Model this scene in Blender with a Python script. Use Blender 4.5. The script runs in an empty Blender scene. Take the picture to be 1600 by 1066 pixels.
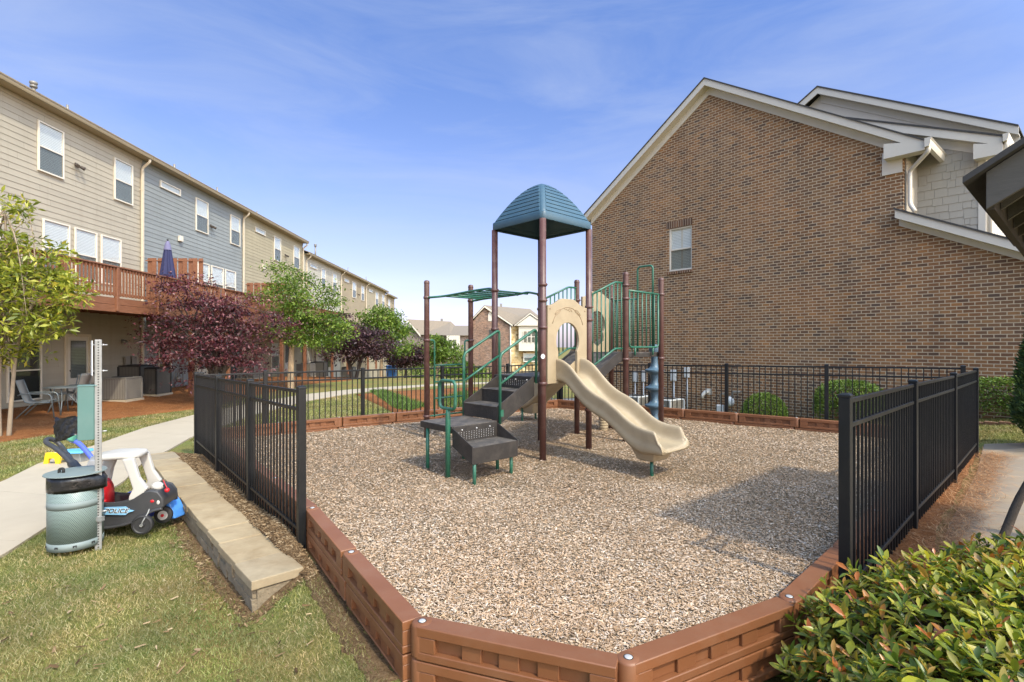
import bpy, bmesh, math, random
import numpy as np
from mathutils import Vector, Matrix

random.seed(7)
np.random.seed(7)
rad = math.radians
scene = bpy.context.scene
col = scene.collection

# ---------------------------------------------------------------- camera
H_CAM = 1.6
F_PX = 800.0
cam_data = bpy.data.cameras.new("camera")
cam_data.sensor_width = 36.0
cam_data.lens = 18.0
cam_data.shift_y = 6.0 / 1600.0
cam_data.clip_start = 0.05
cam_data.clip_end = 2000.0
camera = bpy.data.objects.new("camera", cam_data)
camera.location = (0, 0, H_CAM)
camera.rotation_euler = (rad(90), 0, 0)
col.objects.link(camera)
scene.camera = camera

# ---------------------------------------------------------------- light
SUN_EL = 50.0
SUN_DIR = Vector((-0.66, 0.75, 0)).normalized()
travel = Vector((SUN_DIR.x * math.cos(rad(SUN_EL)), SUN_DIR.y * math.cos(rad(SUN_EL)), -math.sin(rad(SUN_EL))))
sd = bpy.data.lights.new("sun", 'SUN')
sd.energy = 2.15
sd.angle = rad(2.0)
sd.color = (1.0, 0.90, 0.70)
sun = bpy.data.objects.new("sun", sd)
sun.rotation_euler = travel.to_track_quat('-Z', 'Y').to_euler()
sun.location = (20, -20, 30)
col.objects.link(sun)

world = bpy.data.worlds.new("World")
scene.world = world
world.use_nodes = True
wn = world.node_tree
wn.nodes.clear()
wo = wn.nodes.new('ShaderNodeOutputWorld')
wb = wn.nodes.new('ShaderNodeBackground')
sky = wn.nodes.new('ShaderNodeTexSky')
sky.sky_type = 'NISHITA'
sky.sun_disc = False
sky.sun_elevation = rad(SUN_EL)
sky.sun_rotation = math.atan2(-SUN_DIR.x, -SUN_DIR.y)
sky.air_density = 1.0
sky.dust_density = 0.6
sky.ozone_density = 2.5
wb.inputs['Strength'].default_value = 0.15
tc = wn.nodes.new('ShaderNodeTexCoord')
mp = wn.nodes.new('ShaderNodeMapping')
mp.inputs['Scale'].default_value = (1.1, 2.2, 6.5)
mp.inputs['Rotation'].default_value = (0.15, 0.25, 0.5)
wn.links.new(tc.outputs['Generated'], mp.inputs['Vector'])
nz = wn.nodes.new('ShaderNodeTexNoise')
nz.inputs['Scale'].default_value = 1.6
nz.inputs['Detail'].default_value = 7
nz.inputs['Roughness'].default_value = 0.6
nz.inputs['Distortion'].default_value = 0.7
wn.links.new(mp.outputs['Vector'], nz.inputs['Vector'])
cr = wn.nodes.new('ShaderNodeValToRGB')
cr.color_ramp.elements[0].position = 0.36
cr.color_ramp.elements[0].color = (0, 0, 0, 1)
cr.color_ramp.elements[1].position = 0.80
cr.color_ramp.elements[1].color = (0.46, 0.46, 0.46, 1)
wn.links.new(nz.outputs['Fac'], cr.inputs['Fac'])
# the air is clearer and bluer high up, paler low down; warm glow added round the sun as fill, behind the camera
tint = wn.nodes.new('ShaderNodeMix')
tint.data_type = 'RGBA'
tint.blend_type = 'MULTIPLY'
tint.inputs['Factor'].default_value = 1.0
sepz = wn.nodes.new('ShaderNodeSeparateXYZ')
wn.links.new(tc.outputs['Generated'], sepz.inputs[0])
tr_ = wn.nodes.new('ShaderNodeValToRGB')
te = tr_.color_ramp.elements
te[0].position = 0.0; te[0].color = (0.59, 0.505, 0.69, 1)
te[1].position = 0.60; te[1].color = (0.52, 0.64, 0.90, 1)
e_ = te.new(0.12); e_.color = (0.78, 0.63, 0.72, 1)
e_ = te.new(0.32); e_.color = (0.73, 0.675, 0.81, 1)
wn.links.new(sepz.outputs['Z'], tr_.inputs['Fac'])
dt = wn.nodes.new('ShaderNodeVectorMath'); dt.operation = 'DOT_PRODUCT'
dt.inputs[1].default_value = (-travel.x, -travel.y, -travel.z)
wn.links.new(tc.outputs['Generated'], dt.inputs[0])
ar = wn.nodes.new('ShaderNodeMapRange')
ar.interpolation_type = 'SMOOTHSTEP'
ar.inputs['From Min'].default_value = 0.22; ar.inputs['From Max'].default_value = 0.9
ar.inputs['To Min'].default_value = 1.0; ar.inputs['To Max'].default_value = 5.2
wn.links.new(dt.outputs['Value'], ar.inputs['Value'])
sun_fill = wn.nodes.new('ShaderNodeVectorMath'); sun_fill.operation = 'SCALE'
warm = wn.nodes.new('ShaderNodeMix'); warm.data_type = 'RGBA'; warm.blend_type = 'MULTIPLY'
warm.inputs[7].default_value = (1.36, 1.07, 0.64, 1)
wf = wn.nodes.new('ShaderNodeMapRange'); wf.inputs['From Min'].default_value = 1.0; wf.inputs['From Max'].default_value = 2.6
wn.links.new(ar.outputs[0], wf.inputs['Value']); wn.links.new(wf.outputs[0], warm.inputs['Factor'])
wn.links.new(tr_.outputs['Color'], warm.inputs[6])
wn.links.new(warm.outputs[2], sun_fill.inputs[0]); wn.links.new(ar.outputs[0], sun_fill.inputs['Scale'])
wn.links.new(sun_fill.outputs[0], tint.inputs[7])
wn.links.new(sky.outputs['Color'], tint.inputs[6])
wm = wn.nodes.new('ShaderNodeMix')
wm.data_type = 'RGBA'
wm.inputs[7].default_value = (2.2, 2.5, 3.2, 1)
wn.links.new(cr.outputs['Color'], wm.inputs['Factor'])
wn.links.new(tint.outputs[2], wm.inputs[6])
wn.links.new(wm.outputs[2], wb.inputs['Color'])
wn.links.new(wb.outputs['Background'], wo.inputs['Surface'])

scene.view_settings.view_transform = 'Standard'
scene.view_settings.look = 'None'
scene.view_settings.gamma = 1.0
scene.view_settings.use_curve_mapping = False
scene.view_settings.exposure = 0.97
scene.render.engine = 'CYCLES'
scene.cycles.max_bounces = 6
scene.cycles.transparent_max_bounces = 16
scene.cycles.use_denoising = True

# ---------------------------------------------------------------- helpers
def at(px, py, Y):
    """world point seen at a photo position, Y metres ahead"""
    return Vector(((px - 800) / F_PX * Y, Y, H_CAM - (py - 539) / F_PX * Y))

def gnd(px, py, z=0.0):
    Y = (H_CAM - z) * F_PX / (py - 539)
    return Vector(((px - 800) / F_PX * Y, Y, z))

ORIGIN = {}

def org(o):
    return ORIGIN.get(o.name, Vector((0, 0, 0))) if o else Vector((0, 0, 0))

def setp(o, label=None, cat=None, group=None, kind=None):
    if label: o['label'] = label
    if cat: o['category'] = cat
    if group: o['group'] = group
    if kind: o['kind'] = kind
    return o

def thing(name, label, cat, loc=(0, 0, 0), rotz=0.0, group=None, local=False):
    o = bpy.data.objects.new(name, None)
    o.empty_display_size = 0.2
    o.location = loc
    o.rotation_euler = (0, 0, rotz)
    col.objects.link(o)
    ORIGIN[o.name] = Vector((0, 0, 0)) if local else Vector(loc)
    return setp(o, label, cat, group)

def sub(name, parent):
    """an Empty used as a part that carries sub-parts"""
    o = bpy.data.objects.new(name, None)
    o.empty_display_size = 0.1
    o.parent = parent
    col.objects.link(o)
    ORIGIN[o.name] = org(parent)
    return o

class MB:
    def __init__(s):
        s.v = []; s.f = []; s.sm = []

    def add(s, vs, fs, smooth=False):
        o = len(s.v)
        s.v += [tuple(v) for v in vs]
        for f in fs:
            s.f.append(tuple(i + o for i in f)); s.sm.append(smooth)
        return s

    def box(s, x0, y0, z0, x1, y1, z1):
        vs = [(x0, y0, z0), (x1, y0, z0), (x1, y1, z0), (x0, y1, z0), (x0, y0, z1), (x1, y0, z1), (x1, y1, z1), (x0, y1, z1)]
        return s.add(vs, [(0, 3, 2, 1), (4, 5, 6, 7), (0, 1, 5, 4), (1, 2, 6, 5), (2, 3, 7, 6), (3, 0, 4, 7)])

    def hexa(s, b, t):
        """b,t: four bottom and four top points, same winding"""
        vs = list(b) + list(t)
        return s.add(vs, [(0, 3, 2, 1), (4, 5, 6, 7), (0, 1, 5, 4), (1, 2, 6, 5), (2, 3, 7, 6), (3, 0, 4, 7)])

    def bar(s, p0, p1, w, h, up=(0, 0, 1)):
        p0 = Vector(p0); p1 = Vector(p1)
        d = (p1 - p0).normalized()
        up = Vector(up)
        if abs(d.dot(up)) > 0.98: up = Vector((1, 0, 0))
        a = d.cross(up).normalized() * (w / 2)
        b = a.cross(d).normalized() * (h / 2)
        return s.hexa([p0 - a - b, p0 + a - b, p0 + a + b, p0 - a + b], [p1 - a - b, p1 + a - b, p1 + a + b, p1 - a + b])

    def tube(s, pts, r, n=10, closed=False, caps=True):
        pts = [Vector(p) for p in pts]
        m = len(pts)
        rs = r if isinstance(r, (list, tuple)) else [r] * m
        vs = []; ref = None
        for i, p in enumerate(pts):
            if closed:
                t = (pts[(i + 1) % m] - pts[i - 1])
            else:
                t = pts[min(i + 1, m - 1)] - pts[max(i - 1, 0)]
            if t.length < 1e-9: t = Vector((0, 0, 1))
            t.normalize()
            if ref is None:
                ref = t.cross(Vector((0, 0, 1)))
                if ref.length < 1e-3: ref = Vector((1, 0, 0))
            ref = (ref - t * ref.dot(t)).normalized()
            b = t.cross(ref)
            for k in range(n):
                a = 2 * math.pi * k / n
                vs.append(p + (ref * math.cos(a) + b * math.sin(a)) * rs[i])
        fs = []
        for i in range(m if closed else m - 1):
            j = (i + 1) % m
            for k in range(n):
                l = (k + 1) % n
                fs.append((i * n + k, i * n + l, j * n + l, j * n + k))
        s.add(vs, fs, True)
        if caps and not closed:
            o = len(s.v) - len(vs)
            s.f.append(tuple(o + k for k in range(n))[::-1]); s.sm.append(False)
            s.f.append(tuple(o + (m - 1) * n + k for k in range(n))); s.sm.append(False)
        return s

    def lathe(s, c, prof, n=20, caps=True, smooth=True):
        vs = []
        for r, z in prof:
            for k in range(n):
                a = 2 * math.pi * k / n
                vs.append((c[0] + r * math.cos(a), c[1] + r * math.sin(a), c[2] + z))
        fs = []
        for i in range(len(prof) - 1):
            for k in range(n):
                l = (k + 1) % n
                fs.append((i * n + k, i * n + l, (i + 1) * n + l, (i + 1) * n + k))
        s.add(vs, fs, smooth)
        if caps:
            o = len(s.v) - len(vs)
            s.f.append(tuple(o + k for k in range(n))[::-1]); s.sm.append(False)
            q = o + (len(prof) - 1) * n
            s.f.append(tuple(q + k for k in range(n))); s.sm.append(False)
        return s

    def extr(s, poly, vec):
        """planar polygon swept along vec"""
        n = len(poly); vec = Vector(vec)
        vs = [Vector(p) for p in poly] + [Vector(p) + vec for p in poly]
        fs = [tuple(range(n))[::-1], tuple(range(n, 2 * n))]
        for i in range(n):
            j = (i + 1) % n
            fs.append((i, j, n + j, n + i))
        return s.add(vs, fs)

    def quad(s, a, b, c, d):
        return s.add([a, b, c, d], [(0, 1, 2, 3)])

    def sphere(s, c, r, n=12, sc=(1, 1, 1)):
        prof = []
        for i in range(n // 2 + 1):
            t = -math.pi / 2 + math.pi * i / (n // 2)
            prof.append((max(1e-4, math.cos(t)) * r, math.sin(t) * r))
        o = len(s.v)
        s.lathe((0, 0, 0), prof, n)
        for i in range(o, len(s.v)):
            v = s.v[i]
            s.v[i] = (c[0] + v[0] * sc[0], c[1] + v[1] * sc[1], c[2] + v[2] * sc[2])
        return s

    def build(s, name, mat, parent=None, bevel=0.0, seg=2, solid=None, auto=None, label=None, kind=None):
        me = bpy.data.meshes.new(name)
        o0 = org(parent)
        me.from_pydata([(v[0] - o0.x, v[1] - o0.y, v[2] - o0.z) for v in s.v], [], s.f)
        me.polygons.foreach_set('use_smooth', s.sm)
        me.materials.append(mat)
        bm = bmesh.new(); bm.from_mesh(me)
        bmesh.ops.recalc_face_normals(bm, faces=bm.faces)
        bm.to_mesh(me); bm.free()
        ob = bpy.data.objects.new(name, me)
        col.objects.link(ob)
        if parent:
            ob.parent = parent
        ORIGIN[ob.name] = o0
        if solid:
            md = ob.modifiers.new('solid', 'SOLIDIFY'); md.thickness = abs(solid); md.offset = -1 if solid > 0 else 0
        if auto is not None:
            me.polygons.foreach_set('use_smooth', [True] * len(me.polygons))
            me.set_sharp_from_angle(angle=rad(auto))
        if bevel:
            md = ob.modifiers.new('bevel', 'BEVEL'); md.width = bevel; md.segments = seg
            md.limit_method = 'ANGLE'; md.angle_limit = rad(40); md.use_clamp_overlap = True
        if label: ob['label'] = label
        if kind: ob['kind'] = kind
        return ob

def np_mesh(name, V, Fq, mat, parent=None, smooth=False, kind=None, uv=None):
    V = np.asarray(V, dtype=np.float32).reshape(-1, 3)
    o0 = org(parent)
    V = V - np.array([o0.x, o0.y, o0.z], dtype=np.float32)
    Fq = np.asarray(Fq, dtype=np.int32)
    n = Fq.shape[1]
    me = bpy.data.meshes.new(name)
    me.vertices.add(len(V)); me.vertices.foreach_set('co', V.ravel())
    me.loops.add(Fq.size); me.loops.foreach_set('vertex_index', Fq.ravel())
    me.polygons.add(len(Fq))
    me.polygons.foreach_set('loop_start', np.arange(0, Fq.size, n, dtype=np.int32))
    me.polygons.foreach_set('loop_total', np.full(len(Fq), n, dtype=np.int32))
    if smooth: me.polygons.foreach_set('use_smooth', np.ones(len(Fq), dtype=bool))
    me.update(calc_edges=True)
    me.materials.append(mat)
    ob = bpy.data.objects.new(name, me)
    col.objects.link(ob)
    if parent: ob.parent = parent
    if kind: ob['kind'] = kind
    ORIGIN[ob.name] = o0
    return ob

def copy_tree(o, parent=None):
    c = o.copy(); col.objects.link(c)
    if parent: c.parent = parent
    ORIGIN[c.name] = org(o)
    for ch in list(o.children):
        copy_tree(ch, c)
    return c

def spline(pts, n=6):
    """Catmull-Rom through pts"""
    P = [Vector(p) for p in pts]
    out = []
    for i in range(len(P) - 1):
        p0 = P[max(i - 1, 0)]; p1 = P[i]; p2 = P[i + 1]; p3 = P[min(i + 2, len(P) - 1)]
        for k in range(n):
            t = k / n
            out.append(0.5 * ((2 * p1) + (p2 - p0) * t + (2 * p0 - 5 * p1 + 4 * p2 - p3) * t * t + (3 * p1 - p0 - 3 * p2 + p3) * t ** 3))
    out.append(P[-1])
    return out

def arc_corner(pts, r, n=5, closed=False):
    """polyline with rounded corners"""
    P = [Vector(p) for p in pts]; m = len(P); out = []
    for i in range(m):
        if not closed and i in (0, m - 1):
            out.append(P[i]); continue
        a = P[i - 1]; b = P[i]; c = P[(i + 1) % m]
        d0 = (a - b); d1 = (c - b)
        rr = min(r, d0.length * 0.49, d1.length * 0.49)
        s0 = b + d0.normalized() * rr; s1 = b + d1.normalized() * rr
        for k in range(n + 1):
            t = k / n
            out.append(s0 * (1 - t) ** 2 + b * 2 * t * (1 - t) + s1 * t * t)
    return out

def smooth01(a, b, x):
    t = np.clip((x - a) / (b - a), 0, 1)
    return t * t * (3 - 2 * t)

# ---------------------------------------------------------------- materials
def nd(nt, typ, **kw):
    n = nt.nodes.new(typ)
    for k, v in kw.items():
        if k in n.inputs: n.inputs[k].default_value = v
        else: setattr(n, k, v)
    return n

def base_mat(name):
    m = bpy.data.materials.new(name); m.use_nodes = True
    nt = m.node_tree; nt.nodes.clear()
    out = nt.nodes.new('ShaderNodeOutputMaterial')
    b = nt.nodes.new('ShaderNodeBsdfPrincipled')
    nt.links.new(b.outputs['BSDF'], out.inputs['Surface'])
    return m, nt, b, out

def mixc(nt, fac, a, b, blend='MIX'):
    m = nt.nodes.new('ShaderNodeMix'); m.data_type = 'RGBA'; m.blend_type = blend
    for sock, v in ((m.inputs['Factor'], fac), (m.inputs[6], a), (m.inputs[7], b)):
        if isinstance(v, (int, float)): sock.default_value = v
        elif isinstance(v, (tuple, list)): sock.default_value = tuple(v)[:3] + (1,)
        else: nt.links.new(v, sock)
    return m.outputs[2]

def math_(nt, op, a, b=None):
    m = nt.nodes.new('ShaderNodeMath'); m.operation = op
    for i, v in enumerate((a, b)):
        if v is None: continue
        if isinstance(v, (int, float)): m.inputs[i].default_value = v
        else: nt.links.new(v, m.inputs[i])
    return m.outputs[0]

def noise(nt, scale, detail=4, rough=0.55, vec=None, dist=0.0):
    n = nd(nt, 'ShaderNodeTexNoise', Scale=scale, Detail=detail, Roughness=rough, Distortion=dist)
    if vec is not None: nt.links.new(vec, n.inputs['Vector'])
    return n.outputs['Fac']

def ramp(nt, fac, stops):
    r = nt.nodes.new('ShaderNodeValToRGB')
    e = r.color_ramp.elements
    while len(e) < len(stops): e.new(0.5)
    for k, (p, c) in enumerate(stops):
        e[k].position = p
        e[k].color = (tuple(c) + (1,))[:4] if not isinstance(c, (int, float)) else (c, c, c, 1)
    nt.links.new(fac, r.inputs['Fac'])
    return r.outputs['Color']

def bump(nt, b, h, strength=0.3, dist=0.01):
    n = nt.nodes.new('ShaderNodeBump')
    n.inputs['Strength'].default_value = strength
    n.inputs['Distance'].default_value = dist
    nt.links.new(h, n.inputs['Height'])
    nt.links.new(n.outputs['Normal'], b.inputs['Normal'])

def objco(nt, scale=(1, 1, 1)):
    t = nt.nodes.new('ShaderNodeTexCoord')
    if scale == (1, 1, 1): return t.outputs['Object']
    m = nt.nodes.new('ShaderNodeMapping'); m.inputs['Scale'].default_value = scale
    nt.links.new(t.outputs['Object'], m.inputs['Vector'])
    return m.outputs['Vector']

def mk(name, c, rough=0.6, var=0.12, scale=3.0, bstr=0.15, bscale=60.0, metal=0.0, spec=0.5, stretch=(1, 1, 1), dirt=None, dirt_amt=0.4, dirt_scale=2.0, rvar=0.1, bdist=0.004, objvar=None):
    m, nt, b, out = base_mat(name)
    v = objco(nt, stretch)
    lo = tuple(x * (1 - var) for x in c); hi = tuple(min(1, x * (1 + var)) for x in c)
    colr = mixc(nt, noise(nt, scale, 6, 0.6, v), lo, hi)
    if dirt is not None:
        d = ramp(nt, noise(nt, dirt_scale, 7, 0.65, v, 0.4), [(0.45, 0.0), (0.75, 1.0)])
        colr = mixc(nt, math_(nt, 'MULTIPLY', d, dirt_amt), colr, dirt)
    if objvar is not None:
        oi = nt.nodes.new('ShaderNodeObjectInfo')
        colr = mixc(nt, 1.0, colr, ramp(nt, oi.outputs['Random'], objvar), 'MULTIPLY')
    nt.links.new(colr, b.inputs['Base Color'])
    rr = math_(nt, 'ADD', math_(nt, 'MULTIPLY', noise(nt, scale * 2.3, 4, 0.6, v), rvar * 2), rough - rvar)
    nt.links.new(rr, b.inputs['Roughness'])
    b.inputs['Metallic'].default_value = metal
    b.inputs['Specular IOR Level'].default_value = spec
    if bstr: bump(nt, b, noise(nt, bscale, 5, 0.6, v), bstr, bdist)
    return m

def island(name, stops, rough=0.5, spec=0.4, trans=0.0, big=None, bigscale=1.5, clump=None):
    """one random tone per leaf / blade / chip"""
    m, nt, b, out = base_mat(name)
    g = nt.nodes.new('ShaderNodeNewGeometry')
    c = ramp(nt, g.outputs['Random Per Island'], stops)
    if big is not None:
        f = ramp(nt, noise(nt, bigscale, 4, 0.6, objco(nt)), [(0.38, 0.0), (0.66, 1.0)])
        c = mixc(nt, f, c, mixc(nt, 1.0, c, big, 'MULTIPLY'))
    if clump is not None:
        f = ramp(nt, noise(nt, clump, 3, 0.5, objco(nt)), [(0.34, (0.62, 0.66, 0.66)), (0.5, (0.95, 0.95, 0.95)), (0.66, (1.22, 1.18, 1.05))])
        c = mixc(nt, 1.0, c, f, 'MULTIPLY')
    nt.links.new(c, b.inputs['Base Color'])
    b.inputs['Roughness'].default_value = rough
    b.inputs['Specular IOR Level'].default_value = spec
    if trans > 0:
        t = nt.nodes.new('ShaderNodeBsdfTranslucent')
        nt.links.new(mixc(nt, 1.0, c, (1.25, 1.3, 0.7), 'MULTIPLY'), t.inputs['Color'])
        mx = nt.nodes.new('ShaderNodeMixShader'); mx.inputs['Fac'].default_value = trans
        nt.links.new(b.outputs['BSDF'], mx.inputs[1]); nt.links.new(t.outputs['BSDF'], mx.inputs[2])
        nt.links.new(mx.outputs['Shader'], out.inputs['Surface'])
    return m

def brick_mat(name, stops, mortar, bw=0.203, bh=0.0794, ms=0.0095):
    m, nt, b, out = base_mat(name)
    t = nt.nodes.new('ShaderNodeTexCoord')
    sp = nt.nodes.new('ShaderNodeSeparateXYZ'); nt.links.new(t.outputs['Object'], sp.inputs[0])
    cb = nt.nodes.new('ShaderNodeCombineXYZ')
    nt.links.new(math_(nt, 'ADD', sp.outputs['X'], sp.outputs['Y']), cb.inputs['X'])
    nt.links.new(math_(nt, 'ADD', sp.outputs['Z'], 4 * bh), cb.inputs['Y'])
    # slightly uneven joints
    nv = nd(nt, 'ShaderNodeTexNoise', Scale=9.0, Detail=2.0)
    nt.links.new(cb.outputs[0], nv.inputs['Vector'])
    sb = nt.nodes.new('ShaderNodeVectorMath'); sb.operation = 'SUBTRACT'; sb.inputs[1].default_value = (0.5, 0.5, 0.5)
    nt.links.new(nv.outputs['Color'], sb.inputs[0])
    sc = nt.nodes.new('ShaderNodeVectorMath'); sc.operation = 'SCALE'; sc.inputs['Scale'].default_value = 0.006
    nt.links.new(sb.outputs[0], sc.inputs[0])
    ad = nt.nodes.new('ShaderNodeVectorMath'); ad.operation = 'ADD'
    nt.links.new(cb.outputs[0], ad.inputs[0]); nt.links.new(sc.outputs[0], ad.inputs[1])
    br = nd(nt, 'ShaderNodeTexBrick', Scale=1.0)
    br.offset = 0.5
    br.inputs['Brick Width'].default_value = bw
    br.inputs['Row Height'].default_value = bh
    br.inputs['Mortar Size'].default_value = ms
    br.inputs['Mortar Smooth'].default_value = 0.15
    br.inputs['Color1'].default_value = (0, 0, 0, 1)
    br.inputs['Color2'].default_value = (1, 1, 1, 1)
    br.inputs['Mortar'].default_value = (0.5, 0.5, 0.5, 1)
    nt.links.new(ad.outputs[0], br.inputs['Vector'])
    c = ramp(nt, br.outputs['Color'], stops)
    n1 = noise(nt, 55, 5, 0.65, cb.outputs[0])
    c = mixc(nt, 0.55, c, mixc(nt, n1, (0.45, 0.45, 0.45), (1.5, 1.5, 1.5)), 'MULTIPLY')
    n2 = ramp(nt, noise(nt, 0.55, 5, 0.6, cb.outputs[0]), [(0.3, 0.82), (0.7, 1.15)])
    c = mixc(nt, 1.0, c, n2, 'MULTIPLY')
    # patches laid from different pallets, and rain streaks
    n3 = ramp(nt, noise(nt, 0.9, 3, 0.5, cb.outputs[0], 1.2), [(0.42, (1.0, 1.0, 1.0)), (0.58, (1.12, 1.0, 0.88))])
    c = mixc(nt, 1.0, c, n3, 'MULTIPLY')
    n4 = ramp(nt, noise(nt, 1.0, 6, 0.65, objco(nt, (2.2, 2.2, 0.22)), 0.3), [(0.5, (1.0, 1.0, 1.0)), (0.72, (0.80, 0.80, 0.82))])
    c = mixc(nt, 1.0, c, n4, 'MULTIPLY')
    mo = mixc(nt, noise(nt, 14, 5, 0.6, cb.outputs[0]), tuple(x * 0.75 for x in mortar), tuple(x * 1.12 for x in mortar))
    mo = mixc(nt, 1.0, mo, n4, 'MULTIPLY')
    c = mixc(nt, br.outputs['Fac'], c, mo)
    nt.links.new(c, b.inputs['Base Color'])
    b.inputs['Roughness'].default_value = 0.88
    b.inputs['Specular IOR Level'].default_value = 0.25
    h = math_(nt, 'SUBTRACT', math_(nt, 'MULTIPLY', n1, 0.35), br.outputs['Fac'])
    bump(nt, b, h, 0.7, 0.006)
    return m

def glass_mat(name, tintc=(0.97, 0.98, 0.98), dark=0.0):
    m = bpy.data.materials.new(name); m.use_nodes = True
    nt = m.node_tree; nt.nodes.clear()
    out = nt.nodes.new('ShaderNodeOutputMaterial')
    tr = nt.nodes.new('ShaderNodeBsdfTransparent'); tr.inputs['Color'].default_value = tintc + (1,)
    gl = nt.nodes.new('ShaderNodeBsdfGlossy'); gl.inputs['Roughness'].default_value = 0.03
    lw = nt.nodes.new('ShaderNodeLayerWeight'); lw.inputs['Blend'].default_value = 0.5
    base = tr.outputs[0]
    if dark > 0:
        df = nt.nodes.new('ShaderNodeBsdfDiffuse'); df.inputs['Color'].default_value = (0.045, 0.05, 0.05, 1)
        m0 = nt.nodes.new('ShaderNodeMixShader'); m0.inputs[0].default_value = dark
        nt.links.new(tr.outputs[0], m0.inputs[1]); nt.links.new(df.outputs[0], m0.inputs[2])
        base = m0.outputs[0]
    mx = nt.nodes.new('ShaderNodeMixShader')
    nt.links.new(math_(nt, 'ADD', math_(nt, 'MULTIPLY', math_(nt, 'POWER', lw.outputs['Facing'], 4.0), 0.5), 0.05), mx.inputs[0])
    nt.links.new(base, mx.inputs[1]); nt.links.new(gl.outputs[0], mx.inputs[2])
    nt.links.new(mx.outputs[0], out.inputs['Surface'])
    return m

def stripes_mat(name, c0, c1, period, axis='Z', duty=0.25, rough=0.5):
    m, nt, b, out = base_mat(name)
    sp = nt.nodes.new('ShaderNodeSeparateXYZ'); nt.links.new(objco(nt), sp.inputs[0])
    src = sp.outputs[axis] if axis != 'XY' else math_(nt, 'ADD', sp.outputs['X'], sp.outputs['Y'])
    f = math_(nt, 'FRACT', math_(nt, 'DIVIDE', src, period))
    g = math_(nt, 'LESS_THAN', f, duty)
    c = mixc(nt, g, c1, c0)
    nt.links.new(c, b.inputs['Base Color'])
    b.inputs['Roughness'].default_value = rough
    bump(nt, b, f, 0.6, 0.01)
    return m

M = {}
M['brown_post'] = mk('brown_post_paint', (0.085, 0.036, 0.030), 0.42, 0.14, 5, 0.08, 120, dirt=(0.17, 0.115, 0.095), dirt_amt=0.5, dirt_scale=7)
M['green'] = mk('green_paint', (0.016, 0.105, 0.062), 0.38, 0.15, 6, 0.06, 120, dirt=(0.10, 0.17, 0.13), dirt_amt=0.5, dirt_scale=8)
M['slide'] = mk('tan_plastic', (0.345, 0.275, 0.175), 0.42, 0.05, 2.5, 0.05, 90, dirt=(0.235, 0.175, 0.105), dirt_amt=0.55, dirt_scale=4.5)
M['relief'] = mk('tan_relief_grooves', (0.27, 0.195, 0.11), 0.6, 0.1, 10, 0.05)
M['deckplate'] = mk('dark_coated_deck', (0.023, 0.0195, 0.017), 0.55, 0.25, 9, 0.35, 150, dirt=(0.075, 0.062, 0.05), dirt_amt=0.5, dirt_scale=6)
M['decktop'] = mk('dusty_deck_tread', (0.052, 0.045, 0.039), 0.75, 0.3, 14, 0.4, 150, dirt=(0.19, 0.155, 0.12), dirt_amt=0.75, dirt_scale=9)
M['blue_roof'] = mk('blue_plastic', (0.036, 0.082, 0.118), 0.45, 0.12, 3, 0.06, 90, dirt=(0.085, 0.130, 0.145), dirt_amt=0.45, dirt_scale=2.5)
M['blue_dark'] = mk('slate_blue_plastic', (0.070, 0.125, 0.175), 0.45, 0.12, 5, 0.06, 90)
M['bolt'] = mk('steel_bolt', (0.50, 0.49, 0.47), 0.5, 0.1, 20, 0.0, metal=0.35)
M['black_metal'] = mk('black_fence_paint', (0.0075, 0.0085, 0.0095), 0.42, 0.2, 6, 0.06, 150, dirt=(0.03, 0.028, 0.024), dirt_amt=0.3, dirt_scale=4, spec=0.35)
M['timber'] = mk('brown_plastic_timber', (0.178, 0.068, 0.026), 0.48, 0.14, 3.5, 0.12, 70, dirt=(0.21, 0.105, 0.055), dirt_amt=0.6, dirt_scale=3.5, objvar=[(0.0, (0.86, 0.86, 0.88)), (0.5, (1, 1, 1)), (1.0, (1.14, 1.12, 1.1))])
M['white_trim'] = mk('cream_trim_paint', (0.58, 0.54, 0.46), 0.55, 0.05, 2, 0.05, 60, dirt=(0.45, 0.41, 0.33), dirt_amt=0.3)
M['cream_trim'] = mk('beige_trim_paint', (0.52, 0.455, 0.34), 0.5, 0.06, 2, 0.05, 60)
M['gutter'] = mk('tan_gutter_paint', (0.30, 0.245, 0.155), 0.42, 0.08, 2, 0.04, 60)
M['soffit'] = mk('tan_soffit_paint', (0.36, 0.30, 0.19), 0.6, 0.06, 2, 0.05, 60)
M['shingle'] = mk('asphalt_shingle', (0.20, 0.165, 0.125), 0.9, 0.3, 9, 0.5, 40, dirt=(0.10, 0.085, 0.07), dirt_amt=0.5, dirt_scale=12)
M['dark_shingle'] = mk('dark_asphalt_shingle', (0.055, 0.052, 0.05), 0.9, 0.3, 12, 0.5, 40)
M['deck_wood'] = mk('stained_deck_wood', (0.19, 0.076, 0.036), 0.6, 0.25, 5, 0.25, 40, stretch=(1, 6, 6), dirt=(0.27, 0.13, 0.07), dirt_amt=0.5, dirt_scale=3)
M['pvc'] = mk('grey_metal_vent', (0.22, 0.21, 0.19), 0.5, 0.15, 8, 0.1, metal=0.3)
M['blind'] = stripes_mat('window_blind', (0.40, 0.43, 0.43), (0.72, 0.75, 0.74), 0.05, 'Z', 0.3)
M['glass'] = glass_mat('window_glass')
M['screen'] = glass_mat('screened_window_glass', (0.86, 0.88, 0.87), 0.20)
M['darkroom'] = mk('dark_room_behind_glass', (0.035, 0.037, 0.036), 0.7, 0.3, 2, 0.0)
M['concrete'] = mk('path_concrete', (0.385, 0.325, 0.24), 0.85, 0.1, 2.2, 0.25, 70, dirt=(0.30, 0.255, 0.19), dirt_amt=0.4, dirt_scale=1.2)
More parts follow.
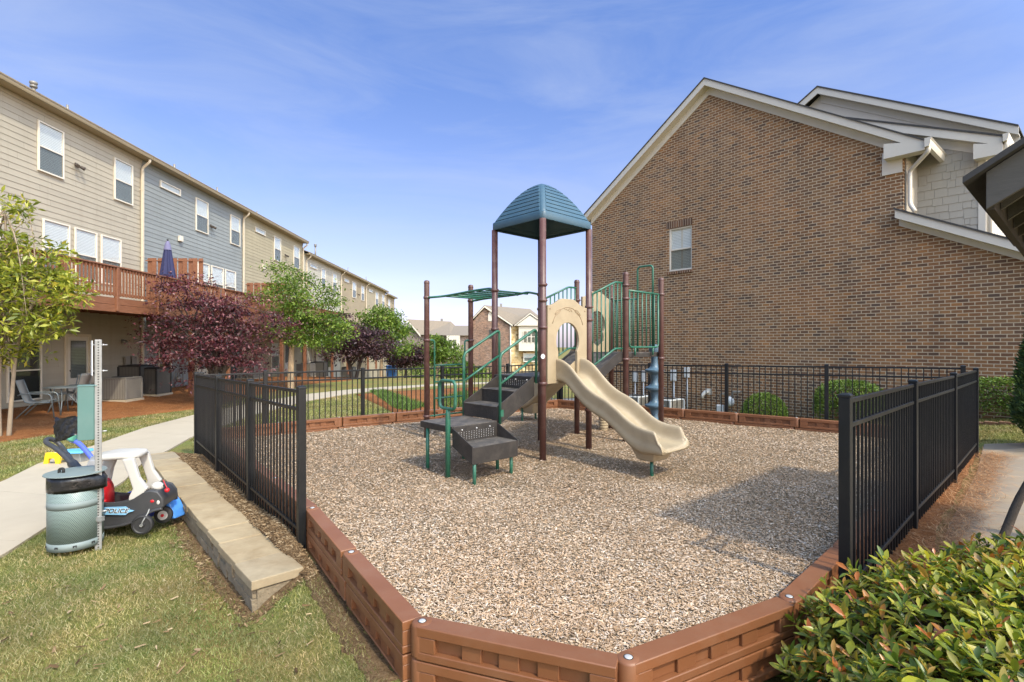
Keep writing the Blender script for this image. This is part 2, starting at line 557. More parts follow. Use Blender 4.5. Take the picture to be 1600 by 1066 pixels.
M['capstone'] = mk('weathered_cast_stone', (0.325, 0.262, 0.17), 0.9, 0.26, 9, 0.7, 40, dirt=(0.21, 0.145, 0.075), dirt_amt=0.75, dirt_scale=2.6, objvar=[(0.0, (0.86, 0.88, 0.92)), (0.35, (1.05, 1.0, 0.9)), (0.7, (0.92, 0.86, 0.76)), (1.0, (1.12, 1.08, 1.0))])
M['paver'] = mk('grey_brown_paver', (0.215, 0.172, 0.125), 0.85, 0.18, 3, 0.3, 50, dirt=(0.33, 0.23, 0.12), dirt_amt=0.6, dirt_scale=1.4)
M['wallstone'] = mk('rough_wall_stone', (0.215, 0.17, 0.11), 0.92, 0.3, 9, 0.9, 24, dirt=(0.10, 0.08, 0.055), dirt_amt=0.6, dirt_scale=7, bdist=0.02)
M['galv'] = mk('galvanised_steel', (0.27, 0.275, 0.265), 0.5, 0.18, 14, 0.05, 80, metal=0.35, dirt=(0.18, 0.175, 0.16), dirt_amt=0.5, dirt_scale=9)
M['hole'] = mk('dark_hole', (0.015, 0.015, 0.015), 0.8, 0.1, 5, 0.0)
M['teal'] = mk('teal_green_enamel', (0.070, 0.155, 0.142), 0.4, 0.1, 6, 0.08, 90, dirt=(0.15, 0.22, 0.2), dirt_amt=0.3)
M['white_sign'] = mk('white_sign_back', (0.72, 0.72, 0.70), 0.45, 0.04, 5, 0.0)
M['bag'] = mk('black_bin_bag', (0.010, 0.010, 0.011), 0.30, 0.2, 8, 0.45, 16, bdist=0.02)
M['can_band'] = mk('grey_green_enamel', (0.158, 0.195, 0.188), 0.62, 0.08, 6, 0.06, 90, dirt=(0.28, 0.32, 0.29), dirt_amt=0.3)
M['blk_plastic'] = mk('charcoal_plastic', (0.035, 0.036, 0.039), 0.45, 0.15, 6, 0.12, 120, dirt=(0.09, 0.085, 0.075), dirt_amt=0.3)
M['white_plastic'] = mk('white_plastic', (0.47, 0.455, 0.42), 0.4, 0.05, 5, 0.05, 90, dirt=(0.45, 0.41, 0.33), dirt_amt=0.3)
M['red_plastic'] = mk('red_plastic', (0.50, 0.012, 0.018), 0.38, 0.1, 5, 0.05)
M['sky_plastic'] = mk('bright_blue_plastic', (0.065, 0.23, 0.62), 0.4, 0.1, 5, 0.05)
M['violet_plastic'] = mk('violet_blue_plastic', (0.085, 0.125, 0.56), 0.4, 0.1, 5, 0.05)
M['mint_plastic'] = mk('mint_green_plastic', (0.13, 0.44, 0.30), 0.4, 0.1, 5, 0.05)
M['yellow_plastic'] = mk('yellow_plastic', (0.78, 0.52, 0.02), 0.4, 0.1, 5, 0.05)
M['aqua_plastic'] = mk('light_blue_plastic', (0.12, 0.42, 0.68), 0.4, 0.1, 5, 0.05)
M['tyre'] = mk('black_toy_tyre', (0.022, 0.022, 0.023), 0.55, 0.2, 12, 0.2)
M['sticker'] = mk('pale_blue_sticker', (0.20, 0.42, 0.62), 0.35, 0.1, 9, 0.0)
M['sling'] = mk('grey_sling_mesh', (0.25, 0.235, 0.205), 0.75, 0.1, 6, 0.3, 200)
M['chair_metal'] = mk('grey_chair_frame', (0.16, 0.19, 0.20), 0.4, 0.1, 6, 0.05, metal=0.4)
M['navy'] = mk('navy_umbrella_cloth', (0.016, 0.019, 0.07), 0.8, 0.15, 5, 0.2, 60)
M['ac_case'] = stripes_mat('condenser_louvres', (0.075, 0.070, 0.062), (0.20, 0.185, 0.16), 0.05, 'XY', 0.35)
M['ac_dark'] = stripes_mat('dark_condenser_louvres', (0.03, 0.03, 0.028), (0.085, 0.08, 0.072), 0.05, 'XY', 0.35)
M['bark'] = mk('grey_bark', (0.062, 0.046, 0.030), 0.95, 0.5, 18, 1.0, 30, stretch=(3, 3, 1), bdist=0.01)
M['tanbark'] = mk('smooth_tan_bark', (0.38, 0.27, 0.165), 0.8, 0.22, 5, 0.3, 30, stretch=(3, 3, 1))
M['greytan'] = mk('grey_tan_bark', (0.25, 0.195, 0.135), 0.85, 0.3, 7, 0.5, 30, stretch=(3, 3, 1))
M['darkbark'] = mk('dark_bark', (0.055, 0.042, 0.034), 0.9, 0.3, 8, 0.7, 40, stretch=(3, 3, 1), bdist=0.01)
M['pav_wood'] = mk('weathered_grey_timber', (0.098, 0.090, 0.077), 0.8, 0.2, 5, 0.35, 40, stretch=(1, 1, 5), dirt=(0.05, 0.045, 0.04), dirt_amt=0.6, dirt_scale=3)
M['pav_dark'] = mk('dark_brown_timber', (0.050, 0.040, 0.032), 0.85, 0.25, 5, 0.3, 40)
M['lamp_bronze'] = mk('bronze_lamp_metal', (0.055, 0.043, 0.034), 0.5, 0.15, 8, 0.05)
M['ubox'] = mk('pale_grey_meter_box', (0.50, 0.51, 0.50), 0.5, 0.08, 6, 0.05)
# ================================================================ terrain and paths
BO = Vector((3.06, 19.58, 0)); BD = Vector((0.645, -0.765, 0)).normalized(); BN = Vector((0.765, 0.645, 0)).normalized()

def brick_local(x, y):
    return (x - BO.x) * BD.x + (y - BO.y) * BD.y, (x - BO.x) * BN.x + (y - BO.y) * BN.y

def ground_z(x, y):
    x = np.asarray(x, dtype=float); y = np.asarray(y, dtype=float)
    z = np.full(np.broadcast(x, y).shape, -0.35)
    z = z + 0.12 * smooth01(0.0, 1.0, (-11.2 - x) / 2.4) * (1 - smooth01(26, 36, y))
    z = z + 0.15 * smooth01(1.2, 2.6, x) * (1 - smooth01(9, 12, y))
    d = np.maximum((x + .535) * (-.824) + (y - 2.76) * (-.566), (x + .535) * (-.331) + (y - 2.76) * (-.944))
    z = z + 0.14 * (1 - smooth01(0.12, 0.5, d)) * (1 - smooth01(0.8, 1.6, x)) * (1 - smooth01(4.2, 6.0, y))
    w2 = (x + 1.95) * (-.746) + (y - 3.82) * (-.666)
    z = z - 0.075 * smooth01(-0.16, 0.0, w2) * (1 - smooth01(0.05, 1.0, w2)) * smooth01(3.2, 3.7, y) * (1 - smooth01(7.0, 8.2, y))
    s, yl = brick_local(x, y)
    near = smooth01(-3.4, -0.7, yl) * smooth01(0.5, 2.5, x)
    tgt = -0.85 + np.clip((s - 3.5) / 7.5, -0.6, 1.3) * 0.85
    z = z * (1 - near) + tgt * near
    z = z - 1.95 * smooth01(28, 54, y) * (1 - near)
    return z

def gz(x, y):
    return float(ground_z(x, y))

def in_poly(px, py, poly):
    px = np.asarray(px); py = np.asarray(py)
    ins = np.zeros(px.shape, dtype=bool)
    n = len(poly)
    for i in range(n):
        x0, y0 = poly[i][:2]; x1, y1 = poly[(i + 1) % n][:2]
        c = ((y0 > py) != (y1 > py)) & (px < (x1 - x0) * (py - y0) / (y1 - y0 + 1e-12) + x0)
        ins ^= c
    return ins

def resample(pts, n):
    P = np.array([(p[0], p[1]) for p in pts], dtype=float)
    d = np.r_[0, np.cumsum(np.hypot(*(P[1:] - P[:-1]).T))]
    t = np.linspace(0, d[-1], n)
    return np.stack([np.interp(t, d, P[:, 0]), np.interp(t, d, P[:, 1])], 1)

def ribbon(name, A, B, na, nc, dz, mat, rough_edge=0.0, hump=0.0, kind='structure', skirt=0.12, ramp_in=0):
    """sheet between two edge lines, laid dz above the ground"""
    a = resample(A, na); b = resample(B, na)
    if rough_edge:
        for e in (a, b):
            e += (np.random.rand(*e.shape) - 0.5) * rough_edge
    V = []; Fq = []
    for i in range(na):
        for k in range(nc):
            t = k / (nc - 1)
            p = a[i] * (1 - t) + b[i] * t
            edge = min(k, nc - 1 - k, i, na - 1 - i)
            z = gz(p[0], p[1]) + (dz if not ramp_in else 0.012 + (dz - 0.012) * float(smooth01(0, ramp_in, i))) + hump * math.sin(math.pi * t)
            V.append((p[0], p[1], z))
    for i in range(na - 1):
        for k in range(nc - 1):
            Fq.append((i * nc + k, i * nc + k + 1, (i + 1) * nc + k + 1, (i + 1) * nc + k))
    # skirt so the sheet has thickness
    ringi = [i * nc for i in range(na)] + [(na - 1) * nc + k for k in range(1, nc)] + [i * nc + nc - 1 for i in range(na - 2, -1, -1)] + [k for k in range(nc - 2, 0, -1)]
    o = len(V)
    for r in ringi:
        V.append((V[r][0], V[r][1], V[r][2] - skirt))
    for j in range(len(ringi)):
        l = (j + 1) % len(ringi)
        Fq.append((ringi[j], ringi[l], o + l, o + j))
    return np_mesh(name, V, Fq, mat, kind=kind)

# ---- lawn
def lawn_mat():
    m, nt, b, out = base_mat('lawn')
    v = objco(nt)
    fine = noise(nt, 45, 6, 0.7, v)
    c = ramp(nt, fine, [(0.25, (0.075, 0.072, 0.024)), (0.5, (0.185, 0.150, 0.062)), (0.75, (0.33, 0.25, 0.13))])
    big = ramp(nt, noise(nt, 0.8, 6, 0.65, v), [(0.35, 0.0), (0.65, 1.0)])
    c = mixc(nt, big, mixc(nt, 1.0, c, (0.75, 1.12, 0.75), 'MULTIPLY'), mixc(nt, 1.0, c, (1.25, 1.06, 0.95), 'MULTIPLY'))
    nt.links.new(c, b.inputs['Base Color'])
    b.inputs['Roughness'].default_value = 0.95
    b.inputs['Specular IOR Level'].default_value = 0.1
    bump(nt, b, noise(nt, 70, 5, 0.7, v), 0.8, 0.03)
    return m
M['lawn'] = lawn_mat()

def straw_mat(name, stops, sc=30):
    m, nt, b, out = base_mat(name)
    v = objco(nt)
    w = noise(nt, sc, 7, 0.75, v, 1.5)
    c = ramp(nt, w, stops)
    g = ramp(nt, noise(nt, 1.3, 5, 0.6, v), [(0.35, 0.75), (0.65, 1.15)])
    c = mixc(nt, 1.0, c, g, 'MULTIPLY')
    nt.links.new(c, b.inputs['Base Color'])
    b.inputs['Roughness'].default_value = 0.95
    b.inputs['Specular IOR Level'].default_value = 0.1
    bump(nt, b, w, 1.0, 0.04)
    return m
M['straw'] = straw_mat('pine_straw_bed', [(0.3, (0.085, 0.032, 0.014)), (0.5, (0.25, 0.098, 0.036)), (0.72, (0.42, 0.205, 0.085))])
M['soil'] = straw_mat('chip_strewn_soil', [(0.3, (0.08, 0.048, 0.024)), (0.5, (0.20, 0.125, 0.065)), (0.72, (0.36, 0.25, 0.14))], 36)

xs = np.unique(np.r_[np.linspace(-400, -40, 12), np.arange(-40, 40.01, 0.5), np.arange(-7, 1.01, 0.08), np.linspace(40, 400, 12)].round(4))
ys = np.unique(np.r_[np.linspace(-120, -6, 8), np.arange(-6, 60.01, 0.5), np.arange(1, 9.01, 0.08), np.linspace(60, 600, 16)].round(4))
XX, YY = np.meshgrid(xs, ys)
ZZ = ground_z(XX, YY)
Vg = np.stack([XX, YY, ZZ], -1).reshape(-1, 3)
nx = len(xs); ny = len(ys)
ii, jj = np.meshgrid(np.arange(nx - 1), np.arange(ny - 1))
q = (jj * nx + ii).ravel()
np_mesh('ground', Vg, np.stack([q, q + 1, q + nx + 1, q + nx], 1), M['lawn'], smooth=True, kind='structure')

# ---- concrete path on the left, curving away behind the fence
path_low = [(-3.9, 0.5), (-4.25, 2.4), (-4.65, 4.65), (-4.95, 5.48), (-5.62, 7.42), (-6.06, 8.44), (-6.3, 9.41), (-6.69, 10.65), (-7.15, 14.0), (-7.05, 17.75), (-6.5, 20.05), (-5.76, 21.7), (-4.1, 23.9), (-1.9, 25.3), (1.0, 26.2), (6.0, 28.0)]
path_up = [(-5.9, 0.5), (-6.35, 2.4), (-6.9, 5.0), (-7.15, 7.15), (-7.68, 8.3), (-7.9, 9.4), (-8.08, 10.1), (-8.55, 11.9), (-8.75, 14.0), (-8.65, 17.2), (-8.02, 20.05), (-7.09, 21.9), (-5.85, 23.4), (-4.2, 24.8), (-1.95, 26.2), (1.0, 27.2), (6.0, 29.0)]

def path_sheet():
    a = resample(path_low, 140); b = resample(path_up, 140)
    mb = MB()
    seg = 6
    for i in range(0, 139):
        j = i + 1
        # a saw-cut joint every seg strips
        pa, pb, qa, qb = a[i].copy(), b[i].copy(), a[j].copy(), b[j].copy()
        if i % seg == 0:
            t = 0.02
            pa = pa * (1 - t) + qa * t; pb = pb * (1 - t) + qb * t
        tops = []
        for p in (pa, pb, qb, qa):
            tops.append((p[0], p[1], gz(p[0], p[1]) + 0.028))
        bots = [(x, y, z - 0.14) for x, y, z in tops]
        mb.hexa(bots, tops)
    return mb.build('concrete_path', M['concrete'], kind='structure')
path_sheet()

# ---- pine straw bed along the left houses, and the bed behind the fence
bed_front = [(-10.6, 7.5), (-10.2, 10.2), (-9.9, 11.2), (-10.5, 13.2), (-10.15, 14.2), (-9.6, 15.4), (-9.75, 18), (-10.0, 22), (-10.1, 25.3), (-8.9, 28.0), (-9.5, 33.0), (-11, 40)]
bed_wall = [(-14.0, 7.5), (-14.25, 10.2), (-14.3, 13), (-14.4, 18), (-14.55, 25), (-14.7, 33), (-14.9, 40)]
ribbon('pine_straw_bed', bed_front, bed_wall, 70, 14, 0.02, M['straw'], 0.10, 0.05)
ribbon('sloping_straw_bed', [(-6.1, 20.05), (-3.2, 14.3)], [(-1.6, 23.4), (0.2, 15.2)], 24, 14, 0.02, M['straw'], 0.12, 0.03)

# ---- slabs of the path on the right
def right_path():
    L = resample([(2.9, 3.55), (4.2, 4.95), (5.23, 5.93), (6.6, 7.25), (7.65, 8.35), (8.3, 9.0)], 12)
    R = resample([(4.5, 2.1), (5.6, 3.4), (6.8, 4.7), (8.2, 6.0), (10.0, 7.0), (12.2, 7.3)], 12)
    mb = MB()
    for i in range(11):
        pa, pb, qa, qb = L[i], R[i], L[i + 1], R[i + 1]
        g = 0.012
        a0 = pa * (1 - g) + qa * g; b0 = pb * (1 - g) + qb * g
        a1 = qa * (1 - g) + pa * g; b1 = qb * (1 - g) + pb * g
        # two slabs side by side
        for t0, t1 in ((0, 0.497), (0.503, 1)):
            tops = []
            for p, qv, t in ((a0, b0, t0), (a0, b0, t1), (a1, b1, t1), (a1, b1, t0)):
                w = p * (1 - t) + qv * t
                tops.append((w[0], w[1], gz(w[0], w[1]) + 0.03 + 0.002 * ((i * 7) % 3)))
            mb.hexa([(x, y, z - 0.1) for x, y, z in tops], tops)
    # rounded far end
    c = Vector((8.3, 9.0, 0)); fan = [(8.3, 9.0), (8.45, 8.92), (8.6, 8.7), (9.6, 8.45), (11.0, 8.5), (12.5, 8.6), (12.2, 7.35), (10.2, 7.75)]
    tops = [(x, y, gz(x, y) + 0.027) for x, y in fan]
    mb.extr([(x, y, z) for x, y, z in tops], (0, 0, -0.1))
    return mb.build('paved_path', M['paver'], kind='structure', bevel=0.006, seg=1)
right_path()

# ================================================================ playground surface
BORDER = [(-0.535, 2.76), (0.50, 2.397), (1.587, 2.967), (2.375, 3.71), (7.15, 8.35), (1.15, 12.95), (-5.0, 8.5), (-1.82, 4.63)]

def border_top(x, y):
    return 0.12 + 0.10 * min(1, max(0, (y - 3.5) / 6))

def chips_ground_mat():
    m, nt, b, out = base_mat('wood_chip_ground')
    v = objco(nt)
    vo = nd(nt, 'ShaderNodeTexVoronoi', Scale=55.0, Randomness=1.0)
    mp_ = nt.nodes.new('ShaderNodeMapping'); mp_.inputs['Scale'].default_value = (1.0, 2.2, 1.0); mp_.inputs['Rotation'].default_value = (0, 0, 0.6)
    nt.links.new(v, mp_.inputs['Vector'])
    wv = nt.nodes.new('ShaderNodeVectorMath'); wv.operation = 'ADD'
    nzv = nd(nt, 'ShaderNodeTexNoise', Scale=6.0)
    nt.links.new(v, nzv.inputs['Vector'])
    nt.links.new(mp_.outputs[0], wv.inputs[0]); nt.links.new(nzv.outputs['Color'], wv.inputs[1])
    nt.links.new(wv.outputs[0], vo.inputs['Vector'])
    sp = nt.nodes.new('ShaderNodeSeparateColor'); nt.links.new(vo.outputs['Color'], sp.inputs[0])
    c = ramp(nt, sp.outputs[0], [(0.0, (0.13, 0.085, 0.05)), (0.3, (0.27, 0.18, 0.10)), (0.6, (0.38, 0.275, 0.165)), (0.85, (0.48, 0.38, 0.26)), (1.0, (0.36, 0.31, 0.24))])
    big = ramp(nt, noise(nt, 0.7, 6, 0.6, v), [(0.35, 0.78), (0.65, 1.1)])
    c = mixc(nt, 1.0, c, big, 'MULTIPLY')
    nt.links.new(c, b.inputs['Base Color'])
    b.inputs['Roughness'].default_value = 0.95
    b.inputs['Specular IOR Level'].default_value = 0.1
    bump(nt, b, vo.outputs['Distance'], 1.0, 0.03)
    return m
M['chips_ground'] = chips_ground_mat()

from mathutils import noise as mnoise
def mulch_z(x, y):
    z = 0.035 * mnoise.noise(Vector((x * 0.55, y * 0.55, 3.1))) + 0.012 * mnoise.noise(Vector((x * 2.1, y * 2.1, 9.0)))
    # scooped hollow where feet land below the slide end, heap under the far slide
    z -= 0.08 * math.exp(-((x - 2.25) ** 2 + (y - 6.0) ** 2) / 0.30)
    z -= 0.05 * math.exp(-((x + 0.2) ** 2 + (y - 5.65) ** 2) / 0.25)
    z += 0.03 * math.exp(-((x - 2.9) ** 2 + (y - 5.6) ** 2) / 0.2)
    z += 0.07 * math.exp(-((x - 0.25) ** 2 + (y - 10.1) ** 2) / 0.12)
    return z

cx = sum(p[0] for p in BORDER) / len(BORDER); cy = sum(p[1] for p in BORDER) / len(BORDER)
edge = resample(BORDER + [BORDER[0]], 121)[:-1]
rings = 46
V = [(cx, cy, mulch_z(cx, cy))]; Fm = []
for r in range(1, rings + 1):
    t = r / rings
    for p in edge:
        x = cx + (p[0] - cx) * t; y = cy + (p[1] - cy) * t
        V.append((x, y, mulch_z(x, y)))
ne = len(edge)
for r in range(1, rings):
    for k in range(ne):
        l = (k + 1) % ne
        Fm.append((1 + (r - 1) * ne + k, 1 + (r - 1) * ne + l, 1 + r * ne + l, 1 + r * ne + k))
for k in range(0, ne, 2):
    Fm.append((0, 1 + k, 1 + (k + 1) % ne, 1 + (k + 2) % ne))
np_mesh('wood_chip_bed', V, Fm, M['chips_ground'], smooth=True, kind='structure')

# loose chips lying over it
M['chips'] = island('loose_wood_chips', [(0.0, (0.17, 0.108, 0.062)), (0.08, (0.30, 0.192, 0.112)), (0.28, (0.42, 0.284, 0.170)), (0.55, (0.51, 0.370, 0.250)), (0.8, (0.585, 0.455, 0.335)), (0.94, (0.63, 0.53, 0.435)), (1.0, (0.44, 0.38, 0.33))], 0.85, 0.15, big=(0.88, 0.82, 0.76), bigscale=0.5)
M['dark_chips'] = island('brown_soil_chips', [(0.0, (0.05, 0.03, 0.016)), (0.4, (0.13, 0.08, 0.04)), (0.75, (0.24, 0.155, 0.08)), (1.0, (0.40, 0.30, 0.18))], 0.9, 0.1)

def chips(name, P, L, W, H, mat, flat=0.35):
    n = len(P)
    yaw = np.random.rand(n) * 2 * np.pi
    tilt = (np.random.rand(n) - 0.5) * 2 * flat
    dx = np.stack([np.cos(yaw) * np.cos(tilt), np.sin(yaw) * np.cos(tilt), np.sin(tilt)], 1)
    roll = (np.random.rand(n) - 0.5) * 1.0
    sx = np.stack([-np.sin(yaw), np.cos(yaw), np.zeros(n)], 1)
    up = np.cross(dx, sx)
    s2 = sx * np.cos(roll)[:, None] + up * np.sin(roll)[:, None]
    u2 = np.cross(dx, s2)
    L = L[:, None]; W = W[:, None]; H = H[:, None]
    a = P - dx * L / 2; b = P + dx * L / 2
    taper = (0.3 + 0.7 * np.random.rand(n))[:, None]
    V = np.stack([a - s2 * W / 2, a + u2 * H, a + s2 * W / 2, b + s2 * W / 2 * taper, b + u2 * H * 0.8, b - s2 * W / 2 * taper], 1)
    o = (np.arange(n) * 6)[:, None]
    F = np.concatenate([o + np.array([[0, 1, 4, 5]]), o + np.array([[1, 2, 3, 4]])], 0)
    return np_mesh(name, V, F, mat, kind='stuff')

def scatter(poly, dens_fn, xmin, xmax, ymin, ymax, dmax):
    n = int((xmax - xmin) * (ymax - ymin) * dmax)
    x = xmin + np.random.rand(n) * (xmax - xmin); y = ymin + np.random.rand(n) * (ymax - ymin)
    k = in_poly(x, y, poly) & (np.random.rand(n) * dmax < dens_fn(x, y))
    return x[k], y[k]

inner = [(cx + (p[0] - cx) * 0.985, cy + (p[1] - cy) * 0.985) for p in BORDER]
x, y = scatter(inner, lambda x, y: np.clip(15000 * (3.0 / np.maximum(y, 2.4)) ** 2.0, 1400, 15000), -5.1, 7.2, 2.3, 13, 15000)
z = np.array([mulch_z(a, b) for a, b in zip(x, y)]) + np.random.rand(len(x)) * 0.012
ln = 0.008 + 0.023 * np.random.rand(len(x)) ** 2.2
ln *= np.clip(y / 6.5, 1.0, 1.5)
chips('wood_chips', np.stack([x, y, z], 1), ln, ln * (0.13 + 0.24 * np.random.rand(len(x))) + 0.0018, 0.001 + 0.002 * np.random.rand(len(x)), M['chips'])

# ================================================================ brown plastic border
border = thing('playground_border', 'low brown plastic timber border, two courses high, holding in the wood chips', 'border', (0.5, 2.4, -0.2))
def timber(p, q, z0p, z0q, h, w=0.115, first=True):
    p = Vector(p); q = Vector(q)
    d = (q - p); L = d.length; d.normalize(); n = Vector((-d.y, d.x, 0)); up = Vector((0, 0, 1))
    mb = MB()
    def blk(a, b, w0, za, zb, off=0.0):
        """a,b along; za,zb as fractions of the height"""
        def P(t, s, zf):
            zz = z0p + (z0q - z0p) * t / L + zf * h
            return Vector((p.x, p.y, 0)) + d * t + n * s + Vector((0, 0, zz))
        mb.hexa([P(a, -w0 / 2, za), P(b, -w0 / 2, za), P(b, w0 / 2, za), P(a, w0 / 2, za)], [P(a, -w0 / 2, zb), P(b, -w0 / 2, zb), P(b, w0 / 2, zb), P(a, w0 / 2, zb)])
    e = 0.004
    blk(e + w * 0.42, L - e, w, 0.70, 1.0)              # top rail
    blk(e + w * 0.42, L - e, w * 0.98, 0.0, 0.24)       # bottom rail
    blk(e + w * 0.45, 0.16, w * 0.96, 0.235, 0.705)     # end blocks
    blk(L - 0.13, L - e * 1.5, w * 0.96, 0.235, 0.705)
    blk(0.15, L - 0.12, w * 0.40, 0.23, 0.71)           # web
    m = L / 5.2
    for k in (1, 2, 3):                                  # shallow blocks between the pockets
        c = 0.16 + (L - 0.29) * (k / 4.0) 
        blk(c - m * 0.26, c + m * 0.26, w * 0.74, 0.232, 0.708)
    # rounded pinned end
    zt = z0p + h + 0.003
    prof = [(w * 0.5 - 0.008, 0), (w * 0.5, 0.008), (w * 0.5, h - 0.010), (w * 0.5 - 0.004, h - 0.002), (w * 0.5 - 0.012, h + 0.0025)]
    mb.lathe((p.x + d.x * w * 0.5, p.y + d.y * w * 0.5, z0p), prof, 20)
    ob = mb.build('border_timber', M['timber'], border, bevel=0.011, seg=3, auto=35)
    pin = None
    if first:
        pb = MB().lathe((p.x + d.x * w * 0.5, p.y + d.y * w * 0.5, zt - 0.004), [(0.019, 0), (0.019, 0.0055), (0.016, 0.0072), (0.004, 0.0078)], 18)
        pin = pb.build('pin_cap', M['bolt'], ob)
        rb = MB().lathe((p.x + d.x * w * 0.5, p.y + d.y * w * 0.5, zt - 0.004), [(0.0235, 0.0), (0.0235, 0.0048)], 18)
        rb.build('pin_recess', M['hole'], ob)
    return ob

for i in range(len(BORDER)):
    a = BORDER[i]; b = BORDER[(i + 1) % len(BORDER)]
    L = math.hypot(b[0] - a[0], b[1] - a[1])
    n = max(1, round(L / 1.14))
    for k in range(n):
        t0 = k / n; t1 = (k + 1) / n
        p = (a[0] + (b[0] - a[0]) * t0, a[1] + (b[1] - a[1]) * t0, 0)
        q = (a[0] + (b[0] - a[0]) * t1, a[1] + (b[1] - a[1]) * t1, 0)
        z0 = border_top(p[0], p[1]); z1 = border_top(q[0], q[1])
        timber(p, q, z0 - 0.175, z1 - 0.175, 0.175)
        sh = 0.10 / L
        t0b = t0 + (0.0 if k == 0 else sh * 0.8); t1b = t1 + (0.0 if k == n - 1 else sh * 0.8)
        p2 = (a[0] + (b[0] - a[0]) * t0b, a[1] + (b[1] - a[1]) * t0b, 0)
        q2 = (a[0] + (b[0] - a[0]) * t1b, a[1] + (b[1] - a[1]) * t1b, 0)
        timber(p2, q2, z0 - 0.36, z1 - 0.36, 0.178, 0.112, first=False)

# ================================================================ black metal fences
def fence(name, label, posts, group='black metal fence runs round the playground', face=1):
    b0 = posts[0]
    f = thing(name, label, 'fence', (b0[0], b0[1], b0[3]), group=group)
    n = len(posts)
    for i, (x, y, zt, zb) in enumerate(posts):
        j = min(i, n - 2)
        d = Vector((posts[j + 1][0] - posts[j][0], posts[j + 1][1] - posts[j][1], 0)).normalized()
        w = 0.066
        s = Vector((-d.y, d.x, 0)) * w / 2; e = d * w / 2
        c = Vector((x, y, 0))
        mb = MB().hexa([c - e - s + Vector((0, 0, zb - 0.15)), c + e - s + Vector((0, 0, zb - 0.15)), c + e + s + Vector((0, 0, zb - 0.15)), c - e + s + Vector((0, 0, zb - 0.15))],
                       [c - e - s + Vector((0, 0, zt - 0.03)), c + e - s + Vector((0, 0, zt - 0.03)), c + e + s + Vector((0, 0, zt - 0.03)), c - e + s + Vector((0, 0, zt - 0.03))])
        po = mb.build('post', M['black_metal'], f, bevel=0.004)
        k = 1.10
        s2, e2 = s * k, e * k
        cap = MB()
        z0 = Vector((0, 0, zt - 0.03)); z1 = Vector((0, 0, zt - 0.012)); z2 = Vector((0, 0, zt))
        cap.hexa([c - e2 - s2 + z0, c + e2 - s2 + z0, c + e2 + s2 + z0, c - e2 + s2 + z0], [c - e2 - s2 + z1, c + e2 - s2 + z1, c + e2 + s2 + z1, c - e2 + s2 + z1])
        cap.hexa([c - e2 - s2 + z1, c + e2 - s2 + z1, c + e2 + s2 + z1, c - e2 + s2 + z1], [c - e * .6 - s * .6 + z2, c + e * .6 - s * .6 + z2, c + e * .6 + s * .6 + z2, c - e * .6 + s * .6 + z2])
        cap.build('post_cap', M['black_metal'], po, bevel=0.003)
    for i in range(n - 1):
        x0, y0, t0, b0_ = posts[i]; x1, y1, t1, b1_ = posts[i + 1]
        L = math.hypot(x1 - x0, y1 - y0)
        if L < 0.12: continue
        pk = MB()
        m = max(1, round(L / 0.104))
        for k in range(1, m):
            t = k / m
            px_ = x0 + (x1 - x0) * t; py_ = y0 + (y1 - y0) * t
            ztp = t0 + (t1 - t0) * t - 0.05; zbt = b0_ + (b1_ - b0_) * t + 0.06
            pk.bar((px_, py_, zbt), (px_, py_, ztp), 0.0155, 0.0155, up=(x1 - x0, y1 - y0, 0))
        po = pk.build('picket_panel', M['black_metal'], f)
        u = Vector((x1 - x0, y1 - y0, 0)).normalized() * 0.033
        for dz, bot in ((-0.055, False), (-0.215, False), (0.20, True)):
            za = (b0_ if bot else t0) + dz; zb_ = (b1_ if bot else t1) + dz
            rb = MB().bar((x0 + u.x, y0 + u.y, za), (x1 - u.x, y1 - u.y, zb_), 0.028, 0.030)
            ro = rb.build('rail', M['black_metal'], po, bevel=0.003)

FL0 = (-1.86, 4.52); FL1 = (-5.3, 8.6); FB = (1.2, 13.3); FR1 = (7.43, 8.2); FR0 = (2.15, 3.3)
def lerp(a, b, t): return a + (b - a) * t
left_posts = [(lerp(FL0[0], FL1[0], t), lerp(FL0[1], FL1[1], t), lerp(1.24, 1.14, t), lerp(-0.24, -0.20, t)) for t in (0, 1 / 3, 2 / 3, 1)]
fence('metal_fence', 'black metal fence run of three panels beside the stone-capped low wall', left_posts)
bl = [(-5.25, 8.65), (-4.44, 9.22), (-2.99, 10.26), (-1.54, 11.31), (-0.10, 12.35), (1.2, 13.3)]
fence('metal_fence', 'black metal fence run behind the overhead ladder, lawn and path beyond it', [(x, y, lerp(1.14, 1.15, i / 5), -0.15) for i, (x, y) in enumerate(bl)])
br_ = [(1.28, 13.24), (3.18, 11.82), (4.53, 10.81), (5.98, 9.735), (7.546, 8.565)]
fence('metal_fence', 'black metal fence run along the brick gable wall, shrubs and meters behind it', [(x, y, lerp(1.16, 1.26, i / 4), -0.2) for i, (x, y) in enumerate(br_)])
rp = [(2.15, 3.3), (3.80, 4.85), (5.58, 6.47), (7.43, 8.2)]
fence('metal_fence', 'black metal fence run of three panels beside the paved path', [(x, y, lerp(1.29, 1.235, i / 3), -0.18) for i, (x, y) in enumerate(rp)])

# ================================================================ low stone-capped wall on the left
lowwall = thing('stone_capped_wall', 'low rough stone retaining wall topped with flat tan cap slabs on the lawn', 'wall', (-1.95, 3.85, -0.35))
wl0 = Vector((-1.95, 3.82, 0)); wl1 = Vector((-5.95, 8.30, 0)); wd = (wl1 - wl0).normalized(); wnr = Vector((wd.y, -wd.x, 0)) * -1
if wnr.x < 0: wnr = -wnr
wl_len = (wl1 - wl0).length
mb = MB()
rr = random.Random(3)
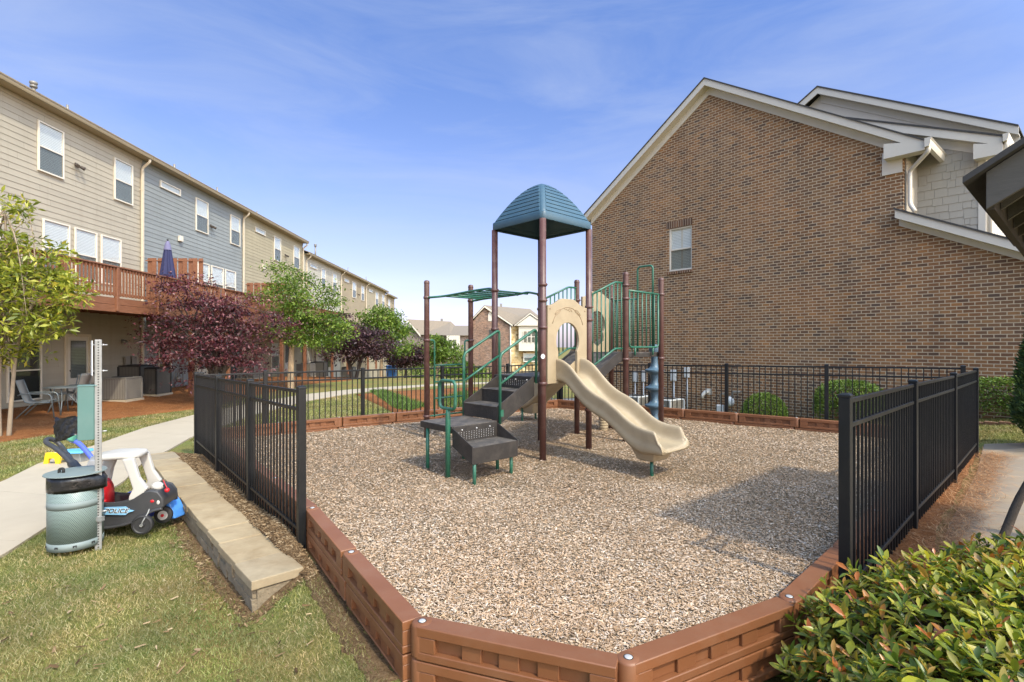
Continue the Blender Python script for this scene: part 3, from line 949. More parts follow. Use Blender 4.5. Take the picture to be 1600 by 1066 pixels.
# rough stone courses: irregular blocks along the left face and the near end
t = 0.02
while t < wl_len - 0.05:
    ln_ = rr.uniform(0.16, 0.34)
    for cz, chh in ((-0.46, 0.13), (-0.325, 0.105)):
        o_ = rr.uniform(0.0, 0.028); tt = t + rr.uniform(-0.05, 0.05)
        a = wl0 + wd * max(0.015, tt) + wnr * o_; b = wl0 + wd * min(wl_len - .02, tt + ln_ - 0.012) + wnr * o_
        c = b + wnr * 0.14; d = a + wnr * 0.14
        j = lambda: Vector((rr.uniform(-.012, .012), rr.uniform(-.012, .012), rr.uniform(-.008, .008)))
        top = cz + chh
        mb.hexa([v + Vector((0, 0, cz)) + j() for v in (a, b, c, d)], [v + Vector((0, 0, top)) + j() for v in (a, b, c, d)])
    t += ln_
core0 = wl0 + wd * 0.012 + wnr * 0.05; core1 = wl1 - wd * 0.03 + wnr * 0.05
mb.hexa([v + Vector((0, 0, -0.47)) for v in (core0, core1, core1 + wnr * .32, core0 + wnr * .32)], [v + Vector((0, 0, -0.25)) for v in (core0, core1, core1 + wnr * .32, core0 + wnr * .32)])
mb.build('stone_face', M['wallstone'], lowwall, bevel=0.012, seg=2)
t = 0.0
k = 0
while t < wl_len - 0.1:
    ln_ = min(rr.uniform(0.40, 0.62), wl_len - t)
    a = wl0 + wd * t; b = wl0 + wd * (t + ln_ - 0.006)
    rot = rr.uniform(-0.008, 0.008); zt = -0.175 + rr.uniform(-0.006, 0.006)
    w0, w1 = 0.385 + rr.uniform(-.012, .012), 0.385 + rr.uniform(-.012, .012)
    P = [a - wnr * rot, b + wnr * rot, b + wnr * w1, a + wnr * w0]
    MB().hexa([v + Vector((0, 0, zt - 0.072)) for v in P], [v + Vector((0, 0, zt)) for v in P]).build('cap_slab', M['capstone'], lowwall, bevel=0.008, seg=2)
    t += ln_; k += 1

# strip of chip-strewn soil between that wall and the fence
ribbon('soil_strip', [tuple((wl0 + wnr * 0.37 - wd * 0.25)[:2]), tuple((wl1 + wnr * 0.37)[:2])], [(-1.52, 4.05), (-4.95, 8.35)], 40, 6, 0.16, M['soil'], 0.03, 0.0, ramp_in=8)
xx = np.random.rand(9000); uu = np.random.rand(9000)
ea = np.array(tuple((wl0 + wnr * 0.36 - wd * 0.2)[:2])); eb = np.array(tuple((wl1 + wnr * 0.36)[:2])); fa = np.array((-1.55, 4.1)); fb = np.array((-4.95, 8.3))
P2 = ((ea + (eb - ea) * xx[:, None]) * (1 - uu[:, None]) + (fa + (fb - fa) * xx[:, None]) * uu[:, None])
zz = ground_z(P2[:, 0], P2[:, 1]) + 0.014 + 0.149 * smooth01(0, 8 / 39, xx) + 0.008 * np.random.rand(9000)
l2 = 0.012 + 0.04 * np.random.rand(9000) ** 2
chips('strewn_chips', np.c_[P2, zz], l2, l2 * 0.25 + 0.002, np.full(9000, 0.003), M['dark_chips'], 0.2)

# ================================================================ grass blades near the camera
M['blade'] = island('grass_blade', [(0.0, (0.055, 0.080, 0.016)), (0.18, (0.115, 0.140, 0.030)), (0.36, (0.195, 0.190, 0.056)), (0.54, (0.315, 0.250, 0.108)), (0.80, (0.46, 0.355, 0.20)), (1.0, (0.58, 0.48, 0.32))], 0.7, 0.2, 0.25, big=(0.66, 0.92, 0.60), bigscale=0.9, clump=2.2)
def blades(name, x, y, h, w, mat, dz=0.0, kind='stuff'):
    n = len(x)
    z = ground_z(x, y) + dz
    a = np.random.rand(n) * 2 * np.pi; b_ = np.random.rand(n) * 2 * np.pi
    lean = (0.15 + 0.95 * np.random.rand(n)) * h
    P = np.stack([x, y, z], 1)
    s = np.stack([np.cos(a) * w / 2, np.sin(a) * w / 2, np.zeros(n)], 1)
    tip = P + np.stack([np.cos(b_) * lean, np.sin(b_) * lean, h * (0.45 + 0.55 * np.random.rand(n))], 1)
    V = np.stack([P - s, P + s, tip], 1)
    F = np.arange(n * 3).reshape(-1, 3)
    return np_mesh(name, V, F, mat, kind=kind)

lawn_poly = [(-0.60, 2.62), (-0.2, 1.2), (-4.0, 1.2), (-4.25, 2.4), (-4.66, 4.65), (-4.97, 5.48), (-5.64, 7.42), (-6.05, 8.35), (-5.95, 8.28), (-1.97, 3.80), (-1.60, 4.0), (-1.92, 4.58), (-1.25, 3.62)]
x, y = scatter(lawn_poly, lambda x, y: np.clip(16000 * (2.6 / np.maximum(y, 1.8)) ** 1.5, 3000, 16000), -6.2, -0.2, 1.2, 8.4, 16000)
blades('lawn_grass', x, y, 0.016 + 0.034 * np.random.rand(len(x)) ** 1.8, 0.0028 + 0.0011 * np.maximum(y - 2.5, 0), M['blade'])
far_poly = [(-6.45, 2.4), (-7.2, 7.1), (-7.75, 8.3), (-8.15, 10.1), (-8.6, 11.9), (-8.8, 14.0), (-8.7, 17.2), (-9.7, 18), (-9.55, 15.4), (-10.1, 14.2), (-10.45, 13.2), (-9.9, 11.2), (-10.2, 10.2), (-10.6, 7.5), (-9, 2.4)]
x, y = scatter(far_poly, lambda x, y: 1500 + 0 * x, -10.6, -6.4, 2.4, 18, 1500)
blades('lawn_grass', x, y, 0.03 + 0.03 * np.random.rand(len(x)), 0.010 + 0 * x, M['blade'])
back_poly = [(-5.6, 9.0), (1.0, 13.7), (0.2, 15.2), (-3.2, 14.3), (-6.1, 20.0), (-7.05, 17.6), (-7.1, 14), (-6.65, 10.6)]
x, y = scatter(back_poly, lambda x, y: 1100 + 0 * x, -7.2, 1.0, 9, 20, 1100)
blades('lawn_grass', x, y, 0.03 + 0.03 * np.random.rand(len(x)), 0.012 + 0 * x, M['blade'])
right_poly = [(7.8, 9.0), (8.4, 9.1), (9.0, 8.75), (11.5, 8.6), (12, 9.2), (9.2, 11.2), (6, 13)]
x, y = scatter(right_poly, lambda x, y: 1800 + 0 * x, 6, 12, 8.5, 13, 1800)
blades('lawn_grass', x, y, 0.03 + 0.03 * np.random.rand(len(x)), 0.010 + 0 * x, M['blade'])
M['lush'] = island('lush_ground_cover_leaf', [(0.0, (0.05, 0.10, 0.02)), (0.5, (0.10, 0.17, 0.035)), (1.0, (0.18, 0.25, 0.07))], 0.6, 0.25, 0.3)
lush_poly = [(-5.9, 21.2), (-5.3, 21.4), (-2.6, 15.9), (-3.0, 14.9), (-3.5, 15.4)]
x, y = scatter(lush_poly, lambda x, y: 700 + 0 * x, -6, -2, 14.5, 22, 700)
x2, y2 = scatter([(-2.2, 15.6), (-0.9, 15.0), (0.3, 15.4), (-0.6, 20), (-2.0, 21), (-2.6, 18)], lambda x, y: 420 + 0 * x, -3, 1, 14, 22, 420)
x = np.r_[x, x2]; y = np.r_[y, y2]
blades('lush_ground_cover', x, y, 0.09 + 0.12 * np.random.rand(len(x)), 0.035 + 0 * x, M['lush'], 0.02)

ribbon('soil_edge', [(-0.62, 2.78), (-1.24, 3.68), (-1.60, 4.22)], [(-0.74, 2.70), (-1.36, 3.60), (-1.74, 4.16)], 40, 4, 0.010, M['soil'], 0.035, 0.0)
foot = [tuple((wl0 - wd * 0.12 + wnr * 0.45)[:2]), tuple((wl0 - wd * 0.10 - wnr * 0.05)[:2]), tuple((wl0 + wd * 1.0 - wnr * 0.12)[:2]), tuple((wl0 + wd * 3.2 - wnr * 0.10)[:2])]
foot2 = [tuple((wl0 + wd * 0.05 + wnr * 0.42)[:2]), tuple((wl0 + wd * 0.05 + wnr * 0.06)[:2]), tuple((wl0 + wd * 1.05 + wnr * 0.07)[:2]), tuple((wl0 + wd * 3.2 + wnr * 0.07)[:2])]
ribbon('soil_edge', foot, foot2, 50, 4, 0.009, M['soil'], 0.05, 0.0)
fa_ = resample(foot, 400); k_ = np.random.randint(0, 400, 700)
pf = fa_[k_] + np.random.randn(700, 2) * 0.06
okf = ((pf[:, 0] - wl0.x) * wnr.x + (pf[:, 1] - wl0.y) * wnr.y < 0.03) | ((pf[:, 0] - wl0.x) * wd.x + (pf[:, 1] - wl0.y) * wd.y < -0.02)
pf = pf[okf]; lf = 0.012 + 0.045 * np.random.rand(len(pf)) ** 2
chips('strewn_chips', np.c_[pf, ground_z(pf[:, 0], pf[:, 1]) + 0.016], lf, lf * 0.28, np.full(len(pf), 0.003), M['dark_chips'], 0.3)
# a few chips dropped on the lawn, with dry leaves
n = 260
x, y = scatter([(-0.7, 2.6), (-0.9, 1.4), (-3.4, 1.4), (-4.4, 4.4), (-2.2, 4.0), (-1.4, 3.8)], lambda x, y: 40 + 0 * x, -4.4, -0.6, 1.4, 4.6, 40)
zz = ground_z(x, y) + 0.022
l2 = 0.02 + 0.05 * np.random.rand(len(x)) ** 2
chips('strewn_chips', np.stack([x, y, zz], 1), l2, l2 * 0.3, np.full(len(x), 0.004), M['dark_chips'], 0.3)

# pine straw drifted against the right fence and below the front shrub
M['needle'] = island('pine_needle', [(0.0, (0.10, 0.04, 0.018)), (0.4, (0.27, 0.115, 0.045)), (0.75, (0.42, 0.22, 0.095)), (1.0, (0.50, 0.33, 0.18))], 0.7, 0.2)
def needles(name, x, y, z, L, mat):
    n = len(x)
    a = np.random.rand(n) * 2 * np.pi
    d = np.stack([np.cos(a), np.sin(a), (np.random.rand(n) - 0.45) * 0.5], 1) * L[:, None]
    s = np.stack([-np.sin(a), np.cos(a), 0 * a], 1) * 0.0016
    P = np.stack([x, y, z], 1)
    b = (np.random.rand(n) - 0.5)[:, None] * 0.3 * L[:, None]
    mid = P + d * 0.5 + np.stack([-np.sin(a), np.cos(a), 0.1 + 0 * a], 1) * b
    V = np.stack([P - s, P + s, mid + s, mid - s, P + d - s * .5, P + d + s * .5], 1)
    o = (np.arange(n) * 6)[:, None]
    F = np.concatenate([o + np.array([[0, 1, 2, 3]]), o + np.array([[3, 2, 5, 4]])], 0)
    return np_mesh(name, V, F, mat, kind='stuff')
ribbon('pine_straw_strip', [(1.75, 2.85), (2.05, 3.40), (3.75, 5.0), (7.35, 8.35)], [(2.7, 2.6), (3.0, 3.62), (4.10, 4.98), (5.08, 5.90), (7.62, 8.38)], 40, 7, 0.045, M['straw'], 0.05, 0.03)
ribbon('pine_straw_patch', [(0.55, 2.30), (0.9, 2.42), (1.62, 2.78), (2.3, 3.3)], [(0.3, 1.0), (1.4, 1.0), (2.8, 1.0), (4.0, 2.0)], 20, 10, 0.02, M['straw'], 0.04, 0.02)
n = 7000
t = np.random.rand(n); u = np.random.randn(n) * 0.10
ax = 2.4 + (7.7 - 2.4) * t + 0.733 * 0; ay = 3.3 + (8.3 - 3.3) * t
x = ax + 0.68 * (0.10 + u); y = ay - 0.733 * (0.10 + u)
needles('pine_needles', x, y, ground_z(x, y) + 0.05 + 0.05 * np.random.rand(n), 0.08 + 0.10 * np.random.rand(n), M['needle'])
x, y = scatter([(0.6, 2.25), (1.7, 2.8), (2.3, 3.2), (2.6, 1.4), (0.8, 1.2)], lambda x, y: 1300 + 0 * x, 0.5, 2.6, 1.2, 3.2, 1300)
needles('pine_needles', x, y, ground_z(x, y) + 0.025 + 0.03 * np.random.rand(len(x)), 0.08 + 0.10 * np.random.rand(len(x)), M['needle'])
x, y = scatter([(a[0], a[1]) for a in bed_front[:9]] + [(-14.2, 25), (-14.1, 7.5)], lambda x, y: 140 + 0 * x, -14.2, -9.5, 7.5, 25, 140)
needles('pine_needles', x, y, ground_z(x, y) + 0.03 + 0.06 * np.random.rand(len(x)), 0.15 + 0.15 * np.random.rand(len(x)), M['needle'])
# ================================================================ playground structure
PA = Vector((0.43, 7.15, 0)); E1 = Vector((0.731, 0.682, 0)).normalized(); E2 = Vector((-E1.y, E1.x, 0))
def pg(a, b, z=0.0):
    return PA + E1 * a + E2 * b + Vector((0, 0, z))
play = thing('playground_structure', 'playground climbing structure with tan slide, blue canopy roof, green rails and brown posts', 'playground', tuple(pg(0.5, 0.5, 0)))
PR = 0.047
def collar(mb, p, z):
    return mb.lathe((p.x, p.y, z), [(PR + 0.002, -0.022), (PR + 0.012, -0.02), (PR + 0.012, 0.02), (PR + 0.002, 0.022)], 18, caps=False)
def post(a, b, ztop, clamps, dome=True, zbot=-0.2):
    p = pg(a, b)
    mb = MB()
    prof = [(PR, zbot), (PR, ztop - 0.035)]
    if dome: prof += [(PR * 0.97, ztop - 0.018), (PR * 0.8, ztop - 0.006), (PR * 0.45, ztop), (0.003, ztop + 0.002)]
    mb.lathe((p.x, p.y, 0), prof, 20)
    ob = mb.build('post', M['brown_post'], play)
    cm = MB()
    for z in clamps: collar(cm, p, z)
    for z in clamps:
        q = p + (E1 * 0.6 - E2).normalized() * (PR + 0.014)
        cm.sphere((q.x, q.y, z), 0.010, 8)
    if clamps: cm.build('clamp', M['brown_post'], ob)
    if dome:
        MB().lathe((p.x, p.y, ztop - 0.06), [(PR + 0.0015, 0), (PR + 0.003, 0.004), (PR + 0.003, 0.022), (PR + 0.001, 0.028)], 18, caps=False).build('post_cap', M['brown_post'], ob)
    return ob
pA = post(0, 0, 3.40, [1.06, 1.84, 2.22, 2.44], False)
post(1.02, 0, 3.40, [0.60, 1.08, 1.98, 2.18], False)
post(0, 1.02, 3.40, [1.06, 1.84, 2.44], False)
post(1.02, 1.02, 3.40, [1.06, 2.2, 2.44], False)
post(1.94, 1.0, 2.77, [1.36, 2.4], True)
post(1.94, -0.04, 2.80, [1.36, 2.36, 2.58], True)
post(3.0, -0.06, 2.80, [1.36, 2.5], True)
post(3.0, 1.02, 2.78, [0.62, 1.36, 2.5], True)
post(-0.21, 2.574, 2.72, [0.36, 1.68, 2.42], True)
post(0.76, 2.574, 2.72, [0.36, 1.68, 2.42], True)
# notice sticker on the near post
q = pg(0, 0)
v = Vector((-q.x, -q.y, 0)).normalized(); s = Vector((-v.y, v.x, 0))
c = q + v * (PR + 0.0015)
mb = MB()
mb.extr([c + s * dx + Vector((0, 0, 1.44 + dz)) for dx, dz in ((-0.03, 0), (-0.012, -0.035), (0.02, -0.03), (0.034, 0.005), (0.012, 0.036), (-0.014, 0.03))], -v * 0.001)
mb.build('notice_sticker', M['white_sign'], pA)

# ---- decks
def deck(name, poly, z, th=0.07, lip=True):
    mb = MB().extr([pg(a, b, z - 0.012) for a, b in poly], (0, 0, -th))
    ob = mb.build(name, M['deckplate'], play, bevel=0.008)
    MB().extr([pg(a, b, z) for a, b in poly], (0, 0, -0.0115)).build('tread_surface', M['decktop'], ob, bevel=0.004)
    return ob
deck('tower_deck', [(-0.04, 0.03), (1.05, 0.03), (1.05, 0.99), (-0.04, 0.99)], 1.15)
deck('upper_deck', [(1.90, -0.01), (3.02, -0.01), (3.02, 0.98), (1.90, 0.98)], 1.47)
ld = deck('low_deck', [(-1.47, 0.13), (-0.735, 0.13), (-0.735, 0.83), (-1.47, 0.83)], 0.60)
def leg(a, b, z0, r=0.024, name='leg'):
    return MB().tube([pg(a, b, -0.15), pg(a, b, z0)], r, 12).build(name, M['green'], play)
leg(-1.44, 0.70, 0.53); leg(-0.78, 0.79, 0.53)
# ---- lower step box
mb = MB()
a0, a1 = -1.47, -0.74
mb.extr([pg(a0, b, z) for b, z in ((-0.27, 0.20), (0.124, 0.36), (0.124, 0.585), (-0.27, 0.41))], E1 * 0.012)
mb.extr([pg(a1 - 0.012, b, z) for b, z in ((-0.27, 0.20), (0.124, 0.36), (0.124, 0.585), (-0.27, 0.41))], E1 * 0.012)
mb.extr([pg(a0 + 0.0125, -0.27, 0.20), pg(a1 - 0.0125, -0.27, 0.20), pg(a1 - 0.0125, -0.27, 0.398), pg(a0 + 0.0125, -0.27, 0.398)], E2 * 0.012)
mb.extr([pg(a0 + 0.0125, 0.11, 0.36), pg(a1 - 0.0125, 0.11, 0.36), pg(a1 - 0.0125, 0.11, 0.592), pg(a0 + 0.0125, 0.11, 0.592)], E2 * 0.012)
st = mb.build('lower_step', M['deckplate'], play, bevel=0.003)
MB().extr([pg(a0 + 0.013, -0.257, 0.40), pg(a1 - 0.013, -0.257, 0.40), pg(a1 - 0.013, 0.109, 0.40), pg(a0 + 0.013, 0.109, 0.40)], (0, 0, -0.02)).build('tread', M['decktop'], st, bevel=0.003)
bm_ = MB()
for aa in (-1.33, -1.10, -0.88):
    c = pg(aa, 0.107, 0.548); bm_.sphere(c, 0.011, 8)
for i in range(15):
    for j in range(5):
        c = pg(-1.38 + i * 0.04, 0.108, 0.43 + j * 0.022)
        bm_.sphere(c, 0.0045, 6)
bm_.build('bolt_heads', M['bolt'], st)
leg(-1.42, -0.245, 0.30, 0.022); leg(-0.79, -0.2, 0.30, 0.022); leg(-0.80, 0.05, 0.36, 0.022)
# ---- stairs up to the tower
stairs = sub('stairs', play)
b0, b1 = 0.13, 0.84
for nm, bb in (('stringer', b0 - 0.013), ('stringer', b1 + 0.001)):
    MB().extr([pg(a, bb, z) for a, z in ((-0.735, 0.53), (-0.735, 0.795), (-0.05, 1.165), (-0.05, 0.88), (-0.12, 0.84))], E2 * 0.012).build(nm, M['deckplate'], stairs, bevel=0.003)
for a, z0, z1 in ((-0.735, 0.605, 0.772), (-0.40, 0.785, 0.955), (-0.065, 0.97, 1.135)):
    MB().extr([pg(a, b0 + .001, z0), pg(a, b1 - .001, z0), pg(a, b1 - .001, z1), pg(a, b0 + .001, z1)], E1 * 0.012).build('riser', M['deckplate'], stairs)
    hb = MB()
    for i in range(14):
        for j in range(4):
            hb.sphere(pg(a - 0.001, b0 + 0.07 + i * 0.044, z0 + 0.05 + j * 0.022), 0.0045, 6)
    if a > -0.1:
        for i in range(3): hb.sphere(pg(a - 0.002, b0 + 0.12 + i * 0.23, z1 - 0.035), 0.011, 8)
    hb.build('riser_bolts', M['bolt'] if a > -0.1 else M['deckplate'], stairs)
for a, a2, z in ((-0.745, -0.388, 0.785), (-0.41, -0.053, 0.968)):
    MB().extr([pg(a, b0 + .001, z), pg(a2, b0 + .001, z), pg(a2, b1 - .001, z), pg(a, b1 - .001, z)], (0, 0, -0.013)).build('tread', M['decktop'], stairs, bevel=0.004)
# ---- stair handrails
R = 0.0195
for bb in (b0 - 0.035, b1 + 0.035):
    hr = sub('handrail', play)
    MB().tube(arc_corner([pg(-0.715, bb, 0.56), pg(-0.715, bb, 1.47), pg(-0.035, bb, 1.83), pg(-0.035, bb, 1.06)], 0.075, 5), R, 12).build('rail_tube', M['green'], hr)
    MB().tube([pg(-0.715, bb, 1.08), pg(-0.035, bb, 1.44)], R * 0.86, 10).build('mid_rail', M['green'], hr)
    MB().box(-0.012, -0.03, -0.03, 0.012, 0.03, 0.03)
    p = pg(-0.70, bb - 0.022 if bb < 0.5 else bb + 0.022, 0.70)
    br = MB(); br.extr([p + E1 * x + Vector((0, 0, z)) for x, z in ((-.02, -.045), (.03, -.045), (.03, .045), (-.02, .045))], E2 * 0.006)
    br.build('rail_bracket', M['green'], hr)
# ---- near loop handle on its pole
lp = sub('loop_handle', play)
MB().tube([pg(-1.50, 0.17, -0.15), pg(-1.50, 0.17, 0.76), pg(-1.50, 0.17, 0.81)], [0.032, 0.032, 0.024], 14).build('loop_pole', M['green'], lp)
c = pg(-1.50, 0.17, 0)
la = lambda b, z: pg(-1.50, 0.17 + b, z)
MB().tube(arc_corner([la(-0.15, 0.82), la(0.17, 0.82), la(0.17, 1.16), la(-0.15, 1.16)], 0.075, 5, closed=True), 0.020, 12, closed=True).build('loop_tube', M['green'], lp)
# ---- rung climber below the ladder's outer end
rc = sub('rung_climber', play)
for a in (-0.05, 0.62):
    pa = -0.165 if a < 0.3 else 0.73
    MB().tube(arc_corner([pg(pa, 2.574, 1.68), pg(a, 2.574, 1.68), pg(a, 2.574, 0.33)], 0.06, 5), 0.017, 10).build('climber_side', M['green'], rc)
for z in (0.36, 0.66, 0.95, 1.24):
    MB().tube([pg(-0.17 if z < .4 else -0.05, 2.574, z), pg(0.73 if z < .4 else 0.62, 2.574, z)], 0.015, 10).build('rung', M['green'], rc)
# ---- overhead ladder
ol = sub('overhead_ladder', play)
for a in (-0.04, 0.80):
    aa = -0.21 if a < 0.3 else 0.76
    a2 = 0.0 if a < 0.3 else 1.02
    pts = [pg(aa, 2.54, 2.42), pg(aa + (a - aa) * .2, 2.42, 2.42), pg(a, 2.2, 2.44), pg((a + a2) / 2, 1.5, 2.47), pg(a2 + (0.08 if a < .3 else -0.08), 1.25, 2.49), pg(a2, 1.1, 2.46), pg(a2, 1.0, 2.45)]
    MB().tube(spline(pts, 5), 0.019, 10).build('ladder_rail', M['green'], ol)
for i in range(6):
    b = 2.28 - i * 0.21
    k = (2.2 - b) / 1.2
    MB().tube([pg(-0.06 + 0.07 * k, b, 2.44 + 0.03 * k), pg(0.80 + 0.15 * k, b, 2.44 + 0.03 * k)], 0.016, 10).build('rung', M['green'], ol)
# ---- bridge ramp between the two decks
bp = [(1.04, 1.14), (1.20, 1.15), (1.78, 1.45), (1.92, 1.46)]
mb = MB()
for k in range(3):
    (aa, za), (ab, zb) = bp[k], bp[k + 1]
    mb.hexa([pg(aa, 0.02, za - 0.035), pg(ab, 0.02, zb - 0.035), pg(ab, 0.97, zb - 0.035), pg(aa, 0.97, za - 0.035)], [pg(aa, 0.02, za), pg(ab, 0.02, zb), pg(ab, 0.97, zb), pg(aa, 0.97, za)])
rmp = mb.build('bridge_ramp', M['decktop'], play)
for bb in (-0.012, 0.985):
    MB().extr([pg(a, bb, z) for a, z in ((1.06, 0.99), (1.06, 1.17), (1.20, 1.18), (1.78, 1.485), (1.92, 1.49), (1.92, 1.33), (1.80, 1.31), (1.22, 1.0))], E2 * 0.02).build('ramp_side', M['deckplate'], rmp, bevel=0.003)
def bridge_rail(bb):
    r = sub('bridge_railing', play)
    top = [pg(1.05, bb, 2.18), pg(1.05, bb, 2.36), pg(1.70, bb, 2.62), pg(1.92, bb, 2.62)]
    zt = lambda a: 2.36 + (a - 1.05) / 0.65 * 0.26 if a < 1.7 else 2.62
    zb = lambda a: 1.24 + (a - 1.05) / 0.65 * 0.30 if a < 1.7 else 1.54
    MB().tube(arc_corner([pg(1.07, bb, zt(1.07)), pg(1.70, bb, 2.62), pg(1.91, bb, 2.62)], 0.05, 3), 0.017, 10).build('top_rail', M['green'], r)
    MB().tube(arc_corner([pg(1.07, bb, zb(1.07)), pg(1.70, bb, 1.54), pg(1.91, bb, 1.54)], 0.05, 3), 0.017, 10).build('bottom_rail', M['green'], r)
    for k in range(8):
        a = 1.12 + k * 0.108
        MB().tube([pg(a, bb, zb(a)), pg(a, bb, zt(a))], 0.0115, 8).build('baluster', M['green'], r)
bridge_rail(0.0); bridge_rail(0.99)
# ---- barrier on the near side of the upper deck
br2 = sub('barrier_panel', play)
MB().tube(arc_corner([pg(2.03, -0.05, 2.50), pg(2.03, -0.05, 1.56), pg(2.92, -0.05, 1.56), pg(2.92, -0.05, 2.50)], 0.07, 4), 0.017, 10).build('barrier_frame', M['green'], br2)
MB().tube([pg(1.95, -0.05, 2.50), pg(2.99, -0.05, 2.50)], 0.018, 10).build('top_rail', M['green'], br2)
for k in range(6):
    a = 2.03 + (k + 1) * 0.127
    MB().tube([pg(a, -0.05, 1.565), pg(a, -0.05, 2.495)], 0.0115, 8).build('baluster', M['green'], br2)
for a in (2.2, 2.75):
    MB().tube([pg(a, -0.05, 1.56), pg(a, -0.045, 1.42)], 0.016, 8).build('barrier_foot', M['green'], br2)
# ---- hand loops at the climber
hl = MB().tube(arc_corner([pg(2.99, 0.10, 1.44), pg(2.99, 0.10, 3.04), pg(2.99, 0.42, 3.04), pg(2.99, 0.42, 1.44)], 0.07, 5), 0.019, 10)
hl.build('hand_loop', M['green'], play)
MB().tube([pg(2.99, 0.44, 2.45), pg(2.99, 0.98, 2.45)], 0.017, 10).build('side_rail', M['green'], play)
for k in range(4):
    MB().tube([pg(2.99, 0.54 + k * 0.12, 1.46), pg(2.99, 0.54 + k * 0.12, 2.45)], 0.0115, 8).build('baluster', M['green'], play)
# ---- blue stacked disc climber
c = pg(3.42, 0.33, 0)
prof = [(0.085, -0.1), (0.075, 0.05)]
for zc in (0.12, 0.45, 0.78, 1.11):
    prof += [(0.085, zc - 0.075), (0.12, zc - 0.045), (0.172, zc - 0.022), (0.180, zc - 0.004), (0.178, zc + 0.014), (0.160, zc + 0.026), (0.105, zc + 0.045), (0.072, zc + 0.085), (0.062, zc + 0.15)]
prof += [(0.065, 1.40), (0.10, 1.46), (0.115, 1.56), (0.10, 1.60), (0.03, 1.61)]
MB().lathe((c.x, c.y, 0), prof, 26).build('disc_climber', M['blue_dark'], play, auto=35)
# ---- arch panels
def arch_panel(f, w, name):
    """f(u,z,d): u across 0..w, d depth towards the slide"""
    zb = 1.05; zs = 2.16; zp = 2.27
    outer = [(0, zb), (0, zs)]
    n = 22
    for i in range(1, n):
        t = i / n
        u = t * w
        sft = 0.5 - 0.5 * math.cos(2 * math.pi * min(1, max(0, (t - 0.02) / 0.96)))
        z = zs + (zp - zs) * min(1, sft * 1.35) - 0.0
        outer.append((u, z))
    outer += [(w, zs), (w, zb)]
    # opening: a keyhole arch
    ow = w * 0.56; uc = w * 0.5; r = ow / 2 + 0.01; zc = 1.66
    inn = [(uc + r * 0.84, 1.17), (uc + r * 0.84, 1.40)]
    for i in range(0, 25):
        a = -0.62 + (math.pi + 1.24) * i / 24
        inn.append((uc + r * math.cos(a), zc + r * 1.04 * math.sin(a)))
    inn += [(uc - r * 0.84, 1.40), (uc - r * 0.84, 1.17)]
    d0, d1 = -0.02, 0.024
    bm = bmesh.new()
    def loop(pts, d):
        vs = [bm.verts.new(f(u, z, d)) for u, z in pts]
        es = [bm.edges.new((vs[i], vs[(i + 1) % len(vs)])) for i in range(len(vs))]
        return vs, es
    sheets = []
    for d in (d0, d1):
        vo, eo = loop(outer, d); vi, ei = loop(inn, d)
        bmesh.ops.triangle_fill(bm, use_beauty=True, use_dissolve=False, edges=eo + ei)
        sheets.append((vo, vi))
    for k in (0, 1):
        A, B = sheets[0][k], sheets[1][k]
        m = len(A)
        for i in range(m):
            bm.faces.new((A[i], A[(i + 1) % m], B[(i + 1) % m], B[i]))
    bmesh.ops.recalc_face_normals(bm, faces=bm.faces)
    me = bpy.data.meshes.new(name); o0 = org(play)
    for v in bm.verts: v.co -= o0
    bm.to_mesh(me); bm.free(); me.materials.append(M['slide'])
    ob = bpy.data.objects.new(name, me); col.objects.link(ob); ob.parent = play; ORIGIN[ob.name] = o0
    md = ob.modifiers.new('bevel', 'BEVEL'); md.width = 0.007; md.segments = 2; md.limit_method = 'ANGLE'; md.angle_limit = rad(50)
    # side flanges
    # moulded relief: arched groove, two leaves and a sprig
    g = MB()
    ring = []
    for i in range(17):
        a = 0.35 + (math.pi - 0.70) * i / 16
        ring.append(f(uc + w * 0.41 * math.cos(a), 1.775 + w * 0.43 * math.sin(a), d1 + 0.0005))
    g.tube(ring, 0.006, 6)
    for sx in (-1, 1):
        cu, cz = uc + sx * w * 0.25, 2.075
        pts = []
        for i in range(12):
            a = 2 * math.pi * i / 12
            e1, e2 = 0.075 * math.cos(a), 0.022 * math.sin(a) * (1 - 0.3 * math.cos(a))
            rot = -sx * 0.55
            pts.append(f(cu + e1 * math.cos(rot) - e2 * math.sin(rot), cz + e1 * math.sin(rot) + e2 * math.cos(rot), d1 + 0.0005))
        g.tube(pts, 0.0042, 6, closed=True)
        g.tube([f(cu - sx * 0.07, cz + 0.04, d1), f(cu, cz, d1 + .001), f(cu + sx * 0.06, cz - 0.035, d1)], 0.003, 6)
    sp_ = [(-0.09, 2.135), (-0.06, 2.11), (-0.035, 2.13), (-0.02, 2.10), (0.0, 2.115), (0.03, 2.09), (0.05, 2.12), (0.085, 2.09)]
    g.tube([f(uc + u, z, d1) for u, z in sp_], 0.0055, 6)
    g.tube([f(uc + 0.01, 2.11, d1), f(uc + 0.05, 2.145, d1)], 0.005, 6)
    for su in (0.05, w - 0.05):
        g.sphere(f(su, zs - 0.05, d1), 0.012, 8)
    g.build('relief_pattern', M['relief'], ob)
    return ob
arch_panel(lambda u, z, d: pg(0.075 + u, -d - 0.0, z), 0.87, 'slide_panel')
arch_panel(lambda u, z, d: pg(2.08 + u, 1.0 + d, z + 0.32), 0.84, 'slide_panel')

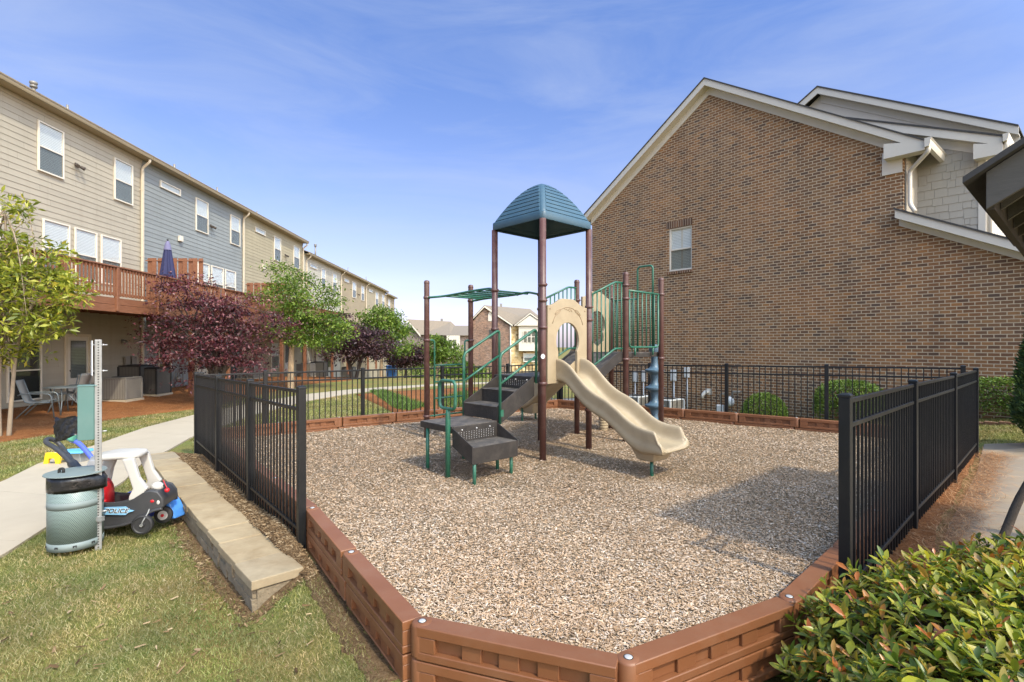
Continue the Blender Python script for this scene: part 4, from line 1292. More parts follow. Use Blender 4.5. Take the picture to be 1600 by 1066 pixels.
# ---- slides
def slide(f, prof, name, top_w=0.255, end_w=0.295, foot=None):
    """f(t, s, z) -> point; prof: (t, bed height)"""
    P = spline([Vector((t, 0, z)) for t, z in prof], 7)
    n = len(P)
    T = P[-1].x
    V = []
    m = 0
    for i, p in enumerate(P):
        u = i / (n - 1)
        w = top_w + (end_w - top_w) * smooth01(0.72, 1.0, u)
        rim = 0.255 * (1 - float(smooth01(0.0, 0.25, u))) + 0.205 * float(smooth01(0.0, 0.25, u))
        rim *= 1 - 0.62 * float(smooth01(0.93, 1.0, u))
        sk = 0.085 + 0.05 * math.exp(-((u - 0.8) / 0.1) ** 2)
        sec = [(-w - 0.02, -sk), (-w - 0.028, -0.01), (-w - 0.018, 0.03), (-w - 0.022, 0.075), (-w - 0.036, rim - 0.05), (-w - 0.036, rim - 0.02), (-w - 0.024, rim - 0.003), (-w - 0.008, rim), (-w + 0.010, rim - 0.012), (-w + 0.020, rim - 0.05),
               (-w + 0.028, 0.05), (-w + 0.055, 0.014), (-w + 0.11, 0.0), (0, -0.004)]
        sec = sec + [(-a, b) for a, b in reversed(sec[:-1])]
        und = [(w * 0.6, -sk + 0.015), (0, -sk + 0.02), (-w * 0.6, -sk + 0.015)]
        sec = sec + und
        m = len(sec)
        # perpendicular to the run
        a = P[max(i - 1, 0)]; b = P[min(i + 1, n - 1)]
        tg = (b - a).normalized(); nr = Vector((-tg.z, 0, tg.x))
        lift = 0.0
        for s, h in sec:
            t = p.x + nr.x * h * 0.6; z = p.z + nr.z * h + (abs(h) - nr.z * abs(h)) * (0.5 if h > 0 else 0)
            V.append(f(t, s, z))
    # rolled lip at the end
    lipn = 4
    last = V[-m:]
    for k in range(1, lipn + 1):
        q = k / lipn
        for j in range(m):
            v = last[j]
            s_ = Vector(v)
            fw = f(1, 0, 0) - f(0, 0, 0)
            zc = P[-1].z - 0.045
            V.append(s_ + fw * (0.045 * math.sin(q * math.pi / 2)) + Vector((0, 0, (zc - s_.z) * (1 - math.cos(q * math.pi / 2)))))
    nn = n + lipn
    F_ = []
    for i in range(nn - 1):
        for j in range(m):
            l = (j + 1) % m
            F_.append((i * m + j, i * m + l, (i + 1) * m + l, (i + 1) * m + j))
    mb = MB(); mb.add(V, F_, True)
    mb.f.append(tuple(range(m))[::-1]); mb.sm.append(False)
    mb.f.append(tuple((nn - 1) * m + j for j in range(m))); mb.sm.append(True)
    ob = mb.build(name, M['slide'], play)
    md = ob.modifiers.new('sub', 'SUBSURF'); md.levels = 1; md.render_levels = 1
    return ob
SP = [(-0.06, 1.155), (0.06, 1.15), (0.18, 1.10), (0.32, 0.98), (0.46, 0.86), (0.62, 0.765), (0.80, 0.69), (0.95, 0.60), (1.10, 0.495), (1.25, 0.415), (1.40, 0.375), (1.55, 0.36), (1.66, 0.352)]
fs = lambda t, s, z: pg(0.535 + s, -0.03 - t, z)
sl = slide(fs, SP, 'slide')
fb = MB()
fb.hexa([fs(1.26, -0.17, 0.15), fs(1.5, -0.17, 0.15), fs(1.5, 0.17, 0.15), fs(1.26, 0.17, 0.15)], [fs(1.12, -0.215, 0.40), fs(1.56, -0.235, 0.325), fs(1.56, 0.235, 0.325), fs(1.12, 0.215, 0.40)])
fb.build('slide_foot', M['slide'], sl, bevel=0.03, seg=4)
MB().tube([fs(1.42, -0.09, -0.2), fs(1.42, -0.09, 0.2)], 0.022, 12).build('slide_leg', M['green'], sl)
SP2 = [(-0.06, 1.475), (0.06, 1.47), (0.2, 1.40), (0.4, 1.20), (0.6, 1.04), (0.82, 0.94), (1.05, 0.80), (1.3, 0.60), (1.5, 0.47), (1.7, 0.40), (1.9, 0.37), (2.04, 0.36)]
fs2 = lambda t, s, z: pg(2.5 + s, 1.03 + t, z)
sl2 = slide(fs2, SP2, 'slide')
fb = MB()
fb.hexa([fs2(1.5, -0.17, 0.17), fs2(1.85, -0.17, 0.17), fs2(1.85, 0.17, 0.17), fs2(1.5, 0.17, 0.17)], [fs2(1.4, -0.215, 0.40), fs2(1.9, -0.235, 0.33), fs2(1.9, 0.235, 0.33), fs2(1.4, 0.215, 0.40)])
fb.build('slide_foot', M['slide'], sl2, bevel=0.03, seg=4)
for s in (-0.2, 0.2):
    MB().tube([fs2(1.75, s, -0.2), fs2(1.75, s, 0.33)], 0.022, 12).build('slide_leg', M['green'], sl2)
# ---- ribbed tan talk tube below the far deck
c = pg(2.72, 1.0, 0)
prof = [(0.075, -0.1)]
for k in range(5):
    prof += [(0.078, 0.02 + k * 0.05), (0.088, 0.03 + k * 0.05), (0.088, 0.05 + k * 0.05), (0.078, 0.06 + k * 0.05)]
prof += [(0.078, 0.60), (0.05, 0.62)]
MB().lathe((c.x, c.y, 0), prof, 20).build('talk_tube', M['slide'], play, auto=35)

# ---- canopy
cc = (0.51, 0.51); HS = 0.555
def rsq(h, r, z, n=6):
    out = []
    for (sx, sy), a0_ in (((1, -1), -90), ((1, 1), 0), ((-1, 1), 90), ((-1, -1), 180)):
        for k in range(n + 1):
            a = rad(a0_ + 90 * k / n)
            out.append(pg(cc[0] + sx * (h - r) + r * math.cos(a), cc[1] + sy * (h - r) + r * math.sin(a), z))
    return out
Z0, Z1, ZP = 3.36, 3.475, 4.06
hz = lambda t: (1 - t) ** 0.56
lay = [(HS - 0.03, 0.07, Z0 + 0.012), (HS - 0.006, 0.075, Z0), (HS, 0.08, Z0 + 0.012), (HS, 0.08, Z1 - 0.012), (HS - 0.008, 0.078, Z1), (HS - 0.022, 0.075, Z1 + 0.004)]
body = HS - 0.022
for i in range(1, 25):
    t = i / 24
    h = max(0.045, body * hz(t))
    lay.append((h, min(h * 0.5, 0.06), Z1 + 0.004 + (ZP - Z1 - 0.004) * (t if t < .97 else t)))
mb = MB(); vs = []; fsx = []
for h, r, z in lay: vs += rsq(h, r, z)
m = 28
for i in range(len(lay) - 1):
    for k in range(m):
        l = (k + 1) % m
        fsx.append((i * m + k, i * m + l, (i + 1) * m + l, (i + 1) * m + k))
mb.add(vs, fsx, True)
mb.f.append(tuple((len(lay) - 1) * m + k for k in range(m))); mb.sm.append(True)
cano = mb.build('canopy', M['blue_roof'], play, solid=0.02, auto=40)
lv = MB()
NL = 8
for side in range(4):
    def F(u, h, z):
        # u across the face, h distance out from the centre
        a, b = {0: (u, -h), 1: (h, u), 2: (-u, h), 3: (-h, -u)}[side]
        return pg(cc[0] + a, cc[1] + b, z)
    for k in range(NL):
        t0 = k / NL * 0.94 + 0.012; t1 = t0 + 0.94 / NL * 0.90
        h0, h1 = body * hz(t0), body * hz(t1)
        z0, z1 = Z1 + 0.004 + (ZP - Z1) * t0, Z1 + 0.004 + (ZP - Z1) * t1
        w0, w1 = h0 - 0.065, h1 - 0.06
        if w1 < 0.02: continue
        o0, o1 = 0.007, 0.0055
        lv.hexa([F(-w0, h0 - 0.02, z0), F(w0, h0 - 0.02, z0), F(w1, h1 - 0.02, z1), F(-w1, h1 - 0.02, z1)], [F(-w0, h0 + o0, z0 + 0.006), F(w0, h0 + o0, z0 + 0.006), F(w1, h1 + o1, z1 + 0.003), F(-w1, h1 + o1, z1 + 0.003)])
lv.build('canopy_louvres', M['blue_roof'], cano, bevel=0.003, seg=1)
# ================================================================ houses: shared pieces, all in a local frame
# local x runs along the front wall, local y goes into the building, z is up
def win(parent, s0, s1, z0, z1, name='window', two=True, y=-0.014, blind=True, trim='white_trim', fw=0.05):
    w = sub(name, parent)
    fr = MB()
    d = 0.055
    fr.box(s0, y - d, z0, s0 + fw, y, z1); fr.box(s1 - fw, y - d, z0, s1, y, z1)
    fr.box(s0 + fw, y - d + .002, z1 - fw, s1 - fw, y, z1); fr.box(s0 + fw, y - d - .006, z0, s1 - fw, y, z0 + fw)
    zm = (z0 + z1) / 2
    if two:
        fr.box(s0 + fw, y - d + 0.008, zm - 0.022, s1 - fw, y - 0.012, zm + 0.022)
    fr.build('frame', M[trim], w, bevel=0.006, seg=1)
    back = MB().box(s0 + fw * .5, y - 0.006, z0 + fw * .5, s1 - fw * .5, y + 0.001, z1 - fw * .5)
    back.build('blind', M['blind'] if blind else M['darkroom'], w)
    if two:
        MB().box(s0 + fw - .004, y - 0.030, zm + .018, s1 - fw + .004, y - 0.026, z1 - fw + .004).build('pane', M['glass'], w)
        MB().box(s0 + fw - .004, y - 0.036, z0 + fw - .004, s1 - fw + .004, y - 0.032, zm - .018).build('pane', M['screen'], w)
    else:
        MB().box(s0 + fw - .004, y - 0.030, z0 + fw - .004, s1 - fw + .004, y - 0.026, z1 - fw + .004).build('pane', M['glass'], w)
    return w

def lap_wall(parent, s0, s1, zb, zt, mat, name='wall', lap=0.18, depth=9.0):
    mb = MB()
    z = zb
    k = 0
    while z < zt - 0.01:
        z1 = min(z + lap, zt)
        mb.add([(s0, -0.016, z), (s1, -0.016, z), (s1, -0.003, z1), (s0, -0.003, z1), (s0, -0.001, z), (s1, -0.001, z)], [(0, 1, 2, 3), (4, 5, 1, 0)])
        z = z1; k += 1
    mb.box(s0 + .001, 0.0, zb - 0.6, s1 - .001, depth, zt + 0.05)
    return mb.build(name, mat, parent)

def siding_mat(name, c):
    m, nt, b, out = base_mat(name)
    v = objco(nt)
    st = objco(nt, (0.6, 0.6, 6.0))
    col_ = mixc(nt, noise(nt, 3, 5, 0.6, st), tuple(x * .92 for x in c), tuple(x * 1.07 for x in c))
    big = ramp(nt, noise(nt, 0.5, 5, 0.6, v), [(0.3, 0.93), (0.7, 1.05)])
    col_ = mixc(nt, 1.0, col_, big, 'MULTIPLY')
    # butt joints between boards, and each board a touch different
    sp = nt.nodes.new('ShaderNodeSeparateXYZ'); nt.links.new(v, sp.inputs[0])
    lap = math_(nt, 'FLOOR', math_(nt, 'DIVIDE', math_(nt, 'ADD', sp.outputs['Z'], 0.55), 0.18))
    wn_ = nt.nodes.new('ShaderNodeTexWhiteNoise'); wn_.noise_dimensions = '1D'; nt.links.new(lap, wn_.inputs['W'])
    u = math_(nt, 'ADD', math_(nt, 'DIVIDE', sp.outputs['X'], 3.66), math_(nt, 'MULTIPLY', wn_.outputs['Value'], 7.0))
    jt = math_(nt, 'LESS_THAN', math_(nt, 'FRACT', u), 0.0022)
    w2 = nt.nodes.new('ShaderNodeTexWhiteNoise'); w2.noise_dimensions = '2D'
    cv = nt.nodes.new('ShaderNodeCombineXYZ'); nt.links.new(math_(nt, 'FLOOR', u), cv.inputs['X']); nt.links.new(lap, cv.inputs['Y']); nt.links.new(cv.outputs[0], w2.inputs['Vector'])
    col_ = mixc(nt, 1.0, col_, ramp(nt, w2.outputs['Value'], [(0.0, 0.95), (1.0, 1.04)]), 'MULTIPLY')
    col_ = mixc(nt, math_(nt, 'MULTIPLY', jt, 0.55), col_, (0.07, 0.06, 0.045))
    stk_ = ramp(nt, noise(nt, 1.0, 6, 0.65, objco(nt, (3.0, 1, 0.16)), 0.3), [(0.5, (1, 1, 1)), (0.75, (0.88, 0.875, 0.86))])
    col_ = mixc(nt, 1.0, col_, stk_, 'MULTIPLY')
    nt.links.new(col_, b.inputs['Base Color'])
    b.inputs['Roughness'].default_value = 0.65
    bump(nt, b, noise(nt, 60, 5, 0.7, objco(nt, (0.25, 1, 3))), 0.15, 0.003)
    return m
SIDE = {'beige': siding_mat('beige_siding', (0.345, 0.312, 0.245)), 'grey': siding_mat('blue_grey_siding', (0.215, 0.235, 0.235)), 'khaki': siding_mat('khaki_siding', (0.33, 0.29, 0.195)),
        'white': siding_mat('off_white_siding', (0.41, 0.39, 0.33)), 'tan': siding_mat('tan_siding', (0.31, 0.255, 0.165)), 'sand': siding_mat('sand_siding', (0.34, 0.295, 0.205))}

def downspout(parent, s, zt, zb, mat, y0=-0.36):
    # elbow from the gutter back to the wall, then down; flat box section
    n = sub('downspout', parent)
    MB().tube(arc_corner([(s, y0, zt), (s, y0, zt - 0.10), (s, -0.085, zt - 0.34), (s, -0.085, zt - 0.5)], 0.07, 4), 0.048, 12).build('elbow', M[mat], n)
    mb = MB().box(s - 0.052, -0.125, zb, s + 0.052, -0.045, zt - 0.42)
    mb.build('pipe', M[mat], n, bevel=0.01)
    for k in range(3):
        z = zt - 1.2 - k * 2.6
        MB().box(s - 0.06, -0.130, z, s + 0.06, -0.016, z + 0.03).build('strap', M[mat], n)

def flood(parent, s, z):
    f = sub('flood_light', parent)
    MB().lathe((0, 0, 0), [(0.055, 0), (0.05, 0.03)], 14)
    MB().box(s - 0.06, -0.06, z - 0.06, s + 0.06, -0.015, z + 0.06).build('mount', M['lamp_bronze'], f, bevel=0.015)
    for k in (-1, 1):
        d = Vector((k * 0.55, -0.75, -0.45)).normalized()
        a = Vector((s + k * 0.04, -0.06, z - 0.01))
        MB().tube([a, a + d * 0.06, a + d * 0.08, a + d * 0.20], [0.02, 0.025, 0.05, 0.065], 12).build('lamp_head', M['lamp_bronze'], f)

def townhouse(o, label, s0, s1, side, zb=-0.55, zt=8.85, drop=0.0, wins=(), vents=(), low=(), ground=(), spouts=(), floods=(), pipes=(), group='townhouses in the long row on the left'):
    h = thing('townhouse', label, 'townhouse', o[0], o[1], group, local=True)
    s1w = s1 - 0.004
    lap_wall(h, s0, s1w, zb, zt - drop, SIDE[side])
    e = zt - drop
    # frieze, soffit, fascia and gutter
    MB().box(s0, -0.035, e - 0.13, s1w, -0.017, e + 0.0).build('frieze_board', SIDE[side], h)
    MB().box(s0, -0.36, e + 0.002, s1w, 0.02, e + 0.03).build('soffit', M['soffit'], h)
    g = MB()
    prof = [(-0.36, e - 0.01), (-0.43, e - 0.005), (-0.455, e + 0.05), (-0.455, e + 0.10), (-0.475, e + 0.125), (-0.475, e + 0.14), (-0.445, e + 0.14), (-0.36, e + 0.13)]
    g.extr([(s0, y, z) for y, z in prof], (s1w - s0, 0, 0))
    g.build('gutter', M['gutter'], h, auto=30)
    rf = MB()
    rz = lambda y: e + 0.15 + (y + 0.47) * 0.36
    rf.extr([(s0 - 0.0, -0.47, rz(-0.47)), (s0, -0.47, rz(-0.47) - 0.05), (s0, 4.6, rz(4.6) - 0.05), (s0, 9.6, rz(-0.47) - 0.05), (s0, 9.6, rz(-0.47)), (s0, 4.6, rz(4.6))], (s1w - s0, 0, 0))
    ro = rf.build('roof', M['shingle'], h)
    for (s, y, r, hh, cap) in pipes:
        pm = MB().tube([(s, y, rz(y) - 0.1), (s, y, rz(y) + hh)], r, 12)
        if cap:
            pm.lathe((s, y, rz(y) + hh), [(r * 1.7, 0.0), (r * 1.8, 0.06), (r * 1.2, 0.07)], 14)
            pm.lathe((s, y, rz(y) + hh + 0.12), [(r * 1.2, -0.05), (r * 1.9, 0.0), (r * 1.9, 0.05), (r * 0.8, 0.08)], 14)
        pm.build('vent_pipe', M['pvc'], ro)
    for (a, b) in wins: win(h, a, b, 6.88 - drop, 8.41 - drop)
    for (a, b) in vents: win(h, a, b, 8.10 - drop, 8.40 - drop, name='transom_window', two=False)
    for (a, b) in low: win(h, a, b, 3.75 - drop, 5.47 - drop)
    for s in spouts: downspout(h, s, e - 0.02, -0.3 - drop * 1.5, 'cream_trim')
    for s, z in floods: flood(h, s, z - drop)
    for gnd_ in ground:
        kind, a, b, z0, z1 = gnd_
        if kind == 'door':
            dd = sub('door', h)
            f = MB(); fw = 0.10
            f.box(a, -0.06, z0, a + fw, -0.014, z1); f.box(b - fw, -0.06, z0, b, -0.014, z1); f.box(a + fw, -0.058, z1 - fw, b - fw, -0.014, z1)
            f.build('door_frame', M['cream_trim'], dd, bevel=0.006, seg=1)
            MB().box(a + fw, -0.034, z0, b - fw, -0.012, z1 - fw).build('door_leaf', M['white_trim'], dd)
            MB().box(a + fw + .13, -0.040, z0 + 0.75, b - fw - .13, -0.0345, z1 - fw - .14).build('blind', M['blind'], dd)
            MB().box(a + fw + .11, -0.046, z0 + 0.73, b - fw - .11, -0.0415, z1 - fw - .12).build('pane', M['screen'], dd)
            MB().sphere((a + fw + 0.07, -0.075, z0 + 0.98), 0.03, 10).build('knob', M['pvc'], dd)
        else:
            win(h, a, b, z0, z1, name='ground_window', blind=(kind == 'blind'))
    return h

def deck_part(h, s0, s1, posts, floor=2.95, depth=3.0, screens=()):
    d = sub('deck', h)
    MB().box(s0, -depth + 0.045, floor - 0.04, s1, -0.02, floor).build('floor_boards', M['deck_wood'], d)
    j = MB()
    n = int((s1 - s0) / 0.41)
    for i in range(n + 1):
        s = s0 + 0.05 + (s1 - s0 - 0.1) * i / n
        j.box(s - 0.019, -depth + 0.05, floor - 0.27, s + 0.019, -0.03, floor - 0.042)
    j.build('joists', M['deck_wood'], d)
    r1 = MB(); r1.box(s0 - 0.02, -depth, floor - 0.20, s1 + 0.02, -depth + 0.04, floor - 0.005); r1.build('rim_board', M['deck_wood'], d, bevel=0.004, seg=1)
    r1 = MB(); r1.box(s0 - 0.02, -depth + 0.003, floor - 0.41, s1 + 0.02, -depth + 0.043, floor - 0.206); r1.build('rim_board', M['deck_wood'], d, bevel=0.004, seg=1)
    MB().box(s0 - 0.02, -depth + 0.045, floor - 0.40, s0 + 0.02, -0.03, floor - 0.045).build('rim_board', M['deck_wood'], d)
    # railing
    yb = -depth - 0.012
    MB().box(s0 - 0.03, -depth - 0.06, floor + 0.86, s1 + 0.03, -depth + 0.08, floor + 0.90).build('top_rail', M['deck_wood'], d, bevel=0.005, seg=1)
    MB().box(s0, -depth + 0.005, floor + 0.77, s1, -depth + 0.04, floor + 0.855).build('rail_board', M['deck_wood'], d)
    MB().box(s0, -depth + 0.005, floor + 0.07, s1, -depth + 0.04, floor + 0.15).build('rail_board', M['deck_wood'], d)
    n = int((s1 - s0) / 0.125)
    bl_ = MB()
    for i in range(1, n):
        s = s0 + (s1 - s0) * i / n
        bl_.box(s - 0.018, -depth - 0.034, floor + 0.04, s + 0.018, -depth + 0.002, floor + 0.85)
    bl_.build('balusters', M['deck_wood'], d)
    k = max(1, round((s1 - s0) / 1.85))
    for i in range(k + 1):
        s = s0 + 0.02 + (s1 - s0 - 0.04) * i / k
        MB().box(s - 0.05, -depth - 0.055, floor - 0.38, s + 0.05, -depth + 0.045, floor + 0.86).build('rail_post', M['deck_wood'], d, bevel=0.005, seg=1)
    bs = MB()
    for i in range(1, 22):
        y = -depth + depth * i / 22
        bs.box(s0 - 0.02, y - 0.018, floor + 0.04, s0 + 0.016, y + 0.018, floor + 0.85)
    bs.box(s0 - 0.03, -depth + 0.09, floor + 0.86, s0 + 0.03, -0.03, floor + 0.90)
    bs.build('end_railing', M['deck_wood'], d)
    for s in posts:
        MB().box(s - 0.075, -depth + 0.10, -0.6, s + 0.075, -depth + 0.25, floor - 0.415).build('deck_post', M['deck_wood'], d, bevel=0.006, seg=1)
    for s in screens:
        sc = MB()
        m = 11
        for i in range(m):
            y = -2.45 + i * 0.195
            off = 0.0 if i % 2 else 0.045
            sc.box(s + off, y, floor + 0.02, s + off + 0.02, y + 0.165, floor + 2.02)
        sc.box(s - 0.004, -2.46, floor + 1.9, s + 0.07, -0.28, floor + 1.94)
        sc.build('privacy_screen', M['deck_wood'], d)
    return d

ROW = ((-13.9, 0, 0), rad(90 + 1.718))
h1 = townhouse(ROW, 'nearest townhouse with beige lap siding above a stained timber deck', 6.5, 20.05, 'beige',
               wins=((15.47, 16.40), (18.56, 19.51), (8.2, 9.1), (11.8, 12.75)), low=((15.64, 16.63), (16.82, 17.76), (17.94, 18.90), (13.3, 14.3)),
               ground=(('door', 16.45, 17.5, -0.22, 1.96), ('dark', 14.5, 15.6, -0.05, 1.75), ('blind', 11.2, 12.6, 0.3, 1.75)), spouts=(19.98,), floods=((16.9, 7.54),),
               pipes=((16.0, 0.55, 0.055, 0.26, True), (17.2, 0.5, 0.04, 0.30, False)))
deck_part(h1, 9.2, 20.0, (11.1, 18.5), screens=(19.85,))
h2 = townhouse(ROW, 'blue-grey lap-sided townhouse between the beige and the khaki ones', 20.07, 28.05, 'grey',
               wins=((23.6, 24.6), (26.67, 27.66)), vents=((21.1, 22.46),), low=((23.75, 24.7), (24.88, 25.97), (26.15, 27.2)),
               ground=(('dark', 21.0, 21.8, 0.2, 1.75), ('door', 23.6, 24.6, -0.25, 1.95)), spouts=(27.98,), floods=((24.87, 7.38),),
               pipes=((22.9, 0.5, 0.05, 0.32, False), (24.2, 0.6, 0.04, 0.3, False), (26.6, 0.6, 0.04, 0.4, False)))
deck_part(h2, 20.3, 27.9, (21.0, 26.3), screens=(27.75,))
MB().box(22.3, -0.14, 6.12, 22.52, -0.015, 6.36).build('vent_hood', M['white_trim'], h2, bevel=0.02)
h3 = townhouse(ROW, 'khaki lap-sided townhouse at the end of the taller roof', 28.07, 36.7, 'khaki',
               wins=((31.9, 32.9), (34.97, 36.0)), vents=((29.4, 30.7),), low=((31.8, 32.8), (33.0, 34.0)), ground=(('dark', 29.0, 29.9, 0.2, 1.7), ('blind', 31.5, 32.6, 0.1, 1.7), ('door', 33.4, 34.4, -0.3, 1.9)), spouts=(36.6,), floods=((33.6, 7.5),), pipes=((31.0, .6, .04, .3, False),))
deck_part(h3, 28.4, 36.3, (29.5, 34.4), screens=())
MB().box(30.3, -0.14, 6.10, 30.5, -0.015, 6.34).build('vent_hood', M['white_trim'], h3, bevel=0.02)
h4 = townhouse(ROW, 'off-white lap-sided townhouse, first under the lower roof', 36.9, 45.75, 'white', drop=0.72, zb=-1.0, vents=((38.0, 39.6),), wins=((40.5, 41.5), (43.3, 44.4)), low=((40.2, 41.2), (41.5, 42.5)), ground=(('door', 38.5, 39.5, -0.6, 1.5), ('dark', 41.0, 43.0, -0.3, 1.4)), spouts=(37.3, 45.6), pipes=((41.0, 0.6, 0.06, 0.8, True),))
deck_part(h4, 37.3, 45.0, (38.0, 44.0), floor=2.25)
h5 = townhouse(ROW, 'tan lap-sided townhouse in the middle of the lower roof', 45.8, 54.4, 'tan', drop=0.72, zb=-1.6, vents=((46.6, 48.1),), wins=((49.2, 50.5), (52.4, 53.6)), ground=(('door', 48.0, 49.0, -1.2, 0.9), ('dark', 50.5, 52.0, -0.8, 0.9)), spouts=(54.3,), floods=((51.2, 7.4),), pipes=((50.0, 0.6, 0.04, 0.5, False),))
deck_part(h5, 46.2, 53.8, (47.0, 52.8), floor=2.2)
h6 = townhouse(ROW, 'sand lap-sided townhouse last but one under the lower roof', 54.5, 63.9, 'sand', drop=0.72, zb=-2.2, vents=((55.6, 57.2),), wins=((58.6, 60.0), (61.9, 63.2)), spouts=(63.8,), pipes=((57.0, 0.6, 0.04, 0.5, False),))
h7 = townhouse(ROW, 'tan end townhouse at the far end of the left row', 64.0, 69.6, 'tan', drop=1.0, zb=-2.4, wins=((65.4, 66.6),))

# ================================================================ brick gable townhouse on the right
M['brick'] = brick_mat('brown_brick', [(0.0, (0.100, 0.068, 0.050)), (0.10, (0.130, 0.078, 0.051)), (0.28, (0.172, 0.096, 0.053)), (0.62, (0.208, 0.115, 0.060)), (0.88, (0.238, 0.136, 0.070)), (1.0, (0.285, 0.150, 0.066))], (0.50, 0.395, 0.265))
M['rowlock'] = brick_mat('brown_soldier_course', [(0.0, (0.07, 0.046, 0.036)), (0.5, (0.13, 0.075, 0.05)), (1.0, (0.18, 0.10, 0.06))], (0.40, 0.32, 0.23), bw=0.085, bh=0.30)
BROT = math.atan2(BD.y, BD.x)
bh = thing('brick_townhouse', 'big brown brick gable-end townhouse with cream eaves and one small window', 'townhouse', (BO.x, BO.y, 0), BROT, local=True)
EV, AP, XA, XR = 6.30, 9.46, 4.78, 9.69
SL = (AP - EV) / XA
WS0, WS1, WZ0, WZ1 = 3.34, 4.18, 4.03, 5.45
# brick skin with a real window opening
def wall_poly_with_hole(outer, hole, y, t, name, mat, parent):
    bm = bmesh.new(); sheets = []
    for yy in (y, y + t):
        vo = [bm.verts.new((a, yy, z)) for a, z in outer]; vi = [bm.verts.new((a, yy, z)) for a, z in hole]
        es = [bm.edges.new((vo[i], vo[(i + 1) % len(vo)])) for i in range(len(vo))] + [bm.edges.new((vi[i], vi[(i + 1) % len(vi)])) for i in range(len(vi))]
        bmesh.ops.triangle_fill(bm, use_beauty=True, use_dissolve=False, edges=es)
        sheets.append((vo, vi))
    for k in (0, 1):
        A, B = sheets[0][k], sheets[1][k]
        for i in range(len(A)):
            bm.faces.new((A[i], A[(i + 1) % len(A)], B[(i + 1) % len(A)], B[i]))
    bmesh.ops.recalc_face_normals(bm, faces=bm.faces)
    me = bpy.data.meshes.new(name); bm.to_mesh(me); bm.free(); me.materials.append(mat)
    ob = bpy.data.objects.new(name, me); col.objects.link(ob); ob.parent = parent
    return ob
outer = [(0, -2.0), (16.0, -2.0), (16.0, 2.0), (14.4, 2.10), (XR, 4.56), (XR, EV - (XR - 2 * XA) * SL), (XA, AP), (0, EV)]
wall = wall_poly_with_hole(outer, [(WS0, WZ0), (WS1, WZ0), (WS1, WZ1), (WS0, WZ1)], 0.0, 0.11, 'wall', M['brick'], bh)
# soldier course over the window, rowlock sill under it
MB().box(WS0 - 0.10, -0.006, WZ1 + 0.004, WS1 + 0.02, 0.05, WZ1 + 0.22).build('brick_lintel', M['rowlock'], wall)
MB().hexa([(WS0 - 0.06, -0.05, WZ0 - 0.10), (WS1 + 0.03, -0.05, WZ0 - 0.10), (WS1 + 0.03, 0.1, WZ0 - 0.10), (WS0 - 0.06, 0.1, WZ0 - 0.10)],
          [(WS0 - 0.06, -0.05, WZ0 - 0.025), (WS1 + 0.03, -0.05, WZ0 - 0.025), (WS1 + 0.03, 0.1, WZ0), (WS0 - 0.06, 0.1, WZ0)]).build('brick_sill', M['rowlock'], wall)
w = sub('window', bh)
fr = MB(); fw = 0.055
y0, y1 = 0.035, 0.10
fr.box(WS0, y0, WZ0, WS0 + fw, y1, WZ1); fr.box(WS1 - fw, y0, WZ0, WS1, y1, WZ1); fr.box(WS0 + fw, y0 + .002, WZ1 - fw, WS1 - fw, y1, WZ1); fr.box(WS0 + fw, y0 - .004, WZ0, WS1 - fw, y1, WZ0 + fw)
zm = (WZ0 + WZ1) / 2
fr.box(WS0 + fw, y0 + .01, zm - .028, WS1 - fw, y1, zm + .028)
fr.build('frame', M['white_trim'], w, bevel=0.006, seg=1)
MB().box(WS0 + .02, 0.105, WZ0 + .02, WS1 - .02, 0.115, WZ1 - .02).build('blind', M['blind'], w)
MB().box(WS0 + 0.40, 0.098, WZ0 + .05, WS0 + 0.46, 0.104, WZ1 - .05).build('blind_stile', M['white_trim'], w)
MB().box(WS0 + fw, 0.070, zm + .02, WS1 - fw, 0.074, WZ1 - fw).build('pane', M['glass'], w)
MB().box(WS0 + fw, 0.060, WZ0 + fw, WS1 - fw, 0.064, zm - .02).build('pane', M['screen'], w)
# body behind the skin
MB().box(0.02, 0.112, -2.0, XR - 0.01, 11.5, EV - 0.1).build('house_body', M['brick'], bh)
MB().extr([(0.05, 0.112, EV - .12), (XR - .1, 0.112, EV - .12), (XA, 0.112, AP - .1)], (0, 11.3, 0)).build('attic', M['brick'], bh)

